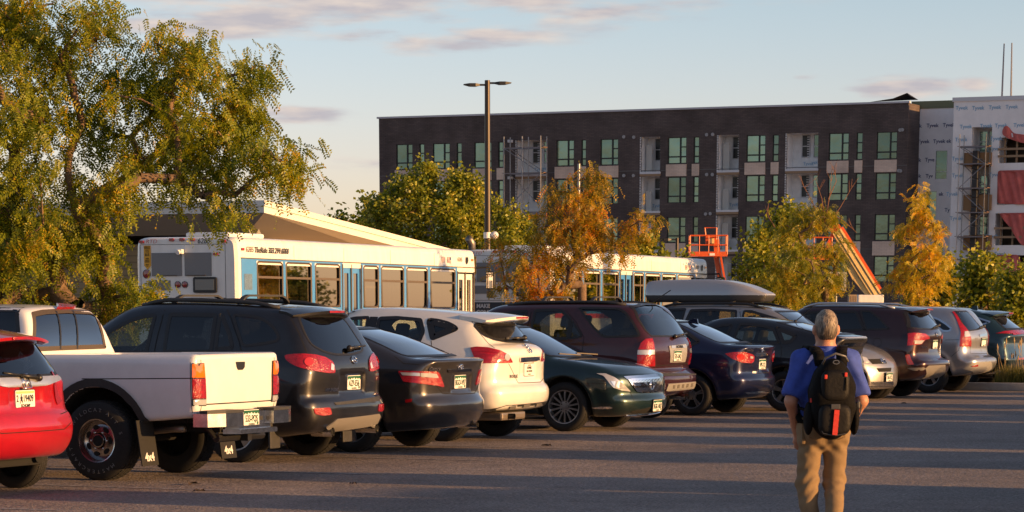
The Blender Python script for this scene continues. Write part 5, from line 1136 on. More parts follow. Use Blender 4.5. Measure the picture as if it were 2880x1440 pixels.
# ---------------------------------------------------------------- buildings
def plane_xz(P0, xd, px, py):                                  # pixel -> (along, height) on the upright plane through P0 along xd
    n = Vector((-xd[1], xd[0], 0)); d = ray(px, py); t = (Vector(P0) - EYE).dot(n) / d.dot(n); q = EYE + d * t
    return (q - Vector(P0)).dot(Vector((xd[0], xd[1], 0))), q.z
def brick_mat(name, c1, c2, mortar, scale=1.0, rough=.85):
    m = bpy.data.materials.new(name); m.use_nodes = True; nt = m.node_tree; b = nt.nodes['Principled BSDF']
    tc = nt.nodes.new('ShaderNodeTexCoord'); mp = nt.nodes.new('ShaderNodeMapping'); mp.inputs['Rotation'].default_value = (R(90), 0, 0)
    nt.links.new(tc.outputs['Object'], mp.inputs[0]); br = nt.nodes.new('ShaderNodeTexBrick')
    br.inputs['Scale'].default_value = scale; br.inputs['Brick Width'].default_value = .4; br.inputs['Row Height'].default_value = .11; br.inputs['Mortar Size'].default_value = .012
    br.inputs['Color1'].default_value = (*c1, 1); br.inputs['Color2'].default_value = (*c2, 1); br.inputs['Mortar'].default_value = (*mortar, 1)
    nt.links.new(mp.outputs[0], br.inputs[0])
    n = nt.nodes.new('ShaderNodeTexNoise'); n.inputs['Scale'].default_value = .5; n.inputs['Detail'].default_value = 5; nt.links.new(tc.outputs['Object'], n.inputs[0])
    mr = nt.nodes.new('ShaderNodeMapRange'); mr.inputs['From Min'].default_value = .35; mr.inputs['From Max'].default_value = .65; mr.inputs['To Min'].default_value = .8; mr.inputs['To Max'].default_value = 1.2; nt.links.new(n.outputs[0], mr.inputs[0])
    sc = nt.nodes.new('ShaderNodeVectorMath'); sc.operation = 'SCALE'; nt.links.new(br.outputs['Color'], sc.inputs[0]); nt.links.new(mr.outputs[0], sc.inputs['Scale'])
    nt.links.new(sc.outputs[0], b.inputs['Base Color']); b.inputs['Roughness'].default_value = rough; b.inputs['Specular IOR Level'].default_value = .25
    return m
def pierced(mb, x0, x1, z0, z1, holes, y=0.0, depth=.18, back=None):   # wall face with openings and their reveals (outside is -y)
    xs = sorted({x0, x1, *[h[0] for h in holes], *[h[1] for h in holes]}); zs = sorted({z0, z1, *[h[2] for h in holes], *[h[3] for h in holes]})
    for i in range(len(xs) - 1):
        for j in range(len(zs) - 1):
            cx, cz = (xs[i] + xs[i + 1]) / 2, (zs[j] + zs[j + 1]) / 2
            if any(h[0] < cx < h[1] and h[2] < cz < h[3] for h in holes): continue
            mb.add([(xs[i], y, zs[j]), (xs[i + 1], y, zs[j]), (xs[i + 1], y, zs[j + 1]), (xs[i], y, zs[j + 1])], [(0, 1, 2, 3)])
    for a, b, c, d in holes:
        yb = y + depth
        mb.add([(a, y, c), (b, y, c), (b, yb, c), (a, yb, c)], [(0, 1, 2, 3)]); mb.add([(a, y, d), (a, yb, d), (b, yb, d), (b, y, d)], [(0, 1, 2, 3)])
        mb.add([(a, y, c), (a, yb, c), (a, yb, d), (a, y, d)], [(0, 1, 2, 3)]); mb.add([(b, y, c), (b, y, d), (b, yb, d), (b, yb, c)], [(0, 1, 2, 3)])
M_BRICK = brick_mat('dark_brick', (.092, .073, .070), (.122, .095, .088), (.062, .053, .051))
M_TAN = brick_mat('tan_block', (.66, .51, .41), (.70, .55, .45), (.54, .43, .36))
M_FRAME = mat('bronze_window_frame', (.018, .017, .017), .5)
M_WRAP = mat('white_house_wrap', (.84, .82, .82), .6, noise=.06, nscale=1.2, bump=.12, bscale=1.6)
M_WRAPB = mat('white_balcony_wrap', (.82, .81, .80), .7, noise=.1, nscale=2)
def pane_mat():
    m = bpy.data.materials.new('green_reflecting_glass'); m.use_nodes = True; nt = m.node_tree; b = nt.nodes['Principled BSDF']
    tc = nt.nodes.new('ShaderNodeTexCoord'); n = nt.nodes.new('ShaderNodeTexNoise'); n.inputs['Scale'].default_value = .7; n.inputs['Detail'].default_value = 3; nt.links.new(tc.outputs['Object'], n.inputs[0])
    oi = nt.nodes.new('ShaderNodeObjectInfo'); cr = nt.nodes.new('ShaderNodeMix'); cr.data_type = 'RGBA'; cr.inputs['A'].default_value = (.12, .19, .155, 1); cr.inputs['B'].default_value = (.24, .34, .285, 1)
    nt.links.new(n.outputs[0], cr.inputs['Factor']); vr = nt.nodes.new('ShaderNodeMapRange'); vr.inputs['To Min'].default_value = .62; vr.inputs['To Max'].default_value = 1.3; nt.links.new(oi.outputs['Random'], vr.inputs[0]); vs_ = nt.nodes.new('ShaderNodeVectorMath'); vs_.operation = 'SCALE'; nt.links.new(cr.outputs['Result'], vs_.inputs[0]); nt.links.new(vr.outputs[0], vs_.inputs['Scale']); nt.links.new(vs_.outputs[0], b.inputs['Base Color'])
    b.inputs['Metallic'].default_value = .72; b.inputs['Roughness'].default_value = .10
    bp = nt.nodes.new('ShaderNodeBump'); bp.inputs['Strength'].default_value = .06; bp.inputs['Distance'].default_value = .3; nt.links.new(n.outputs[0], bp.inputs['Height']); nt.links.new(bp.outputs[0], b.inputs['Normal'])
    return m
M_PANE = pane_mat()
M_SLAT = mat('dark_interior', (.012, .014, .015), .3)
XD = (math.cos(-PSI), math.sin(-PSI)); D_B = 240.0
P0 = at_depth(1067.9, 600, D_B); P0.z = 0
def bx_(px, py=560): return plane_xz(P0, XD, px, py)[0]
k_ = D_B / 230.0
def bz_(z): return (z - CAM_H) * k_ + CAM_H
apt = empty('apartment_building', P0, -PSI, 'long dark brick apartment block with green windows and tan panels, still under construction', 'building')
XE = bx_(2548)
WT = [bz_(z) for z in (13.93, 11.06, 8.15, 5.18)]; WB = [bz_(z) for z in (12.03, 9.18, 6.30, 3.35)]; ROOF = bz_(15.9)
big = [(1114, 1160.2), (1217, 1265), (1333.6, 1382), (1564.4, 1614.4), (1688.6, 1738.9), (1878, 1930.7), (2099.3, 2152.7), (2330.8, 2387), (2465, 2522.8)]
small = [(1179.3, 1193.3), (1284, 1298.7), (1401, 1415.3), (1635, 1648.4), (1950.7, 1966.5), (2172.8, 2190), (2408.5, 2425.8)]
balc = [(1453, 1537.3), (1803.4, 1856.8), (2020, 2078), (2212.5, 2301)]
ypix = 420
W_ = [(bx_(a, ypix), bx_(b, ypix), i, 1) for a, b in big for i in range(4)] + [(bx_(a, ypix), bx_(b, ypix), i, 0) for a, b in small for i in range(4)]
holes = [(a, b, WB[i], WT[i]) for a, b, i, _ in W_]
bal = [(bx_(a, ypix), bx_(b, ypix), WB[i] - .60 * k_, WT[i] + .08) for a, b in balc for i in range(4)]
mb = MB(); pierced(mb, 0, XE, 0, ROOF, holes + bal)
mb.add([(XE, 0, 0), (XE, 12, 0), (XE, 12, ROOF), (XE, 0, ROOF)], [(0, 1, 2, 3)]); mb.add([(0, 0, 0), (0, 0, ROOF), (0, 12, ROOF), (0, 12, 0)], [(0, 1, 2, 3)]); mb.add([(0, .3, ROOF - .5), (XE, .3, ROOF - .5), (XE, 12, ROOF - .5), (0, 12, ROOF - .5)], [(0, 1, 2, 3)])
for px in (1090, 1265, 1455, 1650, 1800, 2018, 2212, 2428):   # control joints in the brickwork
    xx = bx_(px, 330); mb.box(xx - .03, xx + .03, -.004, .02, WT[0] + .15, ROOF - .02)
mb.build('wall', M_BRICK, apt, fix=False)
mb = MB(); mb.box(-.15, XE + .1, -.10, .25, ROOF + .002, ROOF + .14); mb.build('roof_edge', mat('grey_membrane', (.50, .50, .54), .6), apt)
mb = MB(); mb.add([(XE - 3.0, -.12, ROOF + .14), (XE - 1.2, -.12, ROOF + .35), (XE - .1, -.12, ROOF + .72), (XE + .12, -.12, ROOF + .5), (XE + .3, 1.5, ROOF + .3), (XE + .6, 3, ROOF + .05), (XE - .3, 1.5, ROOF + .3)], [(0, 1, 2, 6), (2, 3, 4, 6), (3, 4, 5)]); mb.build('loose_membrane', mat('black_membrane', (.02, .018, .02), .6), apt, fix=False)
for a, b, i, bg in W_:
    mb = MB(); mb.add([(a, .14, WB[i]), (b, .14, WB[i]), (b, .14, WT[i]), (a, .14, WT[i])], [(0, 1, 2, 3)]); w = mb.build('window', M_PANE, apt, fix=False)
    mb = MB(); z0, z1 = WB[i], WT[i]; zl = z0 + (z1 - z0) * .26; t = .05
    mb.box(a, b, .06, .17, zl - t, zl + t); mb.box(a, a + t, .06, .17, z0, z1); mb.box(b - t, b, .06, .17, z0, z1); mb.box(a + t, b - t, .062, .17, z1 - t, z1); mb.box(a + t, b - t, .062, .17, z0, z0 + t)
    if bg: xm = a + (b - a) * .66; mb.box(xm - t, xm + t, .058, .168, z0, z1); zz = zl + (z1 - zl) * .5; mb.box(xm, b, .064, .166, zz - t * .8, zz + t * .8)
    else: zz = zl + (z1 - zl) * .5; mb.box(a, b, .064, .166, zz - t * .8, zz + t * .8)
    mb.build('frame', M_FRAME, w)
for a, b, i, bg in W_:
    if i in (0, 2):                                            # tan spandrel under the fourth and second floors
        mb = MB(); mb.box(a - .12, b + .02, -.05, .0, WT[i + 1] + .06, WB[i] - .06); mb.build('spandrel_panel', M_TAN, apt)
mb = MB()
for zz in (bz_(11.56), bz_(5.70)): mb.box(0, XE, -.012, 0, zz - .03, zz + .03)
mb.build('string_course', mat('pale_mortar_line', (.12, .115, .115), .8), apt)
for q, (a, b, z0, z1) in enumerate(bal):
    i = q % 4; col = q // 4; dp = 1.5
    mb = MB(); mb.add([(a, .0, z0), (a, dp, z0), (a, dp, z1), (a, .0, z1)], [(3, 2, 1, 0)]); mb.add([(b, 0, z0), (b, dp, z0), (b, dp, z1), (b, 0, z1)], [(0, 1, 2, 3)]); mb.add([(a, dp, z0), (b, dp, z0), (b, dp, z1), (a, dp, z1)], [(0, 1, 2, 3)]); mb.add([(a, 0, z0), (b, 0, z0), (b, dp, z0), (a, dp, z0)], [(0, 1, 2, 3)]); mb.add([(a, 0, z1), (b, 0, z1), (b, dp, z1), (a, dp, z1)], [(3, 2, 1, 0)])
    n = 22
    for j in range(n): zz = z0 + (z1 - z0) * (j + .25) / n; mb.box(a - .10, a + .004, -.03, .004, zz, zz + (z1 - z0) / n * .5)
    bo = mb.build('balcony', M_WRAPB, apt, fix=False)
    mb = MB(); mb.box(a - .06, b + .06, -.10, .3, z0 - .30, z0 - .12); mb.k = 1; mb.box(a - .06, b + .06, -.12, .3, z0 - .12, z0 + .04); mb.build('balcony_slab', None, bo, mats=[mat('raw_timber', (.30, .20, .12), .8), mat('white_fascia', (.62, .63, .66), .6)])
    wd = b - a
    for fx in ((.42, .80) if wd > 2.2 else (.58,)):
        x0 = a + wd * fx - .32; zz0 = z0 + (z1 - z0) * .36; zz1 = z1 - .1
        mb = MB(); mb.add([(x0, dp - .05, zz0), (x0 + .64, dp - .05, zz0), (x0 + .64, dp - .05, zz1), (x0, dp - .05, zz1)], [(0, 1, 2, 3)]); w = mb.build('balcony_window', M_SLAT if fx < .7 else M_PANE, bo, fix=False)
        mb = MB(); mb.tube([(x0, dp - .07, zz0), (x0 + .64, dp - .07, zz0), (x0 + .64, dp - .07, zz1), (x0, dp - .07, zz1), (x0, dp - .07, zz0)], .04, 4); mb.box(x0, x0 + .64, dp - .1, dp - .06, (zz0 + zz1) / 2 - .03, (zz0 + zz1) / 2 + .03)
        for j in range(9):
            if fx < .7: mb.box(x0 + .42, x0 + .62, dp - .085, dp - .07, zz0 + (zz1 - zz0) * (j + .1) / 9, zz0 + (zz1 - zz0) * (j + .5) / 9)
        mb.build('frame', mat('white_vinyl', (.62, .62, .63), .5), w)
    if wd < 2.2: mb = MB(); mb.box(a + .15, a + .15 + wd * .3, .7, .78, z0, z0 + (z1 - z0) * (.78 if i != 1 else .6)); mb.build('leaning_board', mat('pale_board', (.55, .54, .50), .7), bo)
def decal_text(body, size, x, y, z, m, parent, nm='lettering', dirn=(0, -1, 0), xd=(1, 0, 0), **kw):
    vs, fs = text_mesh(body, size, .002, **kw); M = frame(Vector((x, y, z)), xd, dirn); return mesh_obj(nm, [M @ v for v in vs], fs, m, parent)
M_BLUE_L = mat('wrap_print_light_blue', (.22, .42, .60), .6); M_NAVY = mat('wrap_print_navy', (.03, .05, .16), .6)
for q, (fx, fz, t) in enumerate(((.5, .22, 'Tyvek'), (.7, .26, 'vek'))):
    for col, i in ((0, 0), (1, 1), (3, 0), (2, 1)):
        a, b, z0, z1 = bal[col * 4 + i]; decal_text(t, .34, a + (b - a) * fx, 1.48, z0 + (z1 - z0) * fz * .8, M_BLUE_L, apt)
for px, py in ((1437, 397), (1437, 500)): mb = MB(); x, z = plane_xz(P0, XD, px, py); mb.box(x - .2, x + .2, -.25, -.01, z - .12, z + .1, bev=.03); mb.build('wall_lamp', mat('lamp_white', (.6, .6, .62), .5), apt)
for px, py in ((1755, 385), (1783, 386), (1755, 494), (1782, 494), (1988, 379), (2005, 378), (1988, 491), (2004, 491), (2532, 366), (2538, 365), (2528, 480), (2533, 481), (1985, 602), (1998, 601)): mb = MB(); x, z = plane_xz(P0, XD, px, py); mb.lathe([(.001, -.08), (.13, -.08), (.13, -.001)], 12, 'y', (x, 0, z)); mb.build('vent_cap', mat('vent_grey', (.32, .32, .33), .5), apt)

# the wrapped building beside it
wr = empty('wrapped_building', P0, -PSI, 'building shell in white printed house wrap with red tarpaulins over its openings', 'building')
PA = P0 + Vector((U[0], U[1], 0)) * 3.0
def wa(px, py): return plane_xz(PA, XD, px, py)
def wb(px, py): return plane_xz(P0, XD, px, py)
xa0 = wa(2560, 450)[0]; xa1 = wa(2720, 450)[0]; za = wa(2620, 305)[1]
cA = lambda x, y: (2580 + x * .4658, 240 + y * .4658)
hA = []
for (x0, y0, x1, y1) in ((105, 392, 183, 568), (45, 638, 118, 808), (108, 893, 160, 1060)):
    a = wa(*cA(x0, y1)); b = wa(*cA(x1, y0)); hA.append((a[0], b[0], a[1], b[1]))
mb = MB(); pierced(mb, xa0, xa1, 0, za, hA, 3.0, .12); mb.build('wall', M_WRAP, wr, fix=False)
mb = MB(); mb.box(xa0, xa1, 2.93, 3.2, za + .003, za + .55); mb.build('parapet', mat('green_sheathing', (.16, .17, .10), .8), wr)
for a, b, c, d in hA:
    mb = MB(); mb.add([(a, 3.1, c), (b, 3.1, c), (b, 3.1, d), (a, 3.1, d)], [(0, 1, 2, 3)]); w = mb.build('window', M_PANE, wr, fix=False)
    mb = MB(); t = .04
    for r4 in ((a, a + t, c, d), (b - t, b, c, d), (a + t, b - t, d - t, d), (a + t, b - t, c, c + t), (a + t, b - t, c + (d - c) * .25, c + (d - c) * .25 + t)): mb.box(r4[0], r4[1], 3.02, 3.12, r4[2], r4[3])
    mb.build('frame', mat('white_vinyl', (.62, .62, .63), .5), w)
xb0 = wb(2678, 450)[0]; xb1 = xb0 + 32; zb = wb(2690, 286)[1]
def hB(x0, y0, x1, y1): a = wb(*cA(x0, y1)); b = wb(*cA(x1, y0)); return (a[0], b[0], a[1], b[1])
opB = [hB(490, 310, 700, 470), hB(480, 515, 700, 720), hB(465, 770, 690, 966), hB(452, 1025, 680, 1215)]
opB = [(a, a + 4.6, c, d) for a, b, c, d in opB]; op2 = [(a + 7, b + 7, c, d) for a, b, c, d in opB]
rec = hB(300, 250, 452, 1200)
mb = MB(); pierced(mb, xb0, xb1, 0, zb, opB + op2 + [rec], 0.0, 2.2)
mb.add([(xb0, 0, 0), (xb0, 0, zb), (xb0, 3, zb), (xb0, 3, 0)], [(0, 1, 2, 3)]); mb.build('wall', M_WRAP, wr, fix=False)
mb = MB(); mb.box(xb0 - .1, xb1, -.1, .3, zb + .003, zb + .30); mb.build('parapet', mat('white_fascia', (.62, .63, .66), .6), wr)
M_TIM = mat('raw_timber', (.30, .20, .12), .8); M_TARP = mat('red_tarpaulin', (.52, .115, .10), .7, noise=.2, nscale=1.5)
for a, b, c, d in opB + op2: mb = MB(); mb.add([(a, 2.2, c), (b, 2.2, c), (b, 2.2, d), (a, 2.2, d)], [(0, 1, 2, 3)]); mb.build('interior_wall', mat('shaded_plywood', (.05, .035, .022), .9), wr, fix=False)  # darkness inside the openings is put into this plywood colour
for (a, b, c, d) in (opB[0], opB[2]):
    mb = MB(); h = d - c
    for f in (.22, .50): mb.box(a - .05, b, -.10, -.03, c + h * f, c + h * f + .16)
    for i in range(5): mb.box(a + .3 + i * .9, a + .42 + i * .9, .3, .45, c, d)
    mb.build('guard_rail', M_TIM, wr)
mb = MB(); a, b, c, d = rec; mb.add([(a, 1.6, c), (b, 1.6, c), (b, 1.6, d), (a, 1.6, d)], [(0, 1, 2, 3)]); mb.build('balcony_back', M_WRAPB, wr, fix=False)
for (y0, y1) in ((405, 490), (660, 755), (905, 995)):
    h = hB(300, y0, 452, y1); mb = MB(); mb.box(h[0] - .25, h[1], -.25, 1.5, h[2], h[3]); mb.build('balcony_edge', mat('plywood', (.33, .19, .09), .8), wr)
for (y0, y1) in ((270, 400), (540, 650), (790, 900)):
    for f in (.28, .66):
        h = hB(300, y0, 452, y1); x0 = h[0] + (h[1] - h[0]) * f; mb = MB(); mb.add([(x0, 1.5, h[2]), (x0 + .62, 1.5, h[2]), (x0 + .62, 1.5, h[3]), (x0, 1.5, h[3])], [(0, 1, 2, 3)]); w = mb.build('window', M_PANE, wr, fix=False)
        mb = MB(); mb.tube([(x0, 1.47, h[2]), (x0 + .62, 1.47, h[2]), (x0 + .62, 1.47, h[3]), (x0, 1.47, h[3]), (x0, 1.47, h[2])], .04, 4); mb.box(x0, x0 + .62, 1.45, 1.49, (h[2] + h[3]) / 2 - .03, (h[2] + h[3]) / 2 + .03); mb.build('frame', mat('white_vinyl', (.62, .62, .63), .5), w)
h = hB(328, 398, 388, 1190); mb = MB(); nseg = 14
for i in range(nseg): zt = h[3] - (h[3] - h[2]) * i / nseg; zz = h[3] - (h[3] - h[2]) * (i + 1) / nseg; mb.box(h[0], h[1], -.9, -.35, zz + .03, zt, bev=.05)
chute = mb.build('rubbish_chute', mat('dark_mesh', (.035, .036, .04), .7), None); chute.location = P0; chute.rotation_euler = (0, 0, -PSI); tag(chute, 'dark grey rubbish chute standing upright in the scaffold', 'chute')
def scaffold(P, x0, x1, zs, y0, y1, label, rad=.045):
    mb = MB(); s = empty('scaffold', P, -PSI, label, 'scaffold')
    for x in (x0, (x0 + x1) / 2 if x1 - x0 > 3 else x1, x1):
        for y in (y0, y1): mb.tube([(x, y, 0), (x, y, zs[-1] + .9)], rad, 6)
    mb.build('uprights', mat('galvanised_tube', (.30, .30, .31), .45, .6), s)
    mb = MB()
    for i, z in enumerate(zs):
        for y in (y0, y1): mb.tube([(x0, y, z), (x1, y, z)], rad * .8, 6)
        for x in (x0, x1): mb.tube([(x, y0, z), (x, y1, z)], rad * .8, 6)
        if i: mb.tube([(x0, y0, zs[i - 1]), (x1, y0, z)] if i % 2 else [(x1, y0, zs[i - 1]), (x0, y0, z)], rad * .7, 6); mb.tube([(x1, y1, zs[i - 1]), (x0, y1, z)], rad * .7, 6)
    mb.build('braces', mat('galvanised_tube', (.30, .30, .31), .45, .6), s)
    mb = MB()
    for z in zs: mb.box(x0 - .2, x1 + .2, y0 + .1, y1 - .3, z + .03, z + .07)
    if zs: mb.build('planks', mat('weathered_plank', (.22, .13, .09), .8), s)
    return s
h = hB(258, 340, 440, 1200); scaffold(P0, h[0] + .05, h[1] + .1, [h[2] + (h[3] - h[2]) * f for f in (.0, .17, .33, .50, .67, .84, .96)], -1.5, -.3, 'tall tube scaffold in front of the white wrapped wall')
sx0 = bx_(1441, 560); a, b, z0, z1 = bal[0]
scaffold(P0, sx0, b + .2, [bal[3][2], bal[2][2], bal[1][2], bal[0][2] + .05, bal[0][2] + 2.0], -1.6, -.4, 'tube scaffold at the white balconies of the dark brick block')
def cloth(outline, y, label=None, sag=.12):
    xs, zs = zip(*outline); mb = MB(); n = 26; vs = []; nx, nz = n, n
    pts = round_poly(outline, .25, 3); lo = (min(xs), min(zs)); hi = (max(xs), max(zs)); gx = [(lo[0] + (hi[0] - lo[0]) * (i + .5) / n, lo[1] + (hi[1] - lo[1]) * (j + .5) / n) for i in range(n) for j in range(n)]
    d = seg_dist(np.array([p[0] for p in gx]), np.array([p[1] for p in gx]), pts); ins = [p for p, q in zip(gx, d) if q < -.1]
    r = delaunay_2d_cdt([Vector(p) for p in pts] + [Vector(p) for p in ins], [], [list(range(len(pts)))], 1, 1e-5)
    vs = [(p.x, y - .12 - sag * math.sin(p.x * 5.1 + .6 * math.sin(p.y * 2)) * .6 - .07 * math.sin(p.x * 11 + p.y * 3), p.y) for p in r[0]]
    nb = len(vs); vs2 = vs + [(v[0], v[1] + .02, v[2]) for v in vs]; fs = [tuple(f) for f in r[2]] + [tuple(i + nb for i in f[::-1]) for f in r[2]]
    o = mesh_obj('tarpaulin', vs2, fs, M_TARP, None, True); o.location = P0; o.rotation_euler = (0, 0, -PSI); return tag(o, label, 'tarpaulin', 'red tarpaulins on the wrapped building')
def cb(*pts): return [wb(*cA(x, y)) for x, y in pts]
cloth(cb((515, 262), (545, 238), (580, 290), (660, 300), (700, 300), (700, 350), (640, 350), (560, 325), (515, 300)), 0, 'crumpled strip of red tarpaulin rolled above the topmost opening')
cloth(cb((484, 515), (720, 510), (715, 722), (600, 718), (482, 715)), 0, 'red tarpaulin stretched flat over the second opening from the top')
cloth(cb((492, 772), (700, 768), (690, 968), (630, 968), (575, 880), (520, 805)), 0, 'red tarpaulin drawn aside into a triangle at the third opening')
cloth(cb((456, 1025), (615, 1022), (636, 1090), (600, 1130), (580, 1230), (450, 1210)), 0, 'red tarpaulin hanging ragged over the lowest opening, behind the trees')
for (x, y, t) in ((92, 243, 'Tyvek'), (190, 240, 'Tyvek'), (12, 246, 'ek'), (37, 340, 'Tyvek'), (150, 338, 'Tyvek ek'), (8, 452, 'ek'), (75, 450, 'Tyve'), (72, 548, 'Tyv'), (8, 548, 'ek'), (20, 660, 'yv'), (143, 657, 'ek'), (180, 753, 'Ty'), (145, 863, 'Tyvek'), (68, 866, 'k')): q = wa(*cA(x, y)); decal_text(t, .38, q[0], 2.985, q[1], M_NAVY, wr, bold=.006)
for (x, y) in ((268, 137), (367, 137), (468, 133), (570, 130), (293, 250), (415, 245), (505, 243), (618, 240), (265, 328), (476, 322), (245, 443), (470, 383), (470, 540), (245, 545), (210, 657), (232, 803), (450, 912), (500, 1018)): q = wb(*cA(x, y)); decal_text('Tyvek', .38, q[0], -.015, q[1], M_BLUE_L, wr, bold=.006)
for i, (px, py0, py1, lb) in enumerate(((2777, 118, 282, 'left of two thin masts on the white building roof'), (2804, 116, 280, 'right of two thin masts on the white building roof'))):
    a = wb(px, py1); b = wb(px + (5 if i == 0 else 0), py0); mb = MB(); mb.tube([(a[0], 4, zb - .5), (b[0] + .05, 4, b[1] + .2)], [.08, .05], 6); o = mb.build('roof_mast', mat('mast_grey', (.22, .22, .24), .5, .4)); o.location = P0; o.rotation_euler = (0, 0, -PSI); tag(o, lb, 'mast', 'thin roof masts')
# ---------------------------------------------------------------- buses
M_BUSW = mat('bus_white', (.74, .73, .70), .38, coat=.4, noise=.09, nscale=2.5, stretch=(2.2, 1, .35)); M_BUSB = mat('bus_blue', (.06, .25, .60), .35, coat=.5); M_BUSR = mat('bus_red_stripe', (.55, .05, .05), .4)
M_MESH = mat('grey_mesh_grille', (.20, .20, .20), .6, noise=.35, nscale=90); M_BRNZ = mat('brown_rubber_seal', (.10, .078, .058), .55); M_INK = mat('ink_black', (.012, .012, .012), .5); M_YEL = mat('sign_yellow', (.72, .36, .015), .5)
G_BUS = glass('bus_window_glass', (.16, .15, .13), refl=4.2, gcol=(.80, .74, .66))
def bus(x, y, z, psi, tau, num, label, ad=False):
    r = empty('bus', (x, y, z), math.pi / 2 - psi, label, 'bus', 'white and blue city buses'); r.rotation_euler = (0, tau, math.pi / 2 - psi)
    L, W, H = 12.2, 2.59, 3.04
    wins = [(.83, 2.03), (2.14, 3.37), (3.52, 4.76), (5.91, 6.72), (6.83, 8.06), (8.18, 9.37), (9.50, 10.95)]
    sec = round_poly([(0, .30), (0, 2.62), (.03, H - .02), (.25, H + .02), (W - .25, H + .02), (W - .03, H - .02), (W, 2.62), (W, .30)], .14, 4)
    holes = [(a, b, 1.575, 2.56) for a, b in wins]
    mb = MB()                                                  # shell: roof and far side as an extrusion, the near side pierced by its windows
    n = len(sec); ring = [i for i, p in enumerate(sec)]
    def X0(p): return .10 * (1 - min(1, max(0, (p[1] - 2.5) / .6)) * 0) * 0
    st = [(0.0, .94), (.06, .985), (.14, 1.0), (L - .12, 1.0), (L, .96)]
    vs = []
    for xx, s_ in st:
        for a, b in sec: vs.append((xx, W / 2 + (a - W / 2) * s_, 1.7 + (b - 1.7) * (1 - (1 - s_) * .6)))
    for i in range(len(st) - 1):
        for j in range(n):
            p, q = sec[j], sec[(j + 1) % n]
            if i == 2 and p[0] < .002 and q[0] < .002 and abs(p[1] - q[1]) > 1: continue
            mb.add([vs[i * n + j], vs[i * n + (j + 1) % n], vs[(i + 1) * n + (j + 1) % n], vs[(i + 1) * n + j]], [(0, 3, 2, 1)])
    mb.add([vs[j] for j in range(n)], [tuple(range(n))[::-1]]); mb.add([vs[(len(st) - 1) * n + j] for j in range(n)], [tuple(range(n))])
    z0, z1 = min(p[1] for p in sec if p[0] < .002), max(p[1] for p in sec if p[0] < .002)
    pierced(mb, .14, L - .12, z0, z1, holes + [(4.88, 5.80, .5, 2.56), (11.08, 12.02, .5, 2.59)], 0.0, .07)
    body = mb.build('body', M_BUSW, r); auto_smooth(body, 40)
    mb = MB(); pierced(mb, 0.15, 11.05, 1.40, 2.575, [(a - .0, b + .0, 1.575, 2.56) for a, b in wins] + [(4.88, 5.80, 1.3, 2.6)], -.006, .005); mb.build('blue_band', M_BUSB, r, fix=False)
    mb = MB(); mb.box(.14, 4.87, -.012, -.004, 1.30, 1.42); mb.box(5.81, 11.05, -.012, -.004, 1.30, 1.42); mb.build('red_stripe', M_BUSR, r)
    mb = MB(); mb.box(.14, L - .12, -.02, -.002, 2.595, 2.615); mb.build('drip_rail', M_BRNZ, r)
    for xx in (2.55, 4.95, 7.35, 9.75): mb = MB(); mb.box(xx - .004, xx + .004, -.003, .0, 2.62, 2.93); mb.build('panel_seam', mat('seam_grey', (.30, .28, .25), .7), r)
    for a, b in wins:
        pl = round_poly([(a, 1.575), (b, 1.575), (b, 2.56), (a, 2.56)], .10, 4); mb = MB(); mb.add([(p, .035, q) for p, q in pl], [tuple(range(len(pl)))]); w = mb.build('window', G_BUS, r, fix=False)
        mb = MB(); mb.tube([(p, -.002, q) for p, q in round_poly([(a + .02, 1.595), (b - .02, 1.595), (b - .02, 2.54), (a + .02, 2.54)], .12, 5)] + [(a + .02 + .06, -.002, 1.595)], .021, 4); mb.box(a, b, .0, .04, 2.185, 2.235)
        for pa, pb in (((a, 1.575), (a, 1.575)),): pass
        mb.build('frame', M_BRNZ, w)
    for (a, b, m, zt) in ((4.88, 5.80, M_BUSB, 2.56), (11.08, 12.02, M_BUSW, 2.50)):   # doors: two leaves each
        for q in range(2):
            x0 = a + .02 + q * (b - a) / 2; x1 = a - .02 + (q + 1) * (b - a) / 2; mb = MB(); pierced(mb, x0, x1, .5, zt - .06, [(x0 + .12, x1 - .09, .75, zt - .2)], .03, .03); d = mb.build('door', m, r, fix=False)
            mb = MB(); mb.add([(x0 + .12, .05, .75), (x1 - .09, .05, .75), (x1 - .09, .05, zt - .2), (x0 + .12, .05, zt - .2)], [(0, 1, 2, 3)]); mb.build('pane', G_BUS, d, fix=False)
        mb = MB(); mb.box((a + b) / 2 - .02, (a + b) / 2 + .02, .0, .06, .5, zt); mb.box(a - .04, a, -.02, .05, .5, zt); mb.box(b, b + .03, -.02, .05, .5, zt); mb.build('door_seal', M_BRNZ, r)
    # rear face
    def onrear(name, y0, y1, z0, z1, m, d=.02, rr=.0, k=None):
        mb = MB(); pl = [(y0, z0), (y1, z0), (y1, z1), (y0, z1)]; pl = round_poly(pl, rr, 4) if rr else pl; mb.prism(pl, -d, .01, 'yz'); return mb.build(name, m, r)
    for y0, y1 in ((1.40, 2.17), (.65, 1.33)): onrear('engine_grille', y0, y1, 2.22, 2.72, M_MESH, .012)
    onrear('small_grille', 1.70, 2.27, 1.92, 2.13, M_MESH, .012); onrear('engine_hatch_line', .30, 2.46, 2.895, 2.903, M_GAP, .004); onrear('engine_hatch_line', .30, .308, 1.3, 2.9, M_GAP, .004); onrear('engine_hatch_line', 2.452, 2.46, 1.3, 2.9, M_GAP, .004)
    onrear('engine_hatch_line', .3, 2.46, 1.745, 1.755, M_GAP, .004)
    lc = onrear('destination_box', .52, 1.10, 1.86, 2.2, M_INK, .05, .05); mb = MB(); mb.box(-.056, -.05, .57, 1.05, 1.92, 2.15); mb.build('screen', mat('grey_screen', (.16, .17, .17), .15), lc)
    for y, z in ((2.41, 2.96), (1.64, 3.0), (1.38, 3.0), (1.12, 3.0), (.34, 2.96)): onrear('marker_light', y - .055, y + .055, z - .032, z + .032, M_RED, .045, .02)
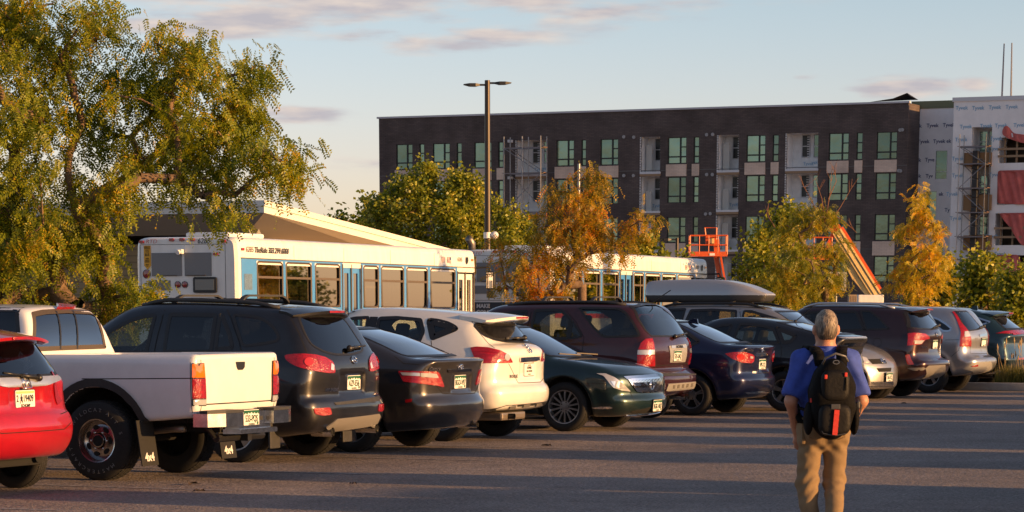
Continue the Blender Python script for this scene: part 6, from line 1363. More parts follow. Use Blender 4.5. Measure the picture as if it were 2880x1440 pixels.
    onrear('marker_light', .48, .60, 2.665, 2.715, M_RED, .03, .01)
    for y, z, rr in ((2.30, 2.27, .085), (1.51, 2.04, .062), (1.33, 2.04, .062)):
        mb = MB(); mb.lathe([(rr + .012, 0), (rr + .012, .02), (rr, .025)], 20, 'x', (-.022, y, z)); mb.lathe([(rr, .0), (.001, -.006)], 20, 'x', (-.018, y, z), 1); mb.build('tail_lamp', None, r, True, mats=[M_INK, M_DRED if not ad else M_RED])
    mb = MB(); mb.prism([(2.19, 2.88), (2.36, 2.88), (2.36, 2.45), (2.275, 2.36), (2.19, 2.45)], -.015, .0, 'yz'); y_ = mb.build('yield_sign', M_YEL, r)
    def rt(t, sz, y, z, m, par=None, **kw): return decal_text(t, sz, -.019 if par else -.005, y, z, m, par or r, dirn=(-1, 0, 0), xd=(0, -1, 0), **kw)
    for t, sz, z in (('YIELD', .085, 2.83), ('TO', .085, 2.755), ('BUS', .085, 2.68), ('WHEN', .035, 2.60), ('LIGHT IS', .035, 2.565), ('FLASHING', .035, 2.53), ("IT'S THE", .03, 2.47), ('LAW', .03, 2.44)): rt(t, sz, 2.275, z, M_INK, y_, sx=.75)
    rt('RTD', .125, 2.17, 2.965, mat('logo_red', (.5, .06, .06), .5), sx=1.2, shear=.2, bold=-.002); rt(num, .16, .84, 2.965, M_INK, shear=.2)
    if not ad: mb = MB(); mb.box(-.12, .0, 1.33, 1.50, 2.69, 2.80, bev=.03); mb.tube([(-.1, 1.41, 2.74), (-.16, 1.41, 2.72)], .05, 10); mb.build('rear_camera', M_BUSW, r)
    for y0, y1 in ((1.53, 2.02), (.80, 1.28)): onrear('grille_latch', y0, y1, 2.222, 2.245, M_BRNZ, .03)
    if ad:
        o = onrear('advert_panel', .25, 2.5, 1.30, 1.70, mat('advert_slate', (.035, .045, .06), .4), .012)
        rt('MAKE', .145, 1.98, 1.60, mat('advert_white', (.6, .6, .6), .5), o, bold=.006); rt('CONNECTIONS', .145, 1.65, 1.44, mat('advert_white', (.6, .6, .6), .5), o, bold=.006)
        mb = MB(); mb.tube([(.3, 2.45, 3.0), (.32, 2.45, 3.22), (.1, 2.45, 3.34)], .1, 10); mb.build('exhaust_stack', mat('dull_steel', (.22, .2, .18), .45, .8), r, True)
    # side marks
    def stx(t, sz, x, z, m=M_INK, **kw): return decal_text(t, sz, x, -.006, z, m, r, dirn=(0, -1, 0), xd=(1, 0, 0), **kw)
    if not ad: stx('6285', .17, .55, 2.79, mat('ink_grey', (.16, .13, .10), .5)); stx('TheRide 303.299.6000', .17, 1.52, 2.785, shear=.2, bold=.003)
    stx(num, .14, 11.22, 2.79, mat('ink_grey', (.16, .13, .10), .5)); mb = MB(); mb.box(.18, .30, -.012, 0, 2.765, 2.82); mb.box(11.9, 12.0, -.012, 0, 2.765, 2.82, 1); mb.build('marker_light', None, r, mats=[M_RED, M_AMBER])
    mb = MB(); mb.box(.27, .62, -.012, -.006, 1.93, 2.27); mb.build('notice', mat('notice_grey', (.10, .17, .27), .6, noise=.5, nscale=40), r)
    mb = MB(); mb.box(10.50, 10.68, -.008, -.004, 2.70, 2.84); [mb.box(10.50, 10.68, -.0095, -.0085, 2.70 + .0215 * i, 2.7108 + .0215 * i, 1) for i in range(7)]; mb.box(10.60, 10.68, -.0105, -.0098, 2.765, 2.84, 2); mb.build('flag_sticker', None, r, mats=[M_PW, M_BUSR, M_NAVY])
    mb = MB(); mb.box(10.18, 10.34, -.008, -.004, 2.70, 2.84); mb.build('access_sticker', mat('faded_sticker', (.55, .42, .40), .6), r)
    mb = MB(); mb.add([(11.55 + x * .16, -.007, 2.68 + z * .2) for x, z in ((0, .2), (.3, 0), (.7, .1), (1, .5), (.8, 1), (.5, .8), (.3, 1), (.1, .7))], [tuple(range(8))]); mb.build('animal_sticker', M_INK, r, fix=False)
    mb = MB(); mb.tube([(12.1, -.02, 2.60), (12.3, -.30, 2.62), (12.32, -.34, 2.52)], .025, 6); mb.box(12.24, 12.38, -.48, -.24, 2.06, 2.52, bev=.04); mb.box(12.22, 12.36, -.46, -.26, 1.85, 2.04, bev=.05); o = mb.build('mirror', M_INK, r); mb = MB(); mb.box(12.225, 12.235, -.45, -.27, 2.10, 2.48); mb.build('mirror_glass', M_CHROME, o)
    mb = MB(); mb.box(L - .02, L + .012, .10, W - .1, 1.25, 2.55, bev=.01); mb.build('windscreen', G_BUS, r); mb = MB(); mb.box(L, L + .01, .3, W - .3, 2.64, 2.92); mb.build('destination_sign', M_INK, r)
    mb = MB(); mb.box(.4, 11.9, .3, .5, .7, 1.3)
    for i in range(12): mb.box(1.0 + i * .82, 1.15 + i * .82, W - .95, W - .1, .7, 1.75, bev=.04); mb.box(1.0 + i * .82, 1.15 + i * .82, .15, .95, .7, 1.70, bev=.04)
    for xx in (5.85, 3.4, 8.1, 10.9): mb.tube([(xx, .35, .5), (xx, .35, 2.7)], .02, 6)
    mb.build('seats', mat('bus_seat_blue', (.03, .045, .09), .8), r)
    mb = MB(); mb.box(.3, 11.8, .08, W - .06, .52, .60); mb.build('floor_plate', M_PLAS, r); mb = MB(); mb.box(10.0, 10.75, .55, .58, 2.30, 2.44); mb.build('inside_sign', mat('lit_paper_sign', (.75, .55, .3), .6), r)
    mb = MB(); mb.box(.5, 2.1, .5, 1.6, H + .021, H + .13, bev=.05); mb.build('roof_hatch', M_BUSW, r)
    for xx in (2.6, 9.6):
        for yy in (.16, W - .16):
            mb = MB(); mb.lathe([(.28, -.13), (.47, -.13), (.48, 0), (.47, .13), (.28, .13)], 28, 'y', (xx, yy, .42 - (z - 0) + tau * xx * 0)); mb.lathe([(.28, -.1), (.1, -.14), (.001, -.14)], 20, 'y', (xx, yy, .42 - z), 1); mb.build('wheel', None, r, True, mats=[M_RUB, M_ALLOY])
    return r
bus(-5.975, 63.54, .087, R(24.51), .0061, '6285', 'white and blue city bus numbered 6285, nearest to the big tree at left')
bus(1.06, 76.1, .06, R(23.2), .006, '9500', 'white and blue city bus half hidden behind the orange tree', True)

# ---------------------------------------------------------------- station roof
PS = at_depth(743, 600, 86); PS.z = 0
st = empty('station_building', PS, math.pi / 2 - PSI, 'low station building with a wide white sloping roof behind the bus', 'building')   # local x along the row, y to the left
zt = CAM_H + (859 - 574) / (8200 / 86.0); sl = .094
def rz(x, y=0): return zt - sl * x + .0 * y
mb = MB(); Lx, Ly = 26, 16
def roofslab(x0, x1, y0, y1, t0, t1, k=0): mb.add([(x, y, rz(x) - t) for t in (t1, t0) for x, y in ((x0, y0), (x1, y0), (x1, y1), (x0, y1))], [(0, 3, 2, 1), (4, 5, 6, 7), (0, 1, 5, 4), (1, 2, 6, 5), (2, 3, 7, 6), (3, 0, 4, 7)], k)
roofslab(0, Lx, 0, Ly, 0, .33); roofslab(-.05, Lx + .05, -.05, Ly, -.02, .14)
mb.build('roof', mat('roof_fascia_white', (.72, .68, .62), .55, noise=.05, nscale=1.0), st)
mb = MB(); mb.add([(.0, .0, rz(0) - .335), (Lx, 0, rz(Lx) - .335), (Lx, 1.7, rz(Lx) - .95), (1.9, 1.7, rz(1.9) - .72), (1.9, Ly, rz(1.9) - .72), (0, Ly, rz(0) - .335)], [(0, 1, 2, 3), (0, 3, 4, 5)]); mb.build('soffit', mat('soffit_grey', (.66, .57, .46), .7), st, fix=False)
mb = MB(); mb.box(3.2, Lx - 1, 1.8, Ly, 0, 3.55); mb.build('wall', brick_mat('tan_station_block', (.34, .25, .15), (.38, .28, .17), (.25, .19, .12), .55), st)
for yy in (1.2, 8):
    mb = MB(); mb.bar((2.9, yy, 2.6), (1.6, yy, rz(1.6) - .66), .12, .2); mb.bar((1.4, yy + .14, rz(1.4) - .62), (2.3, yy + .14, 3.0), .08, .14); mb.build('bracket', mat('bracket_steel', (.35, .33, .30), .5, .5), st)
# ---------------------------------------------------------------- lamp posts, signs
def lamp_post(px, D, ytop, rad, label, heads, m, cam_y=None, box=True):
    p = at_depth(px, 700, D); p.z = 0; r = empty('lamp_post', p, 0, label, 'lamp post', 'lamp posts'); z = CAM_H + (HORIZ - ytop) / (8200 / D)
    mb = MB(); mb.tube([(0, 0, 0), (0, 0, z)], [rad, rad * .8], 14); auto_smooth(mb.build('pole', m, r, True), 40)
    mb = MB(); mb.lathe([(.3, 0), (.3, .7), (.001, .7)], 20); mb.build('base', mat('concrete', (.34, .33, .31), .85, noise=.1), r)
    for a, l, zz in heads:
        c, s_ = math.cos(R(a)), math.sin(R(a)); mb = MB(); mb.M = Matrix.Translation((0, 0, z - .12 + zz)) @ Matrix.Rotation(R(a), 4, 'Z')
        mb.bar((.05, 0, 0), (.35, 0, 0), .09, .06); mb.add([(x, y * s2, zz2) for x, y, z0_, z1_ in ((.26, .07, -.03, .03), (.40, .17, -.055, .045), (.60, .17, -.05, .045), (l, .10, -.005, .02)) for s2, zz2 in ((-1, z0_), (1, z0_), (1, z1_), (-1, z1_))], [(i * 4 + j, i * 4 + (j + 1) % 4, i * 4 + 4 + (j + 1) % 4, i * 4 + 4 + j) for i in range(3) for j in range(4)] + [(3, 2, 1, 0), (12, 13, 14, 15)]); mb.build('lamp_head', M_INK, r)
    if cam_y:
        zz = CAM_H + (HORIZ - cam_y) / (8200 / D); mb = MB(); mb.lathe([(rad + .02, -.1), (rad + .02, .1)], 14, 'z', (0, 0, zz)); mb.ball((.24, -.05, zz), .13, 8); mb.bar((0, 0, zz), (.2, -.04, zz), .08, .1); mb.build('security_camera', M_BUSW, r)
    return r
M_POST = mat('bronze_post', (.040, .030, .022), .38, .4)
lamp_post(1371.5, 99, 249, .115, 'tall dark lamp post with two flat heads standing right of the nearest bus', ((180 + 4, .80, -.03), (4, .80, .03)), M_POST, 667)
lamp_post(1904, 130, 674, .09, 'short lamp post whose head shows just over the second bus roof', ((180, .75, .05),), M_POST)
lamp_post(1627, 140, 473, .08, 'pale steel lamp post rising behind the orange tree', ((0, 1.6, -.6),), mat('galvanised_tube', (.30, .30, .31), .45, .6))
def sign_post(px, D, plates, label, cat='sign', rad=.03):
    p = at_depth(px, 850, D); p.z = 0; s_ = 8200 / D; r = empty('sign_post', p, 0, label, cat); top = max(CAM_H + (HORIZ - q[2]) / s_ for q in plates)
    mb = MB(); mb.tube([(0, .03, 0), (0, .03, top - .02)], rad, 8); mb.build('post', mat('galvanised_tube', (.30, .30, .31), .45, .6), r)
    for x0, x1, y0, y1, m, marks in plates:
        a, b = (x0 - px) / s_, (x1 - px) / s_; z1 = CAM_H + (HORIZ - y0) / s_; z0 = CAM_H + (HORIZ - y1) / s_
        mb = MB(); mb.prism(round_poly([(a, z0), (b, z0), (b, z1), (a, z1)], .03), -.012, -.002); o = mb.build('sign_plate', m, r)
        for f in marks: f(o, a, b, z0, z1)
    return r
M_SGN = mat('sign_green', (.01, .22, .10), .45); M_SW = mat('sign_white', (.66, .60, .56), .5)
def mk_poly(pts): return lambda o, a, b, c, d: mesh_obj('symbol', [(a + (b - a) * x, -.014, c + (d - c) * z) for x, z in pts], [tuple(range(len(pts)))], M_SW, o)
def mk_text(lines, m): return lambda o, a, b, c, d: [decal_text(t, (d - c) * .17, (a + b) / 2, -.014, c + (d - c) * (.80 - .22 * i), m, o) for i, t in enumerate(lines)]
sign_post(2235, 112, [(2227.5, 2243.5, 791, 813.5, M_SGN, [mk_poly([(.35, .35), (.65, .35), (.65, .85), (.55, .95), (.45, .95), (.35, .85)]), mk_poly([(.1, .05), (.9, .05), (.9, .25), (.1, .25)])]), (2227.5, 2243.5, 814.5, 840, M_SGN, [mk_poly([(.25, .5), (.6, .85), (.75, .85), (.55, .5), (.75, .15), (.6, .15)])]), (2226, 2245, 841, 873, M_SW, [mk_text(('PERMIT', 'ONLY'), M_BUSR)])], 'narrow green and white sign on a post beside the roof box')
sign_post(2352, 128, [(2331, 2379, 767, 819, mat('sign_back', (.42, .42, .43), .5, .3), [])], 'blank grey back of a square sign behind the green tree')
# ---------------------------------------------------------------- lifts and site plant
M_OR = mat('safety_orange', (.60, .09, .012), .45, noise=.08); M_CR = mat('cream_paint', (.74, .52, .20), .45, noise=.08)
def cage(mb, cx, cy, z, w, d, h):
    for s in (-1, 1):
        for q in (-1, 1): mb.tube([(cx + s * w / 2, cy + q * d / 2, z), (cx + s * w / 2, cy + q * d / 2, z + h)], .035, 6)
        for f in (.5, 1.0): mb.tube([(cx + s * w / 2, cy - d / 2, z + h * f), (cx + s * w / 2, cy + d / 2, z + h * f)], .03, 6); mb.tube([(cx - w / 2, cy + s * d / 2, z + h * f), (cx + w / 2, cy + s * d / 2, z + h * f)], .03, 6)
    for i in (1, 2, 3): mb.tube([(cx - w / 2 + w * i / 4, cy - d / 2, z), (cx - w / 2 + w * i / 4, cy - d / 2, z + h)], .025, 6)
    mb.box(cx - w / 2, cx + w / 2, cy - d / 2, cy + d / 2, z - .06, z + .06); mb.box(cx - w / 2 - .02, cx + w / 2 + .02, cy - d / 2 - .02, cy - d / 2, z - .1, z + .14)
def plant_base(r, x, y, m, z=.95):
    mb = MB(); mb.box(x - 1.6, x + 1.6, y - 1.1, y + 1.1, .55, z, bev=.05); mb.box(x - 1.0, x + 1.5, y - .9, y + .9, z, z + 1.0, bev=.08); mb.build('chassis', m, r)
    for dx in (-1.1, 1.1):
        for dy in (-1.1, 1.1): mb = MB(); mb.lathe([(.2, -.18), (.45, -.18), (.48, 0), (.45, .18), (.2, .18), (.001, .12)], 22, 'y', (x + dx, y + dy, .48)); mb.build('wheel', M_RUB, r, True)
D1 = 150; s1 = 8200 / D1; q = at_depth(1991, 716, D1); r = empty('boom_lift', (q.x, q.y, 0), 0, 'orange lift platform raised behind the second bus', 'boom lift', 'boom lifts at the building site'); zc = q.z
mb = MB(); cage(mb, 0, 0, zc, 1.9, .9, .95); mb.tube([(-.05, .45, zc + .5), (-.15, .45, zc + 1.35), (.45, .45, zc + 1.35), (.45, .45, zc)], .05, 6); mb.box(-.1, .4, .3, .45, zc + .5, zc + .95); mb.bar((.42, .1, zc + .75), (.5, .1, zc - .15), .3, .2); mb.build('platform', M_OR, r)
mb = MB(); mb.box(.05, .32, -.49, -.47, zc - .06, zc + .06); mb.build('maker_plate', M_PW, r)
mb = MB(); mb.box(.05, .3, -.3, -.15, zc + .55, zc + .8); mb.build('control_box', M_CR, r)
mb = MB(); mb.bar((.42, .2, zc - .05), (.92, .2, 1.7), .24, .24); mb.bar((.66, .0, zc - .1), (1.12, .0, 1.7), .10, .12); mb.build('boom', M_OR, r); plant_base(r, 1.0, .3, M_CR)
mb = MB(); mb.ball((1.55, -.3, 2.35), .32, 8, sq=(.8, .8, 1.3)); mb.build('beacon_housing', M_BUSW, r)
D2 = 140; s2 = 8200 / D2; q = at_depth(2466, 832, D2); a = at_depth(2352, 650, D2); r = empty('boom_lift', (q.x, q.y, 0), 0, 'boom lift with a long cream and orange arm slanting up behind the yellow tree', 'boom lift', 'boom lifts at the building site')
A = Vector((a.x - q.x, 0, a.z)); B = Vector((0, 0, q.z)); n_ = (A - B).normalized(); up = Vector((n_.z, 0, -n_.x))
mb = MB(); mb.bar(B, A, .42, .46); mb.build('boom', M_CR, r); mb = MB(); mb.bar(B * .95 + A * .05 + up * .30, A + up * .30, .3, .14); mb.bar(A - n_ * .6 + up * .1, A + n_ * .3, .4, .5); mb.build('upper_boom', M_OR, r)
mb = MB(); [mb.box(-.05, .05, -.03, 0, 0, .04) for _ in ()]; mb.bar(B - up * .3 + n_ * .2, (A * .35 + B * .65) - up * .42, .2, .24); mb.bar((A * .35 + B * .65) - up * .42, (A * .8 + B * .2) - up * .28, .2, .3); mb.build('lower_boom', mat('dark_cream', (.60, .42, .16), .5), r)
for off in (-.12, .12): mb = MB(); mb.tube([B - up * off + Vector((0, -.22, 0)), A - up * off + Vector((0, -.22, 0))], .025, 6); mb.build('hydraulic_line', M_INK, r)
mb = MB(); mb.bar(A + Vector((-.1, 0, 0)), A + Vector((-.5, 0, -1.0)), .2, .2); cage(mb, A.x - 1.1, 0, A.z - 1.25, 1.7, .9, .95); mb.build('platform', M_OR, r)
mb = MB(); mb.box(-.95, .28, -.5, .5, q.z - .35, q.z + .05, bev=.05); mb.build('turret', M_BUSW, r); plant_base(r, -.3, 0, M_CR, .8)
q = at_depth(2397, 840, 132); mb = MB(); mb.box(-.18, .18, -.2, .2, 0, q.z + .18)
for i in range(5): mb.box(-.16 + i * .072, -.13 + i * .072, -.212, -.2, q.z - .2, q.z + .12)
o = mb.build('utility_cabinet', mat('tan_cabinet', (.30, .22, .14), .6)); o.location = (q.x, q.y, 0); tag(o, 'slatted tan utility cabinet left of the long slanting boom', 'cabinet')
q = at_depth(2130, 795, 118); r = empty('loader', (q.x, q.y, 0), 0, 'yellow site loader peeping over the roof box', 'loader'); mb = MB(); mb.prism([(-.55, 1.1), (.55, 1.1), (.5, q.z - .15), (.1, q.z - .02), (-.3, q.z + .18), (-.5, q.z + .05)], -.6, .6); mb.build('hood', mat('plant_yellow', (.70, .42, .05), .5), r); mb = MB(); mb.box(-.5, .45, -.62, .62, q.z - .1, q.z + .02, bev=.03); mb.build('engine_cover', M_BUSW, r); plant_base(r, 0, 0, mat('plant_yellow', (.70, .42, .05), .5), .8)
# ---------------------------------------------------------------- trees
def leaf_mat(name, c1, c2, c3=None, tl=.45):
    m = bpy.data.materials.new(name); m.use_nodes = True; nt = m.node_tree; nt.nodes.clear()
    o = nt.nodes.new('ShaderNodeOutputMaterial'); g = nt.nodes.new('ShaderNodeNewGeometry'); cr = nt.nodes.new('ShaderNodeValToRGB')
    cr.color_ramp.elements[0].color = (*c1, 1); cr.color_ramp.elements[1].color = (*c2, 1)
    if c3: e = cr.color_ramp.elements.new(.9); e.color = (*c2, 1); cr.color_ramp.elements[-1].color = (*c3, 1)
    tc = nt.nodes.new('ShaderNodeTexCoord'); nz = nt.nodes.new('ShaderNodeTexNoise'); nz.inputs['Scale'].default_value = 1.7; nz.inputs['Detail'].default_value = 2; nt.links.new(tc.outputs['Object'], nz.inputs[0])   # whole sprays turn colour together
    mr = nt.nodes.new('ShaderNodeMapRange'); mr.inputs['From Min'].default_value = .3; mr.inputs['From Max'].default_value = .7; mr.inputs['To Min'].default_value = -.35; mr.inputs['To Max'].default_value = .55; nt.links.new(nz.outputs[0], mr.inputs[0])
    ml = nt.nodes.new('ShaderNodeMath'); ml.operation = 'MULTIPLY_ADD'; ml.inputs[1].default_value = .8; ml.use_clamp = True; nt.links.new(g.outputs['Random Per Island'], ml.inputs[0]); nt.links.new(mr.outputs[0], ml.inputs[2]); nt.links.new(ml.outputs[0], cr.inputs[0])
    d = nt.nodes.new('ShaderNodeBsdfPrincipled'); d.inputs['Roughness'].default_value = .42; d.inputs['Specular IOR Level'].default_value = .35; nt.links.new(cr.outputs[0], d.inputs['Base Color'])
    t = nt.nodes.new('ShaderNodeBsdfTranslucent'); br = nt.nodes.new('ShaderNodeVectorMath'); br.operation = 'MULTIPLY'; br.inputs[1].default_value = (1.5, 1.35, .6); nt.links.new(cr.outputs[0], br.inputs[0]); nt.links.new(br.outputs[0], t.inputs[0])
    mx = nt.nodes.new('ShaderNodeMixShader'); mx.inputs[0].default_value = tl; nt.links.new(d.outputs[0], mx.inputs[1]); nt.links.new(t.outputs[0], mx.inputs[2]); nt.links.new(mx.outputs[0], o.inputs[0]); return m
M_BARK = mat('bark', (.16, .105, .065), .9, noise=.3, nscale=12, bump=.5, bscale=25)
def grow(name, label, base, fork, tips, leaf, n_leaf, lm, spread, r0=.11, seed=1, size=1.0, droop=.5, group='street trees', bark=None, bare=0.0, along=.55):
    """limbs reach for the tips from a forked trunk; leaves hang in clusters round the outer twigs"""
    rnd = random.Random(seed); root = empty('tree', base, 0, label, 'tree', group); B = Vector(base)
    nodes = [Vector((0, 0, 0)), (Vector(fork) - B) * .5 + Vector((rnd.uniform(-.04, .04), 0, 0)), Vector(fork) - B]; par = [-1, 0, 1]; weight = [0, 0, 0]
    T = sorted([Vector(t) - B for t in tips], key=lambda t: (t - nodes[2]).length); leafat = []
    for t in T:
        best = min(range(1, len(nodes)), key=lambda i: (t - nodes[i]).length + .25 * max(0, nodes[i].z - t.z + .1) * 2 + (.3 if i < 2 else 0))
        p = nodes[best]; d = t - p; n = max(2, int(d.length / .35)); cur = best
        up = Vector((0, 0, 1)) * d.length * .10
        for k in range(1, n + 1):
            f = k / n; q = p + d * f + up * math.sin(math.pi * f) + Vector([rnd.gauss(0, .03) for _ in range(3)]) * (1 if k < n else 0)
            nodes.append(q); par.append(cur); weight.append(0); cur = len(nodes) - 1
            if f > along: leafat.append((cur, (f - along) / (1 - along)))
        weight[cur] += 1
    w = weight[:]
    for i in range(len(nodes) - 1, 0, -1):
        if w[i] == 0: w[i] = .5
        w[par[i]] += w[i]
    rad = [max(.006, r0 * math.sqrt(x / w[0])) for x in w]; rad[0] *= 1.25
    mb = MB()
    for i in range(1, len(nodes)):
        a, b = nodes[par[i]], nodes[i]
        ra = min(rad[par[i]], rad[i] * 1.35); mb.tube([a, b], [ra, rad[i]], 7 if rad[i] > .03 else 4, cap=False)
    tr = mb.build('trunk', bark or M_BARK, root, True, fix=False)
    V_, F_ = [], []; tw = MB()
    def quad(c, ax, sd, L, Wd, fold=0):
        k = len(V_); V_.extend([c, c + ax * L * .45 + sd * Wd, c + ax * L, c + ax * L * .45 - sd * Wd]); F_.append((k, k + 1, k + 2, k + 3))
    per = max(1, int(n_leaf / max(1, len(leafat))))
    for idx, f in leafat:
        if rnd.random() < bare: continue
        c0 = nodes[idx]; dirn = (nodes[idx] - nodes[par[idx]]).normalized()
        for _ in range(per if rnd.random() < .9 else per * 2):
            c = c0 + Vector([rnd.gauss(0, spread * (.55 + .6 * f)) for _ in range(3)])
            h = Vector((rnd.gauss(0, 1), rnd.gauss(0, 1), rnd.gauss(0, .4))).normalized(); ax = (h + dirn * .5 - Vector((0, 0, droop * rnd.uniform(.6, 1.8)))).normalized()
            if leaf == 'frond':
                L = rnd.uniform(.18, .34) * size; sd = ax.cross(Vector((rnd.gauss(0, 1), rnd.gauss(0, 1), .3))).normalized(); nn = ax.cross(sd); m = 9
                for j in range(m):
                    q = c + ax * L * (j + .3) / m - Vector((0, 0, 1)) * L * .25 * (j / m) ** 2
                    for sg in (1, -1): quad(q, (sd * sg + ax * .5 + nn * rnd.gauss(0, .25)).normalized(), (ax - sd * sg * .4).normalized(), .054 * size * rnd.uniform(.8, 1.2), .0125 * size)
            else:
                for _k in range(3):
                    c2 = c + Vector([rnd.gauss(0, .07) for _ in range(3)]) * size; a2 = Vector((rnd.gauss(0, 1), rnd.gauss(0, 1), -droop + rnd.gauss(0, .5))).normalized(); sd = a2.cross(Vector((rnd.gauss(0, 1), rnd.gauss(0, 1), rnd.gauss(0, 1)))).normalized(); quad(c2, a2, sd, .13 * size * rnd.uniform(.7, 1.2), .05 * size)
    mesh_obj('crown', V_, F_, lm, root, False); return root
def tips_in(poly, D, depth, n, seed, zmin=.4, edge=.35):       # limb tips inside a traced outline, spread through the crown's own depth
    rnd = random.Random(seed); xs = [p[0] for p in poly]; ys = [p[1] for p in poly]; out = []; cx = sum(xs) / len(xs)
    P = np.array(poly, float)
    while len(out) < n:
        x, y = rnd.uniform(min(xs), max(xs)), rnd.uniform(min(ys), max(ys))
        d = float(seg_dist(np.array([x]), np.array([y]), P)[0])
        if d < 0:
            k = min(1, -d / (.25 * (max(xs) - min(xs)))); q = at_depth(x, y, D + rnd.uniform(-1, 1) * depth * (.25 + .75 * k))
            if q.z > zmin: out.append(q)
    return out
def pts(px, D, jit=0, seed=0):
    rnd = random.Random(seed); return [at_depth(x, y, D + rnd.uniform(-jit, jit)) for x, y in px]
L_LOC = leaf_mat('locust_leaf', (.085, .13, .008), (.29, .30, .018), (.46, .31, .02))
L_ORG = leaf_mat('orange_leaf', (.14, .15, .015), (.46, .27, .018), (.58, .20, .012))
L_YG = leaf_mat('yellow_green_leaf', (.12, .15, .012), (.34, .29, .02), (.48, .30, .02))
L_YEL = leaf_mat('yellow_leaf', (.26, .25, .015), (.62, .42, .025), (.66, .30, .02))
L_COT = leaf_mat('cottonwood_leaf', (.070, .110, .010), (.32, .33, .03), (.60, .52, .11), .42)
b = at_depth(215, 900, 39.8); b.z = 0
f = at_depth(222, 880, 39.8)
out = [(-330, 60), (-200, -60), (-60, -40), (20, 10), (60, -20), (150, 0), (180, 60), (270, 30), (300, 40), (285, 110), (210, 175), (300, 180), (390, 150), (450, 105), (500, 115), (560, 160), (555, 220), (500, 265), (590, 270), (640, 210), (715, 185), (712, 225), (660, 280), (700, 310), (720, 330), (680, 355), (735, 410), (725, 440), (680, 450), (680, 500), (640, 535), (570, 560), (500, 565), (430, 575), (385, 620), (345, 680), (330, 760), (345, 830), (350, 885), (250, 890), (0, 880), (-200, 860), (-330, 700)]
tl = tips_in(out, 39.8, 1.6, 200, 3, 1.3) + pts([(838, 440), (420, 850), (400, 835), (815, 470), (780, 450), (760, 490), (720, 185), (705, 200), (640, 215), (560, 160), (480, 112), (440, 110), (290, 35), (250, 40), (90, 0), (150, 10), (40, 30), (720, 330), (690, 320), (735, 420), (600, 585), (660, 550), (350, 870), (330, 845), (300, 870)], 39.6, .7, 4)
grow('tree', 'big spreading locust tree at the left, olive green with drooping leaves', b, f, tl, 'frond', 8000, L_LOC, .15, r0=.19, seed=5, droop=.9)
b = at_depth(1640, 900, 55.5); b.z = 0
op = [(1560, 530), (1620, 505), (1690, 500), (1695, 520), (1660, 565), (1720, 610), (1790, 605), (1815, 625), (1780, 650), (1790, 690), (1740, 705), (1680, 720), (1620, 750), (1600, 820), (1550, 835), (1480, 835), (1455, 800), (1440, 750), (1425, 720), (1450, 680), (1510, 655), (1545, 600), (1580, 560)]
grow('tree', 'orange leaved young tree standing between the two buses', b, at_depth(1637, 800, 55.5), tips_in(op, 55.5, 1.0, 62, 8, 1.5) + pts([(1400, 690), (1410, 740), (1840, 625), (1450, 850), (1420, 800), (1790, 600), (1655, 485), (1700, 500), (1480, 845), (1550, 540)], 55.5, .5, 2), 'frond', 1250, L_ORG, .10, r0=.085, seed=11, droop=.9, size=1.0)
b = at_depth(2322, 900, 69); b.z = 0
gp = [(2210, 560), (2240, 545), (2262, 590), (2290, 560), (2330, 580), (2350, 620), (2375, 650), (2365, 700), (2385, 730), (2375, 800), (2340, 800), (2330, 840), (2260, 850), (2170, 850), (2150, 800), (2160, 720), (2150, 690), (2190, 650), (2220, 620)]
grow('tree', 'yellow green young tree with bare upper twigs, left of the slanting boom', b, at_depth(2323, 810, 69), tips_in(gp, 69, 1.0, 50, 21, 1.5), 'frond', 1050, L_YG, .10, r0=.08, seed=13, droop=.8)
root = COL.objects.get('tree.002')
rnd = random.Random(4); B = b
for px in ([(2322, 640), (2312, 560), (2292, 500)], [(2322, 620), (2335, 540), (2340, 470)], [(2325, 640), (2365, 580), (2400, 520)], [(2300, 600), (2270, 540), (2258, 520)], [(2335, 600), (2370, 620), (2410, 655)], [(2330, 560), (2352, 510), (2346, 468)], [(2180, 640), (2165, 615), (2155, 600)]):
    mb = MB(); q = [Vector(at_depth(x, y, 69)) - B for x, y in px]; mb.tube(q, [.013, .008, .004], 5)
    for _ in range(3): k = rnd.uniform(.3, .9); p0 = q[1] * (1 - k) + q[2] * k; mb.tube([p0, p0 + Vector((rnd.gauss(0, .15), rnd.gauss(0, .1), .25))], [.005, .003], 4)
    mb.build('bare_branch', mat('reddish_twig', (.22, .10, .05), .8), root, fix=False)
b = at_depth(2593, 900, 76.4); b.z = 0
yp = [(2575, 600), (2590, 540), (2602, 560), (2612, 610), (2640, 650), (2630, 700), (2660, 730), (2665, 800), (2640, 850), (2560, 855), (2510, 850), (2500, 790), (2530, 760), (2520, 720), (2560, 690), (2535, 660), (2560, 640)]
grow('tree', 'slender yellow tree in front of the white wrapped wall', b, at_depth(2592, 800, 76.4), tips_in(yp, 76.4, .9, 42, 31, 1.5) + pts([(2590, 540), (2585, 560), (2596, 580), (2530, 650), (2500, 800), (2640, 640)], 76.4, .3, 3), 'frond', 1050, L_YEL, .09, r0=.07, seed=17, droop=.6)
def cottonwood(label, D, px, poly, n, nl, seed, size=1.0, spread=.3, depth=1.6, r0=.16):
    b = at_depth(px, 900, D); b.z = 0; return grow('tree', label, b, at_depth(px, 840, D), tips_in(poly, D, depth, n, seed, 1.2), 'leaf', nl, L_COT, spread, r0=r0, seed=seed, size=size, droop=.3, group='cottonwood trees', along=.4)
cottonwood('full dark green cottonwood in front of the left end of the brick block', 118, 1200, [(1040, 580), (1062, 500), (1078, 480), (1100, 520), (1145, 510), (1180, 480), (1208, 458), (1232, 500), (1262, 500), (1285, 470), (1305, 510), (1340, 500), (1362, 545), (1350, 600), (1385, 640), (1380, 760), (1070, 760), (1060, 650), (1030, 640)], 150, 8200, 41, 1.15, .22, 2.4, .22)
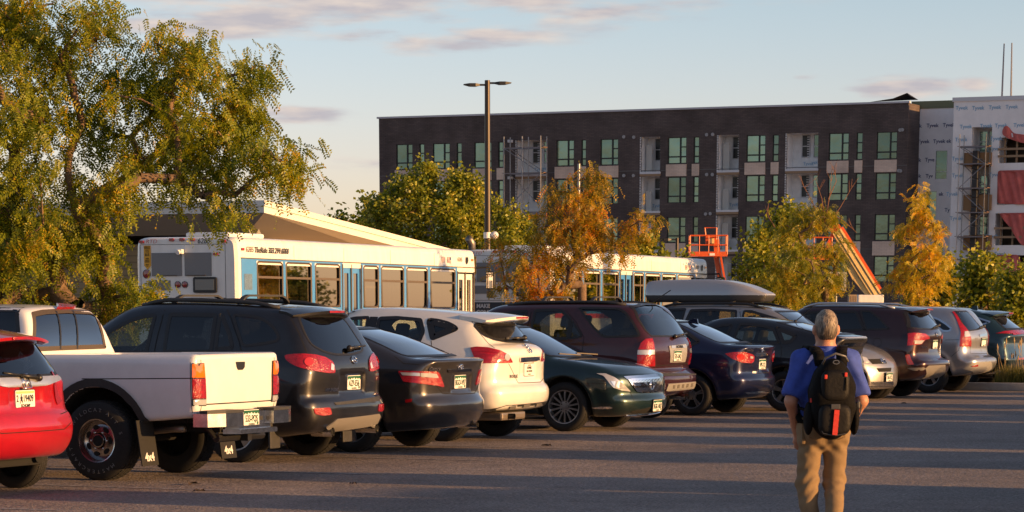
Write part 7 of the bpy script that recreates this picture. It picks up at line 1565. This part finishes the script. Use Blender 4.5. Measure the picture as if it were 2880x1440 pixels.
cottonwood('lower leafy cottonwood right of the tall lamp post', 114, 1440, [(1385, 600), (1405, 572), (1425, 610), (1455, 590), (1465, 620), (1490, 625), (1505, 690), (1500, 790), (1380, 790), (1372, 650)], 60, 3300, 43, 1.1, .2, 1.4)
cottonwood('small dark cottonwood tops over the station roof', 150, 990, [(935, 610), (960, 585), (985, 600), (1010, 560), (1060, 540), (1080, 620), (1070, 700), (960, 680)], 26, 650, 44, 1.9, .22, 1.5)
cottonwood('dense cottonwood behind the yellow green tree', 86, 2215, [(2130, 660), (2160, 610), (2200, 600), (2240, 610), (2260, 680), (2265, 860), (2120, 860), (2080, 820), (2100, 730), (2120, 700)], 52, 2800, 45, .95, .24, 1.1)
cottonwood('low cottonwood showing above the second bus', 112, 1830, [(1795, 690), (1830, 665), (1850, 690), (1870, 730), (1870, 800), (1790, 800)], 18, 500, 46, 1.4, .2, .8, .08)
cottonwood('small cottonwood beside the short lamp post', 125, 1925, [(1912, 700), (1930, 690), (1940, 730), (1940, 800), (1908, 800)], 8, 200, 47, 1.4, .18, .5, .06)
cottonwood('leafy cottonwood behind the slender yellow tree', 90, 2650, [(2560, 790), (2600, 740), (2650, 730), (2680, 770), (2690, 870), (2560, 870)], 34, 1200, 48, 1.1, .22, .9)
cottonwood('tall pale cottonwood under the red tarpaulins', 88, 2765, [(2720, 780), (2740, 730), (2785, 715), (2810, 750), (2815, 800), (2830, 880), (2700, 880)], 40, 1500, 49, 1.15, .22, 1.0)
cottonwood('pale cottonwood at the far right edge', 80, 2860, [(2820, 800), (2850, 760), (2900, 750), (2930, 800), (2930, 900), (2810, 900)], 36, 1500, 50, 1.05, .22, 1.0)
# ---------------------------------------------------------------- kerbs, lines, strip, grass, debris
M_CONC = mat('concrete', (.34, .33, .31), .85, noise=.15, nscale=3, bump=.25, bscale=60)
def lotbox(mb, u0, u1, w0, w1, z0, z1, bev=0):
    n = len(mb.v); mb.M = Matrix.Rotation(ANG_U, 4, 'Z'); mb.box(u0, u1, w0, w1, z0, z1, bev=bev); mb.M = None
mb = MB()                                                      # island kerb at the end of the row, with joints
for i in range(6): lotbox(mb, 56.9, 57.08, 16.2 - 1.9 * (i + 1) + .012, 16.2 - 1.9 * i, 0, .16, .02)
lotbox(mb, 56.9, 58.2, 16.21, 16.37, 0, .16, .02); o = mb.build('kerb', M_CONC); tag(o, 'concrete kerb of the grass island', 'kerb', kind='structure'); auto_smooth(o, 40)
mb = MB(); lotbox(mb, 57.08, 58.2, 5, 16.2, 0, .13); tag(mb.build('island_soil', mat('soil', (.09, .065, .045), .95, noise=.3)), 'bare soil of the island', 'soil', kind='structure')
mb = MB(); lotbox(mb, 10, 110, 21.05, 21.2, 0, .15, .02); lotbox(mb, 10, 110, 23.6, 23.75, 0, .15, .02); tag(mb.build('strip_kerb', M_CONC), 'kerb of the planting strip', 'kerb', kind='structure')
mb = MB(); lotbox(mb, 10, 110, 21.2, 23.6, 0, .12); tag(mb.build('planting_strip', mat('soil', (.09, .065, .045), .95, noise=.3)), 'mulched planting strip', 'soil', kind='structure')
mb = MB()
for i in range(-1, 12):
    u = 23.1 + 2.86 * i; mb.M = Matrix.Rotation(ANG_U, 4, 'Z'); mb.add([(u - .045, 13.4, .004), (u + .045, 13.4, .004), (u + .045, 18.9, .004), (u - .045, 18.9, .004)], [(0, 3, 2, 1)] if False else [(0, 1, 2, 3)])
def line_mat():
    m = bpy.data.materials.new('worn_line_paint'); m.use_nodes = True; nt = m.node_tree; b_ = nt.nodes['Principled BSDF']; tc = nt.nodes.new('ShaderNodeTexCoord'); n = nt.nodes.new('ShaderNodeTexNoise'); n.inputs['Scale'].default_value = 14; n.inputs['Detail'].default_value = 6; n.inputs['Roughness'].default_value = .75
    nt.links.new(tc.outputs['Object'], n.inputs[0]); cr = nt.nodes.new('ShaderNodeValToRGB'); cr.color_ramp.elements[0].position = .47; cr.color_ramp.elements[1].position = .62; cr.color_ramp.elements[0].color = (.24, .20, .18, 1); cr.color_ramp.elements[1].color = (.46, .44, .42, 1)
    nt.links.new(n.outputs[0], cr.inputs[0]); nt.links.new(cr.outputs[0], b_.inputs['Base Color']); b_.inputs['Roughness'].default_value = .8; return m
tag(mesh_obj('parking_lines', mb.v, mb.f, line_mat()), 'worn white stall lines', 'road marking', kind='structure')
rnd = random.Random(7); V_, F_ = [], []                        # ornamental grass on the island
def grass(n, u0, u1, w0, w1, hmin, hmax):
    for _ in range(n):
        p = lot(rnd.uniform(u0, u1), rnd.uniform(w0, w1), .12); h = rnd.uniform(hmin, hmax); a = rnd.uniform(0, 6.28); l = rnd.gauss(0, .10) + .04; d = Vector((math.cos(a) * l, math.sin(a) * l, 0)); s_ = Vector((-math.sin(a), math.cos(a), 0)) * .006
        k = len(V_); V_.extend([p - s_, p + s_, p + d * .35 + Vector((0, 0, h * .6)) + s_ * .8, p + d * .35 + Vector((0, 0, h * .6)) - s_ * .8, p + d + Vector((0, 0, h))]); F_.extend([(k, k + 1, k + 2, k + 3), (k + 3, k + 2, k + 4)])
grass(7000, 57.1, 58.15, 12.4, 15.5, .15, .42)
L_GR = leaf_mat('island_grass', (.10, .11, .02), (.26, .22, .05), (.34, .26, .10), .3)
g_ = mesh_obj('grass', V_, F_, L_GR); tag(g_, 'dry green grass growing on the kerbed island', 'grass', kind='stuff')
V_, F_ = [], []; mb = MB()
for _ in range(75):
    p = lot(rnd.uniform(57.2, 58.1), rnd.uniform(12.4, 15.4), .12); h = rnd.uniform(.45, .85); d = Vector((rnd.gauss(0, .07), rnd.gauss(0, .07), h)); mb.tube([p, p + d], .004, 3); mb.tube([p + d, p + d * 1.0 + d.normalized() * .06, p + d + d.normalized() * .13], [.006, .018, .003], 5)
tag(mb.build('seed_heads', mat('straw', (.45, .32, .16), .85), fix=False), 'straw coloured seed heads over the island grass', 'grass', kind='stuff')
for i, (px, py, s_, lb) in enumerate(((540, 1364, .12, 'curled dry leaf on the asphalt before the white pickup'), (558, 1384, .10, 'flat dark leaf nearer the camera than the curled one'), (992, 1364, .05, 'small dark twig lump on the asphalt'), (1538, 1256, .14, 'dry leaf on the asphalt before the dark green sedan'), (2540, 1136, .10, 'dry leaf on the sunlit stripe right of the walking man'))):
    p = on_ground(px, py); m2 = MB(); a = rnd.uniform(0, 6)
    for j in range(3): m2.M = Matrix.Translation((rnd.uniform(-.03, .03), rnd.uniform(-.03, .03), .006)) @ Matrix.Rotation(a + j * 1.3, 4, 'Z') @ Matrix.Rotation(R(12), 4, 'X'); m2.add([(-s_ / 2, 0, 0), (-.2 * s_, -.2 * s_, .012), (.25 * s_, -.16 * s_, .02), (s_ / 2, 0, .006), (.2 * s_, .18 * s_, .014), (-.25 * s_, .18 * s_, .022)], [(0, 1, 2, 3, 4, 5)])
    o = m2.build('dry_leaf', mat('dead_leaf', (.055, .035, .022), .85), fix=False); o.location = (p.x, p.y, 0); tag(o, lb, 'leaf')
# ---------------------------------------------------------------- the facing row across the aisle (out of frame; it throws the long shadows)
def parked_copy(src, u, w, lbl, flip=True):
    q = copy_tree(src); p = lot(u, w); q.location = (p.x, p.y, 0); q.rotation_euler = (0, 0, ANG_V - math.pi if flip else ANG_V); q['label'] = lbl; q['group'] = 'cars in the facing row'; return q

for u, w, k in ((22.3, 2.2, suv), (25.7, 4.8, sedan), (30.65, 5.1, van), (34.75, 5.2, suv), (37.7, 4.9, sedan), (40.65, 5.2, van), (43.05, 5.3, suv), (45.45, 5.1, sedan), (48.3, 5.4, suv), (52.6, 5.5, van), (55.4, 5.3, suv), (58.4, 5.2, sedan),
                (24.0, -1.2, van), (32.5, -1.2, suv), (36.2, -1.4, van), (39.2, -1.2, suv), (44.2, -1.3, van), (57, -1.2, suv)):
    parked_copy(k.root, u, w, 'parked car facing the row from across the aisle', True)
# ---------------------------------------------------------------- the walking man
def capsule(X, Y, Z, a, b, ra, rb, sx=1.0, sy=1.0):            # tapered limb between two joints; sx, sy flatten it
    a = np.array(a, float); b = np.array(b, float); d = b - a; L2 = (d * d).sum()
    t = np.clip(((X - a[0]) * d[0] + (Y - a[1]) * d[1] + (Z - a[2]) * d[2]) / L2, 0, 1)
    r = ra + (rb - ra) * t; dx = (X - a[0] - t * d[0]) / sx; dy = (Y - a[1] - t * d[1]) / sy; dz = Z - a[2] - t * d[2]
    return np.sqrt(dx * dx + dy * dy + dz * dz) - r
def ell(X, Y, Z, c, r):
    k = np.sqrt(((X - c[0]) / r[0]) ** 2 + ((Y - c[1]) / r[1]) ** 2 + ((Z - c[2]) / r[2]) ** 2); return (k - 1) * min(r)
def solid(name, fn, lo, hi, h, m, parent):
    v, f, n = blob(fn, lo, hi, h); fn_ = np.cross(v[f[:, 2]] - v[f[:, 0]], v[f[:, 3]] - v[f[:, 1]])
    if (fn_ * n[f[:, 0]]).sum() < 0: f = f[:, ::-1]
    return np_mesh(name, v, f, n, m, parent)
def union(k, *ds):
    r = ds[0]
    for d in ds[1:]: r = smin(r, d, k)
    return r
PM = at_depth(2318, 1150, 20.4); PM.z = 0
man = empty('person', PM, R(5), 'man in a blue polo shirt and khaki trousers walking away with a black backpack', 'person')   # local x to his right, y the way he walks
M_SKIN = mat('skin', (.42, .20, .125), .5, noise=.08, nscale=30, spec=.4)
M_POLO = mat('blue_polo', (.035, .070, .34), .85, noise=.14, nscale=22, bump=.35, bscale=14); M_KHAK = mat('khaki_cloth', (.20, .135, .07), .88, noise=.08, nscale=18, bump=.3, bscale=12)
def head(X, Y, Z):
    sk = union(.05, ell(X, Y, Z, (0, .005, 1.575), (.075, .094, .103)), ell(X, Y, Z, (0, .045, 1.515), (.062, .068, .085)), capsule(X, Y, Z, (0, -.012, 1.36), (0, -.005, 1.50), .066, .058))
    ear = np.minimum(ell(X, Y, Z, (.087, -.004, 1.545), (.013, .027, .037)), ell(X, Y, Z, (-.087, -.004, 1.545), (.013, .027, .037)))
    nose = ell(X, Y, Z, (0, .118, 1.535), (.014, .022, .026)); brow = ell(X, Y, Z, (0, .098, 1.578), (.055, .012, .012)); lips = ell(X, Y, Z, (0, .108, 1.478), (.026, .010, .010))
    eye = np.minimum(ell(X, Y, Z, (.032, .100, 1.556), (.014, .010, .009)), ell(X, Y, Z, (-.032, .100, 1.556), (.014, .010, .009)))
    f = union(.015, smin(sk, ear, .012), nose, brow, lips, eye)
    sh = union(.08, capsule(X, Y, Z, (-.12, 0, 1.34), (.12, 0, 1.34), .06, .06), capsule(X, Y, Z, (0, 0, 1.0), (0, 0, 1.30), .11, .12, 1.25, .8))
    f = smin(f, sh, .05)
    for s in (-1, 1):                                          # upper arms, bent elbows, hands pushed into the front pockets
        S_, E_, W_ = (s * .188, -.01, 1.335), (s * .258, -.075, 1.045), (s * .19, .075, .835)
        f = smin(f, capsule(X, Y, Z, S_, E_, .050, .042), .03); f = smin(f, capsule(X, Y, Z, E_, W_, .043, .029), .03)
        f = smin(f, capsule(X, Y, Z, W_, (s * .165, .105, .775), .032, .036, .8, 1.0), .02)
        for i in range(4): f = smin(f, capsule(X, Y, Z, (s * (.150 + .014 * i), .112, .76), (s * (.145 + .013 * i), .118, .69 + .008 * abs(i - 1)), .0095, .0085), .008)
        f = smin(f, capsule(X, Y, Z, (s * .185, .125, .79), (s * .195, .135, .74), .011, .009), .010)
    return f
solid('body', head, (-.36, -.2, .64), (.36, .2, 1.71), .0095, M_SKIN, man)
def hair(X, Y, Z):
    cap = smin(ell(X, Y, Z, (0, -.004, 1.585), (.081, .103, .106)), ell(X, Y, Z, (0, -.045, 1.535), (.070, .066, .083)), .03)
    cut = np.maximum.reduce([-(Z - 1.478 - .25 * np.maximum(Y + .04, 0)), Y - .075 - (Z - 1.60) * .35])
    return np.maximum(cap, cut) + .0012 * np.sin(X * 90 + 3 * np.sin(Z * 30))
def hair_mat():
    m = bpy.data.materials.new('grey_hair'); m.use_nodes = True; nt = m.node_tree; b_ = nt.nodes['Principled BSDF']; tc = nt.nodes.new('ShaderNodeTexCoord'); mp = nt.nodes.new('ShaderNodeMapping'); mp.inputs['Scale'].default_value = (120, 120, 12); nt.links.new(tc.outputs['Object'], mp.inputs[0])
    n = nt.nodes.new('ShaderNodeTexNoise'); n.inputs['Scale'].default_value = 1; n.inputs['Detail'].default_value = 3; nt.links.new(mp.outputs[0], n.inputs[0]); cr = nt.nodes.new('ShaderNodeValToRGB'); cr.color_ramp.elements[0].color = (.05, .035, .025, 1); cr.color_ramp.elements[0].position = .36; cr.color_ramp.elements[1].color = (.30, .24, .18, 1); cr.color_ramp.elements[1].position = .62
    sp = nt.nodes.new('ShaderNodeSeparateXYZ'); nt.links.new(tc.outputs['Object'], sp.inputs[0]); zr = nt.nodes.new('ShaderNodeMapRange'); zr.inputs['From Min'].default_value = 1.50; zr.inputs['From Max'].default_value = 1.62; zr.inputs['To Min'].default_value = -.16; zr.inputs['To Max'].default_value = .04; nt.links.new(sp.outputs['Z'], zr.inputs[0])   # brown at the nape, grey above
    ad = nt.nodes.new('ShaderNodeMath'); nt.links.new(n.outputs[0], ad.inputs[0]); nt.links.new(zr.outputs[0], ad.inputs[1]); nt.links.new(ad.outputs[0], cr.inputs[0]); nt.links.new(cr.outputs[0], b_.inputs['Base Color']); b_.inputs['Roughness'].default_value = .55; bp = nt.nodes.new('ShaderNodeBump'); bp.inputs['Strength'].default_value = .6; bp.inputs['Distance'].default_value = .01; nt.links.new(n.outputs[0], bp.inputs['Height']); nt.links.new(bp.outputs[0], b_.inputs['Normal']); return m
solid('hair', hair, (-.12, -.15, 1.42), (.12, .14, 1.72), .006, hair_mat(), man)
def polo(X, Y, Z):
    t = union(.09, capsule(X, Y, Z, (-.145, -.005, 1.325), (.145, -.005, 1.325), .075, .075, 1, 1.1), ell(X, Y, Z, (0, 0, 1.18), (.190, .135, .24)), capsule(X, Y, Z, (0, .0, .86), (0, 0, 1.10), .135, .140, 1.20, .92))
    t = smin(t, capsule(X, Y, Z, (0, -.012, 1.36), (0, -.008, 1.415), .082, .074), .05)
    for s in (-1, 1):
        S_, E_ = np.array((s * .178, -.01, 1.335)), np.array((s * .250, -.062, 1.085)); t = smin(t, capsule(X, Y, Z, S_, S_ + (E_ - S_) * .92, .070, .078), .06)
        d = (E_ - S_) / np.linalg.norm(E_ - S_); along = (X - E_[0]) * d[0] + (Y - E_[1]) * d[1] + (Z - E_[2]) * d[2]
        arm = (s * X > .19); t = np.where(arm, np.maximum(t, along - .012), t)
    t = t + .009 * np.sin(Z * 44 + X * 26 + np.sin(X * 18)) * np.clip((1.18 - Z) / .2, 0, 1) + .006 * np.sin(np.abs(X) * 52 + Z * 30) * np.clip((Z - 1.05) / .1, 0, 1)
    body = np.maximum(t, np.maximum(.865 - Z + .012 * np.sin(X * 20), -(1.425 - Z) if False else Z - 1.432))
    return body
solid('shirt', polo, (-.38, -.22, .82), (.38, .22, 1.46), .010, M_POLO, man)
mb = MB(); mb.tube([(.082 * math.cos(t), -.012 + .078 * math.sin(t), 1.418 + .018 * math.cos(t - 1.57)) for t in np.linspace(-4.3, 1.15, 22)], .016, 8); mb.build('collar', M_POLO, man, True)
LEG = {-1: ((-.090, .0, .86), (-.110, .02, .45), (-.085, -.06, .075)), 1: ((.090, .0, .86), (.100, .075, .47), (.045, -.25, .19))}
def trousers(X, Y, Z):
    f = union(.08, ell(X, Y, Z, (0, -.008, .84), (.168, .128, .13)), capsule(X, Y, Z, (0, 0, .86), (0, 0, .95), .135, .130, 1.2, .9))
    for s, (a, k, e) in LEG.items():
        f = smin(f, union(.05, capsule(X, Y, Z, a, k, .098, .074, 1, 1.02), capsule(X, Y, Z, k, e, .074, .062)), .045)
        f = f + .0055 * np.sin(Z * 62 + Y * 26 + X * 34 * s + 1.5 * np.sin(X * 30)) * np.exp(-((Z - k[2] - .02) / .12) ** 2) * (s * X > 0) + .005 * np.sin(Z * 60 + s * X * 55) * np.exp(-((Z - .73) / .07) ** 2) + .004 * np.sin(Z * 45 + X * 20 * s) * np.exp(-((Z - .20) / .13) ** 2)
    f = smin(f, ell(X, Y, Z, (-.075, -.075, .845), (.085, .070, .095)), .04); f = smin(f, ell(X, Y, Z, (.075, -.075, .845), (.085, .070, .095)), .04)
    return np.maximum(f, np.maximum(Z - .965, .0 * Z - 9))
solid('trousers', trousers, (-.26, -.4, .0), (.26, .25, .99), .0105, M_KHAK, man)
mb = MB()
for s in (-1, 1): mb.tube([(s * .035, -.149, .905), (s * .125, -.132, .90), (s * .128, -.138, .79), (s * .085, -.158, .775), (s * .035, -.155, .79), (s * .035, -.149, .905)], .0025, 4)
mb.build('pocket_seams', mat('khaki_seam', (.15, .09, .04), .9), man); mb = MB(); mb.box(-.178, -.150, -.10, -.06, .74, .93, bev=.008); mb.build('pocket_flap', mat('khaki_flap', (.155, .105, .055), .85), man)
def belt_(X, Y, Z): return np.maximum(np.abs(capsule(X, Y, Z, (0, 0, .86), (0, 0, .95), .140, .135, 1.2, .9)) - .004, np.abs(Z - .945) - .018)
for s, (a, k, e) in LEG.items():
    hz = .055 if s < 0 else .16; tip = -.06 if s < 0 else -.24
    def shoe(X, Y, Z, s=s, e=e, hz=hz):
        if s < 0: return np.maximum(union(.03, capsule(X, Y, Z, (e[0], -.09, .05), (e[0], .14, .042), .048, .045, .95, 1), ell(X, Y, Z, (e[0], -.07, .07), (.045, .055, .06))), -Z + .002)
        return union(.03, capsule(X, Y, Z, (e[0], -.30, .19), (e[0], -.16, .045), .046, .044, .95, 1), ell(X, Y, Z, (e[0], -.275, .20), (.045, .05, .06)))
    solid('shoe', shoe, (-.2, -.42, .0), (.2, .24, .32), .010, mat('dark_shoe', (.03, .026, .025), .5), man)
man.scale = (.978,) * 3
# backpack
bp_ = empty('backpack', PM + Vector((0, -.20, 0)), R(5), 'black backpack with red tabs worn by the walking man', 'backpack')
bp_.scale = (.978,) * 3; bp_.location = PM + Vector((.017, -.195, 0))
M_PACK = mat('black_nylon', (.0045, .0043, .0045), .8, spec=.12, noise=.25, nscale=40, bump=.2, bscale=45); M_PK2 = mat('black_nylon_sheen', (.006, .0057, .0058), .6, spec=.2, bump=.15, bscale=50); M_TAB = mat('red_webbing', (.50, .025, .015), .6)
def pack(X, Y, Z):
    z = (Z - 1.07) / .29; w = .165 - .045 * np.clip(z, 0, 1) ** 2 - .02 * np.clip(-z, 0, 1) ** 3
    q = np.maximum(np.abs(X) - w, np.abs(Z - 1.065) - .285); d = smax(smax(np.abs(X) - w, np.abs(Z - 1.065) - .285 + .5 * X * X / .15, .13), np.abs(Y + .07) - .105 - .02 * np.cos(z * 1.4), .10)
    return d + .004 * np.sin(Z * 40 + X * 14) * np.exp(-(z / .8) ** 2)
solid('main_bag', pack, (-.21, -.24, .74), (.21, .09, 1.40), .010, M_PACK, bp_)
def pock(c, r, k): return lambda X, Y, Z: smax(smax(np.abs(X - c[0]) - r[0] + .25 * (Z - c[2]) ** 2 * 2, np.abs(Z - c[2]) - r[2] + .8 * (X - c[0]) ** 2, .06), np.abs(Y - c[1]) - r[1], .05)
solid('front_pocket', pock((0, -.185, .925), (.118, .045, .115), .05), (-.16, -.27, .78), (.16, -.1, 1.07), .009, M_PK2, bp_); solid('upper_pocket', pock((0, -.175, 1.16), (.105, .04, .115), .05), (-.16, -.26, 1.0), (.16, -.1, 1.32), .009, M_PK2, bp_)
for s in (-1, 1): solid('side_pocket', lambda X, Y, Z, s=s: ell(X, Y, Z, (s * .165, -.07, .93), (.035, .08, .12)), (-.22, -.18, .78), (.22, .04, 1.08), .010, M_PACK, bp_)
mb = MB(); mb.M = Matrix.Translation((0, -.236, .92)) @ Matrix.Rotation(R(4), 4, 'Y'); mb.box(-.018, .018, -.008, .002, -.10, .075)
for i in range(4): mb.box(-.019, .019, -.012, -.002, -.085 + .042 * i, -.075 + .042 * i)
mb.build('red_strap', M_TAB, bp_); mb = MB(); mb.box(-.035, .03, -.232, -.226, 1.0, 1.035, bev=.003); mb.build('reflector_patch', mat('patch_grey', (.05, .05, .05), .3), bp_)
for x, z in ((-.075, 1.225), (.068, 1.24), (-.158, 1.06), (.140, 1.12)): mb = MB(); y = -.216 if abs(x) < .1 else -.13; mb.box(x - .010, x + .010, y - .006, y + .008, z - .016, z + .014, bev=.004); mb.build('zip_pull', M_TAB, bp_)
for x, z in ((-.075, 1.17), (.068, 1.18)): mb = MB(); mb.tube([(x, -.218, z + .04), (x * 1.02, -.222, z - .05)], .004, 5); mb.build('zip_cord', M_PACK, bp_)
mb = MB(); mb.tube([(-.085, -.13, 1.31), (-.07, -.165, 1.355), (0, -.18, 1.385), (.07, -.165, 1.365), (.10, -.12, 1.33)], .008, 8); mb.build('handle', mat('silver_webbing', (.10, .10, .10), .4), bp_, True); mb = MB(); mb.tube([(.022 * math.cos(t), -.200, 1.325 + .013 * math.sin(t)) for t in np.linspace(0, 6.28, 13)], .003, 5); mb.build('emblem', mat('emblem_grey', (.2, .2, .2), .3, .7), bp_)
mb = MB(); mb.tube([(-.10, -.205, .86), (-.085, -.222, .83), (0, -.228, .815), (.08, -.222, .83)], .0035, 5); mb.build('piping', mat('patch_grey', (.05, .05, .05), .3), bp_)
for s in (-1, 1):
    mb = MB(); P_ = [(s * .075, -.02, 1.30), (s * .085, .04, 1.385), (s * .100, .11, 1.415), (s * .125, .205, 1.425), (s * .14, .30, 1.37), (s * .15, .345, 1.25), (s * .165, .33, 1.10), (s * .185, .25, .98), (s * .17, .10, .90)]
    for i in range(len(P_) - 1): mb.bar(P_[i], P_[i + 1], .078, .024)
    for p in P_: mb.ball(p, .022, 5, sq=(1.6, .9, .6))
    mb.build('shoulder_strap', M_PACK, bp_, True)
mb = MB(); mb.bar((.165, -.05, 1.03), (.205, .06, .985), .03, .012); mb.tube([(.19, -.06, 1.06), (.215, -.08, 1.02), (.20, -.09, .95), (.21, -.08, .99)], .005, 5); mb.box(.178, .200, -.10, -.05, 1.0, 1.05, bev=.006); mb.build('buckle', mat('buckle_grey', (.06, .06, .06), .35), bp_)
mb = MB(); mb.bar((-.17, -.05, .98), (-.20, .10, 1.0), .03, .012); mb.build('side_strap', M_PACK, bp_)
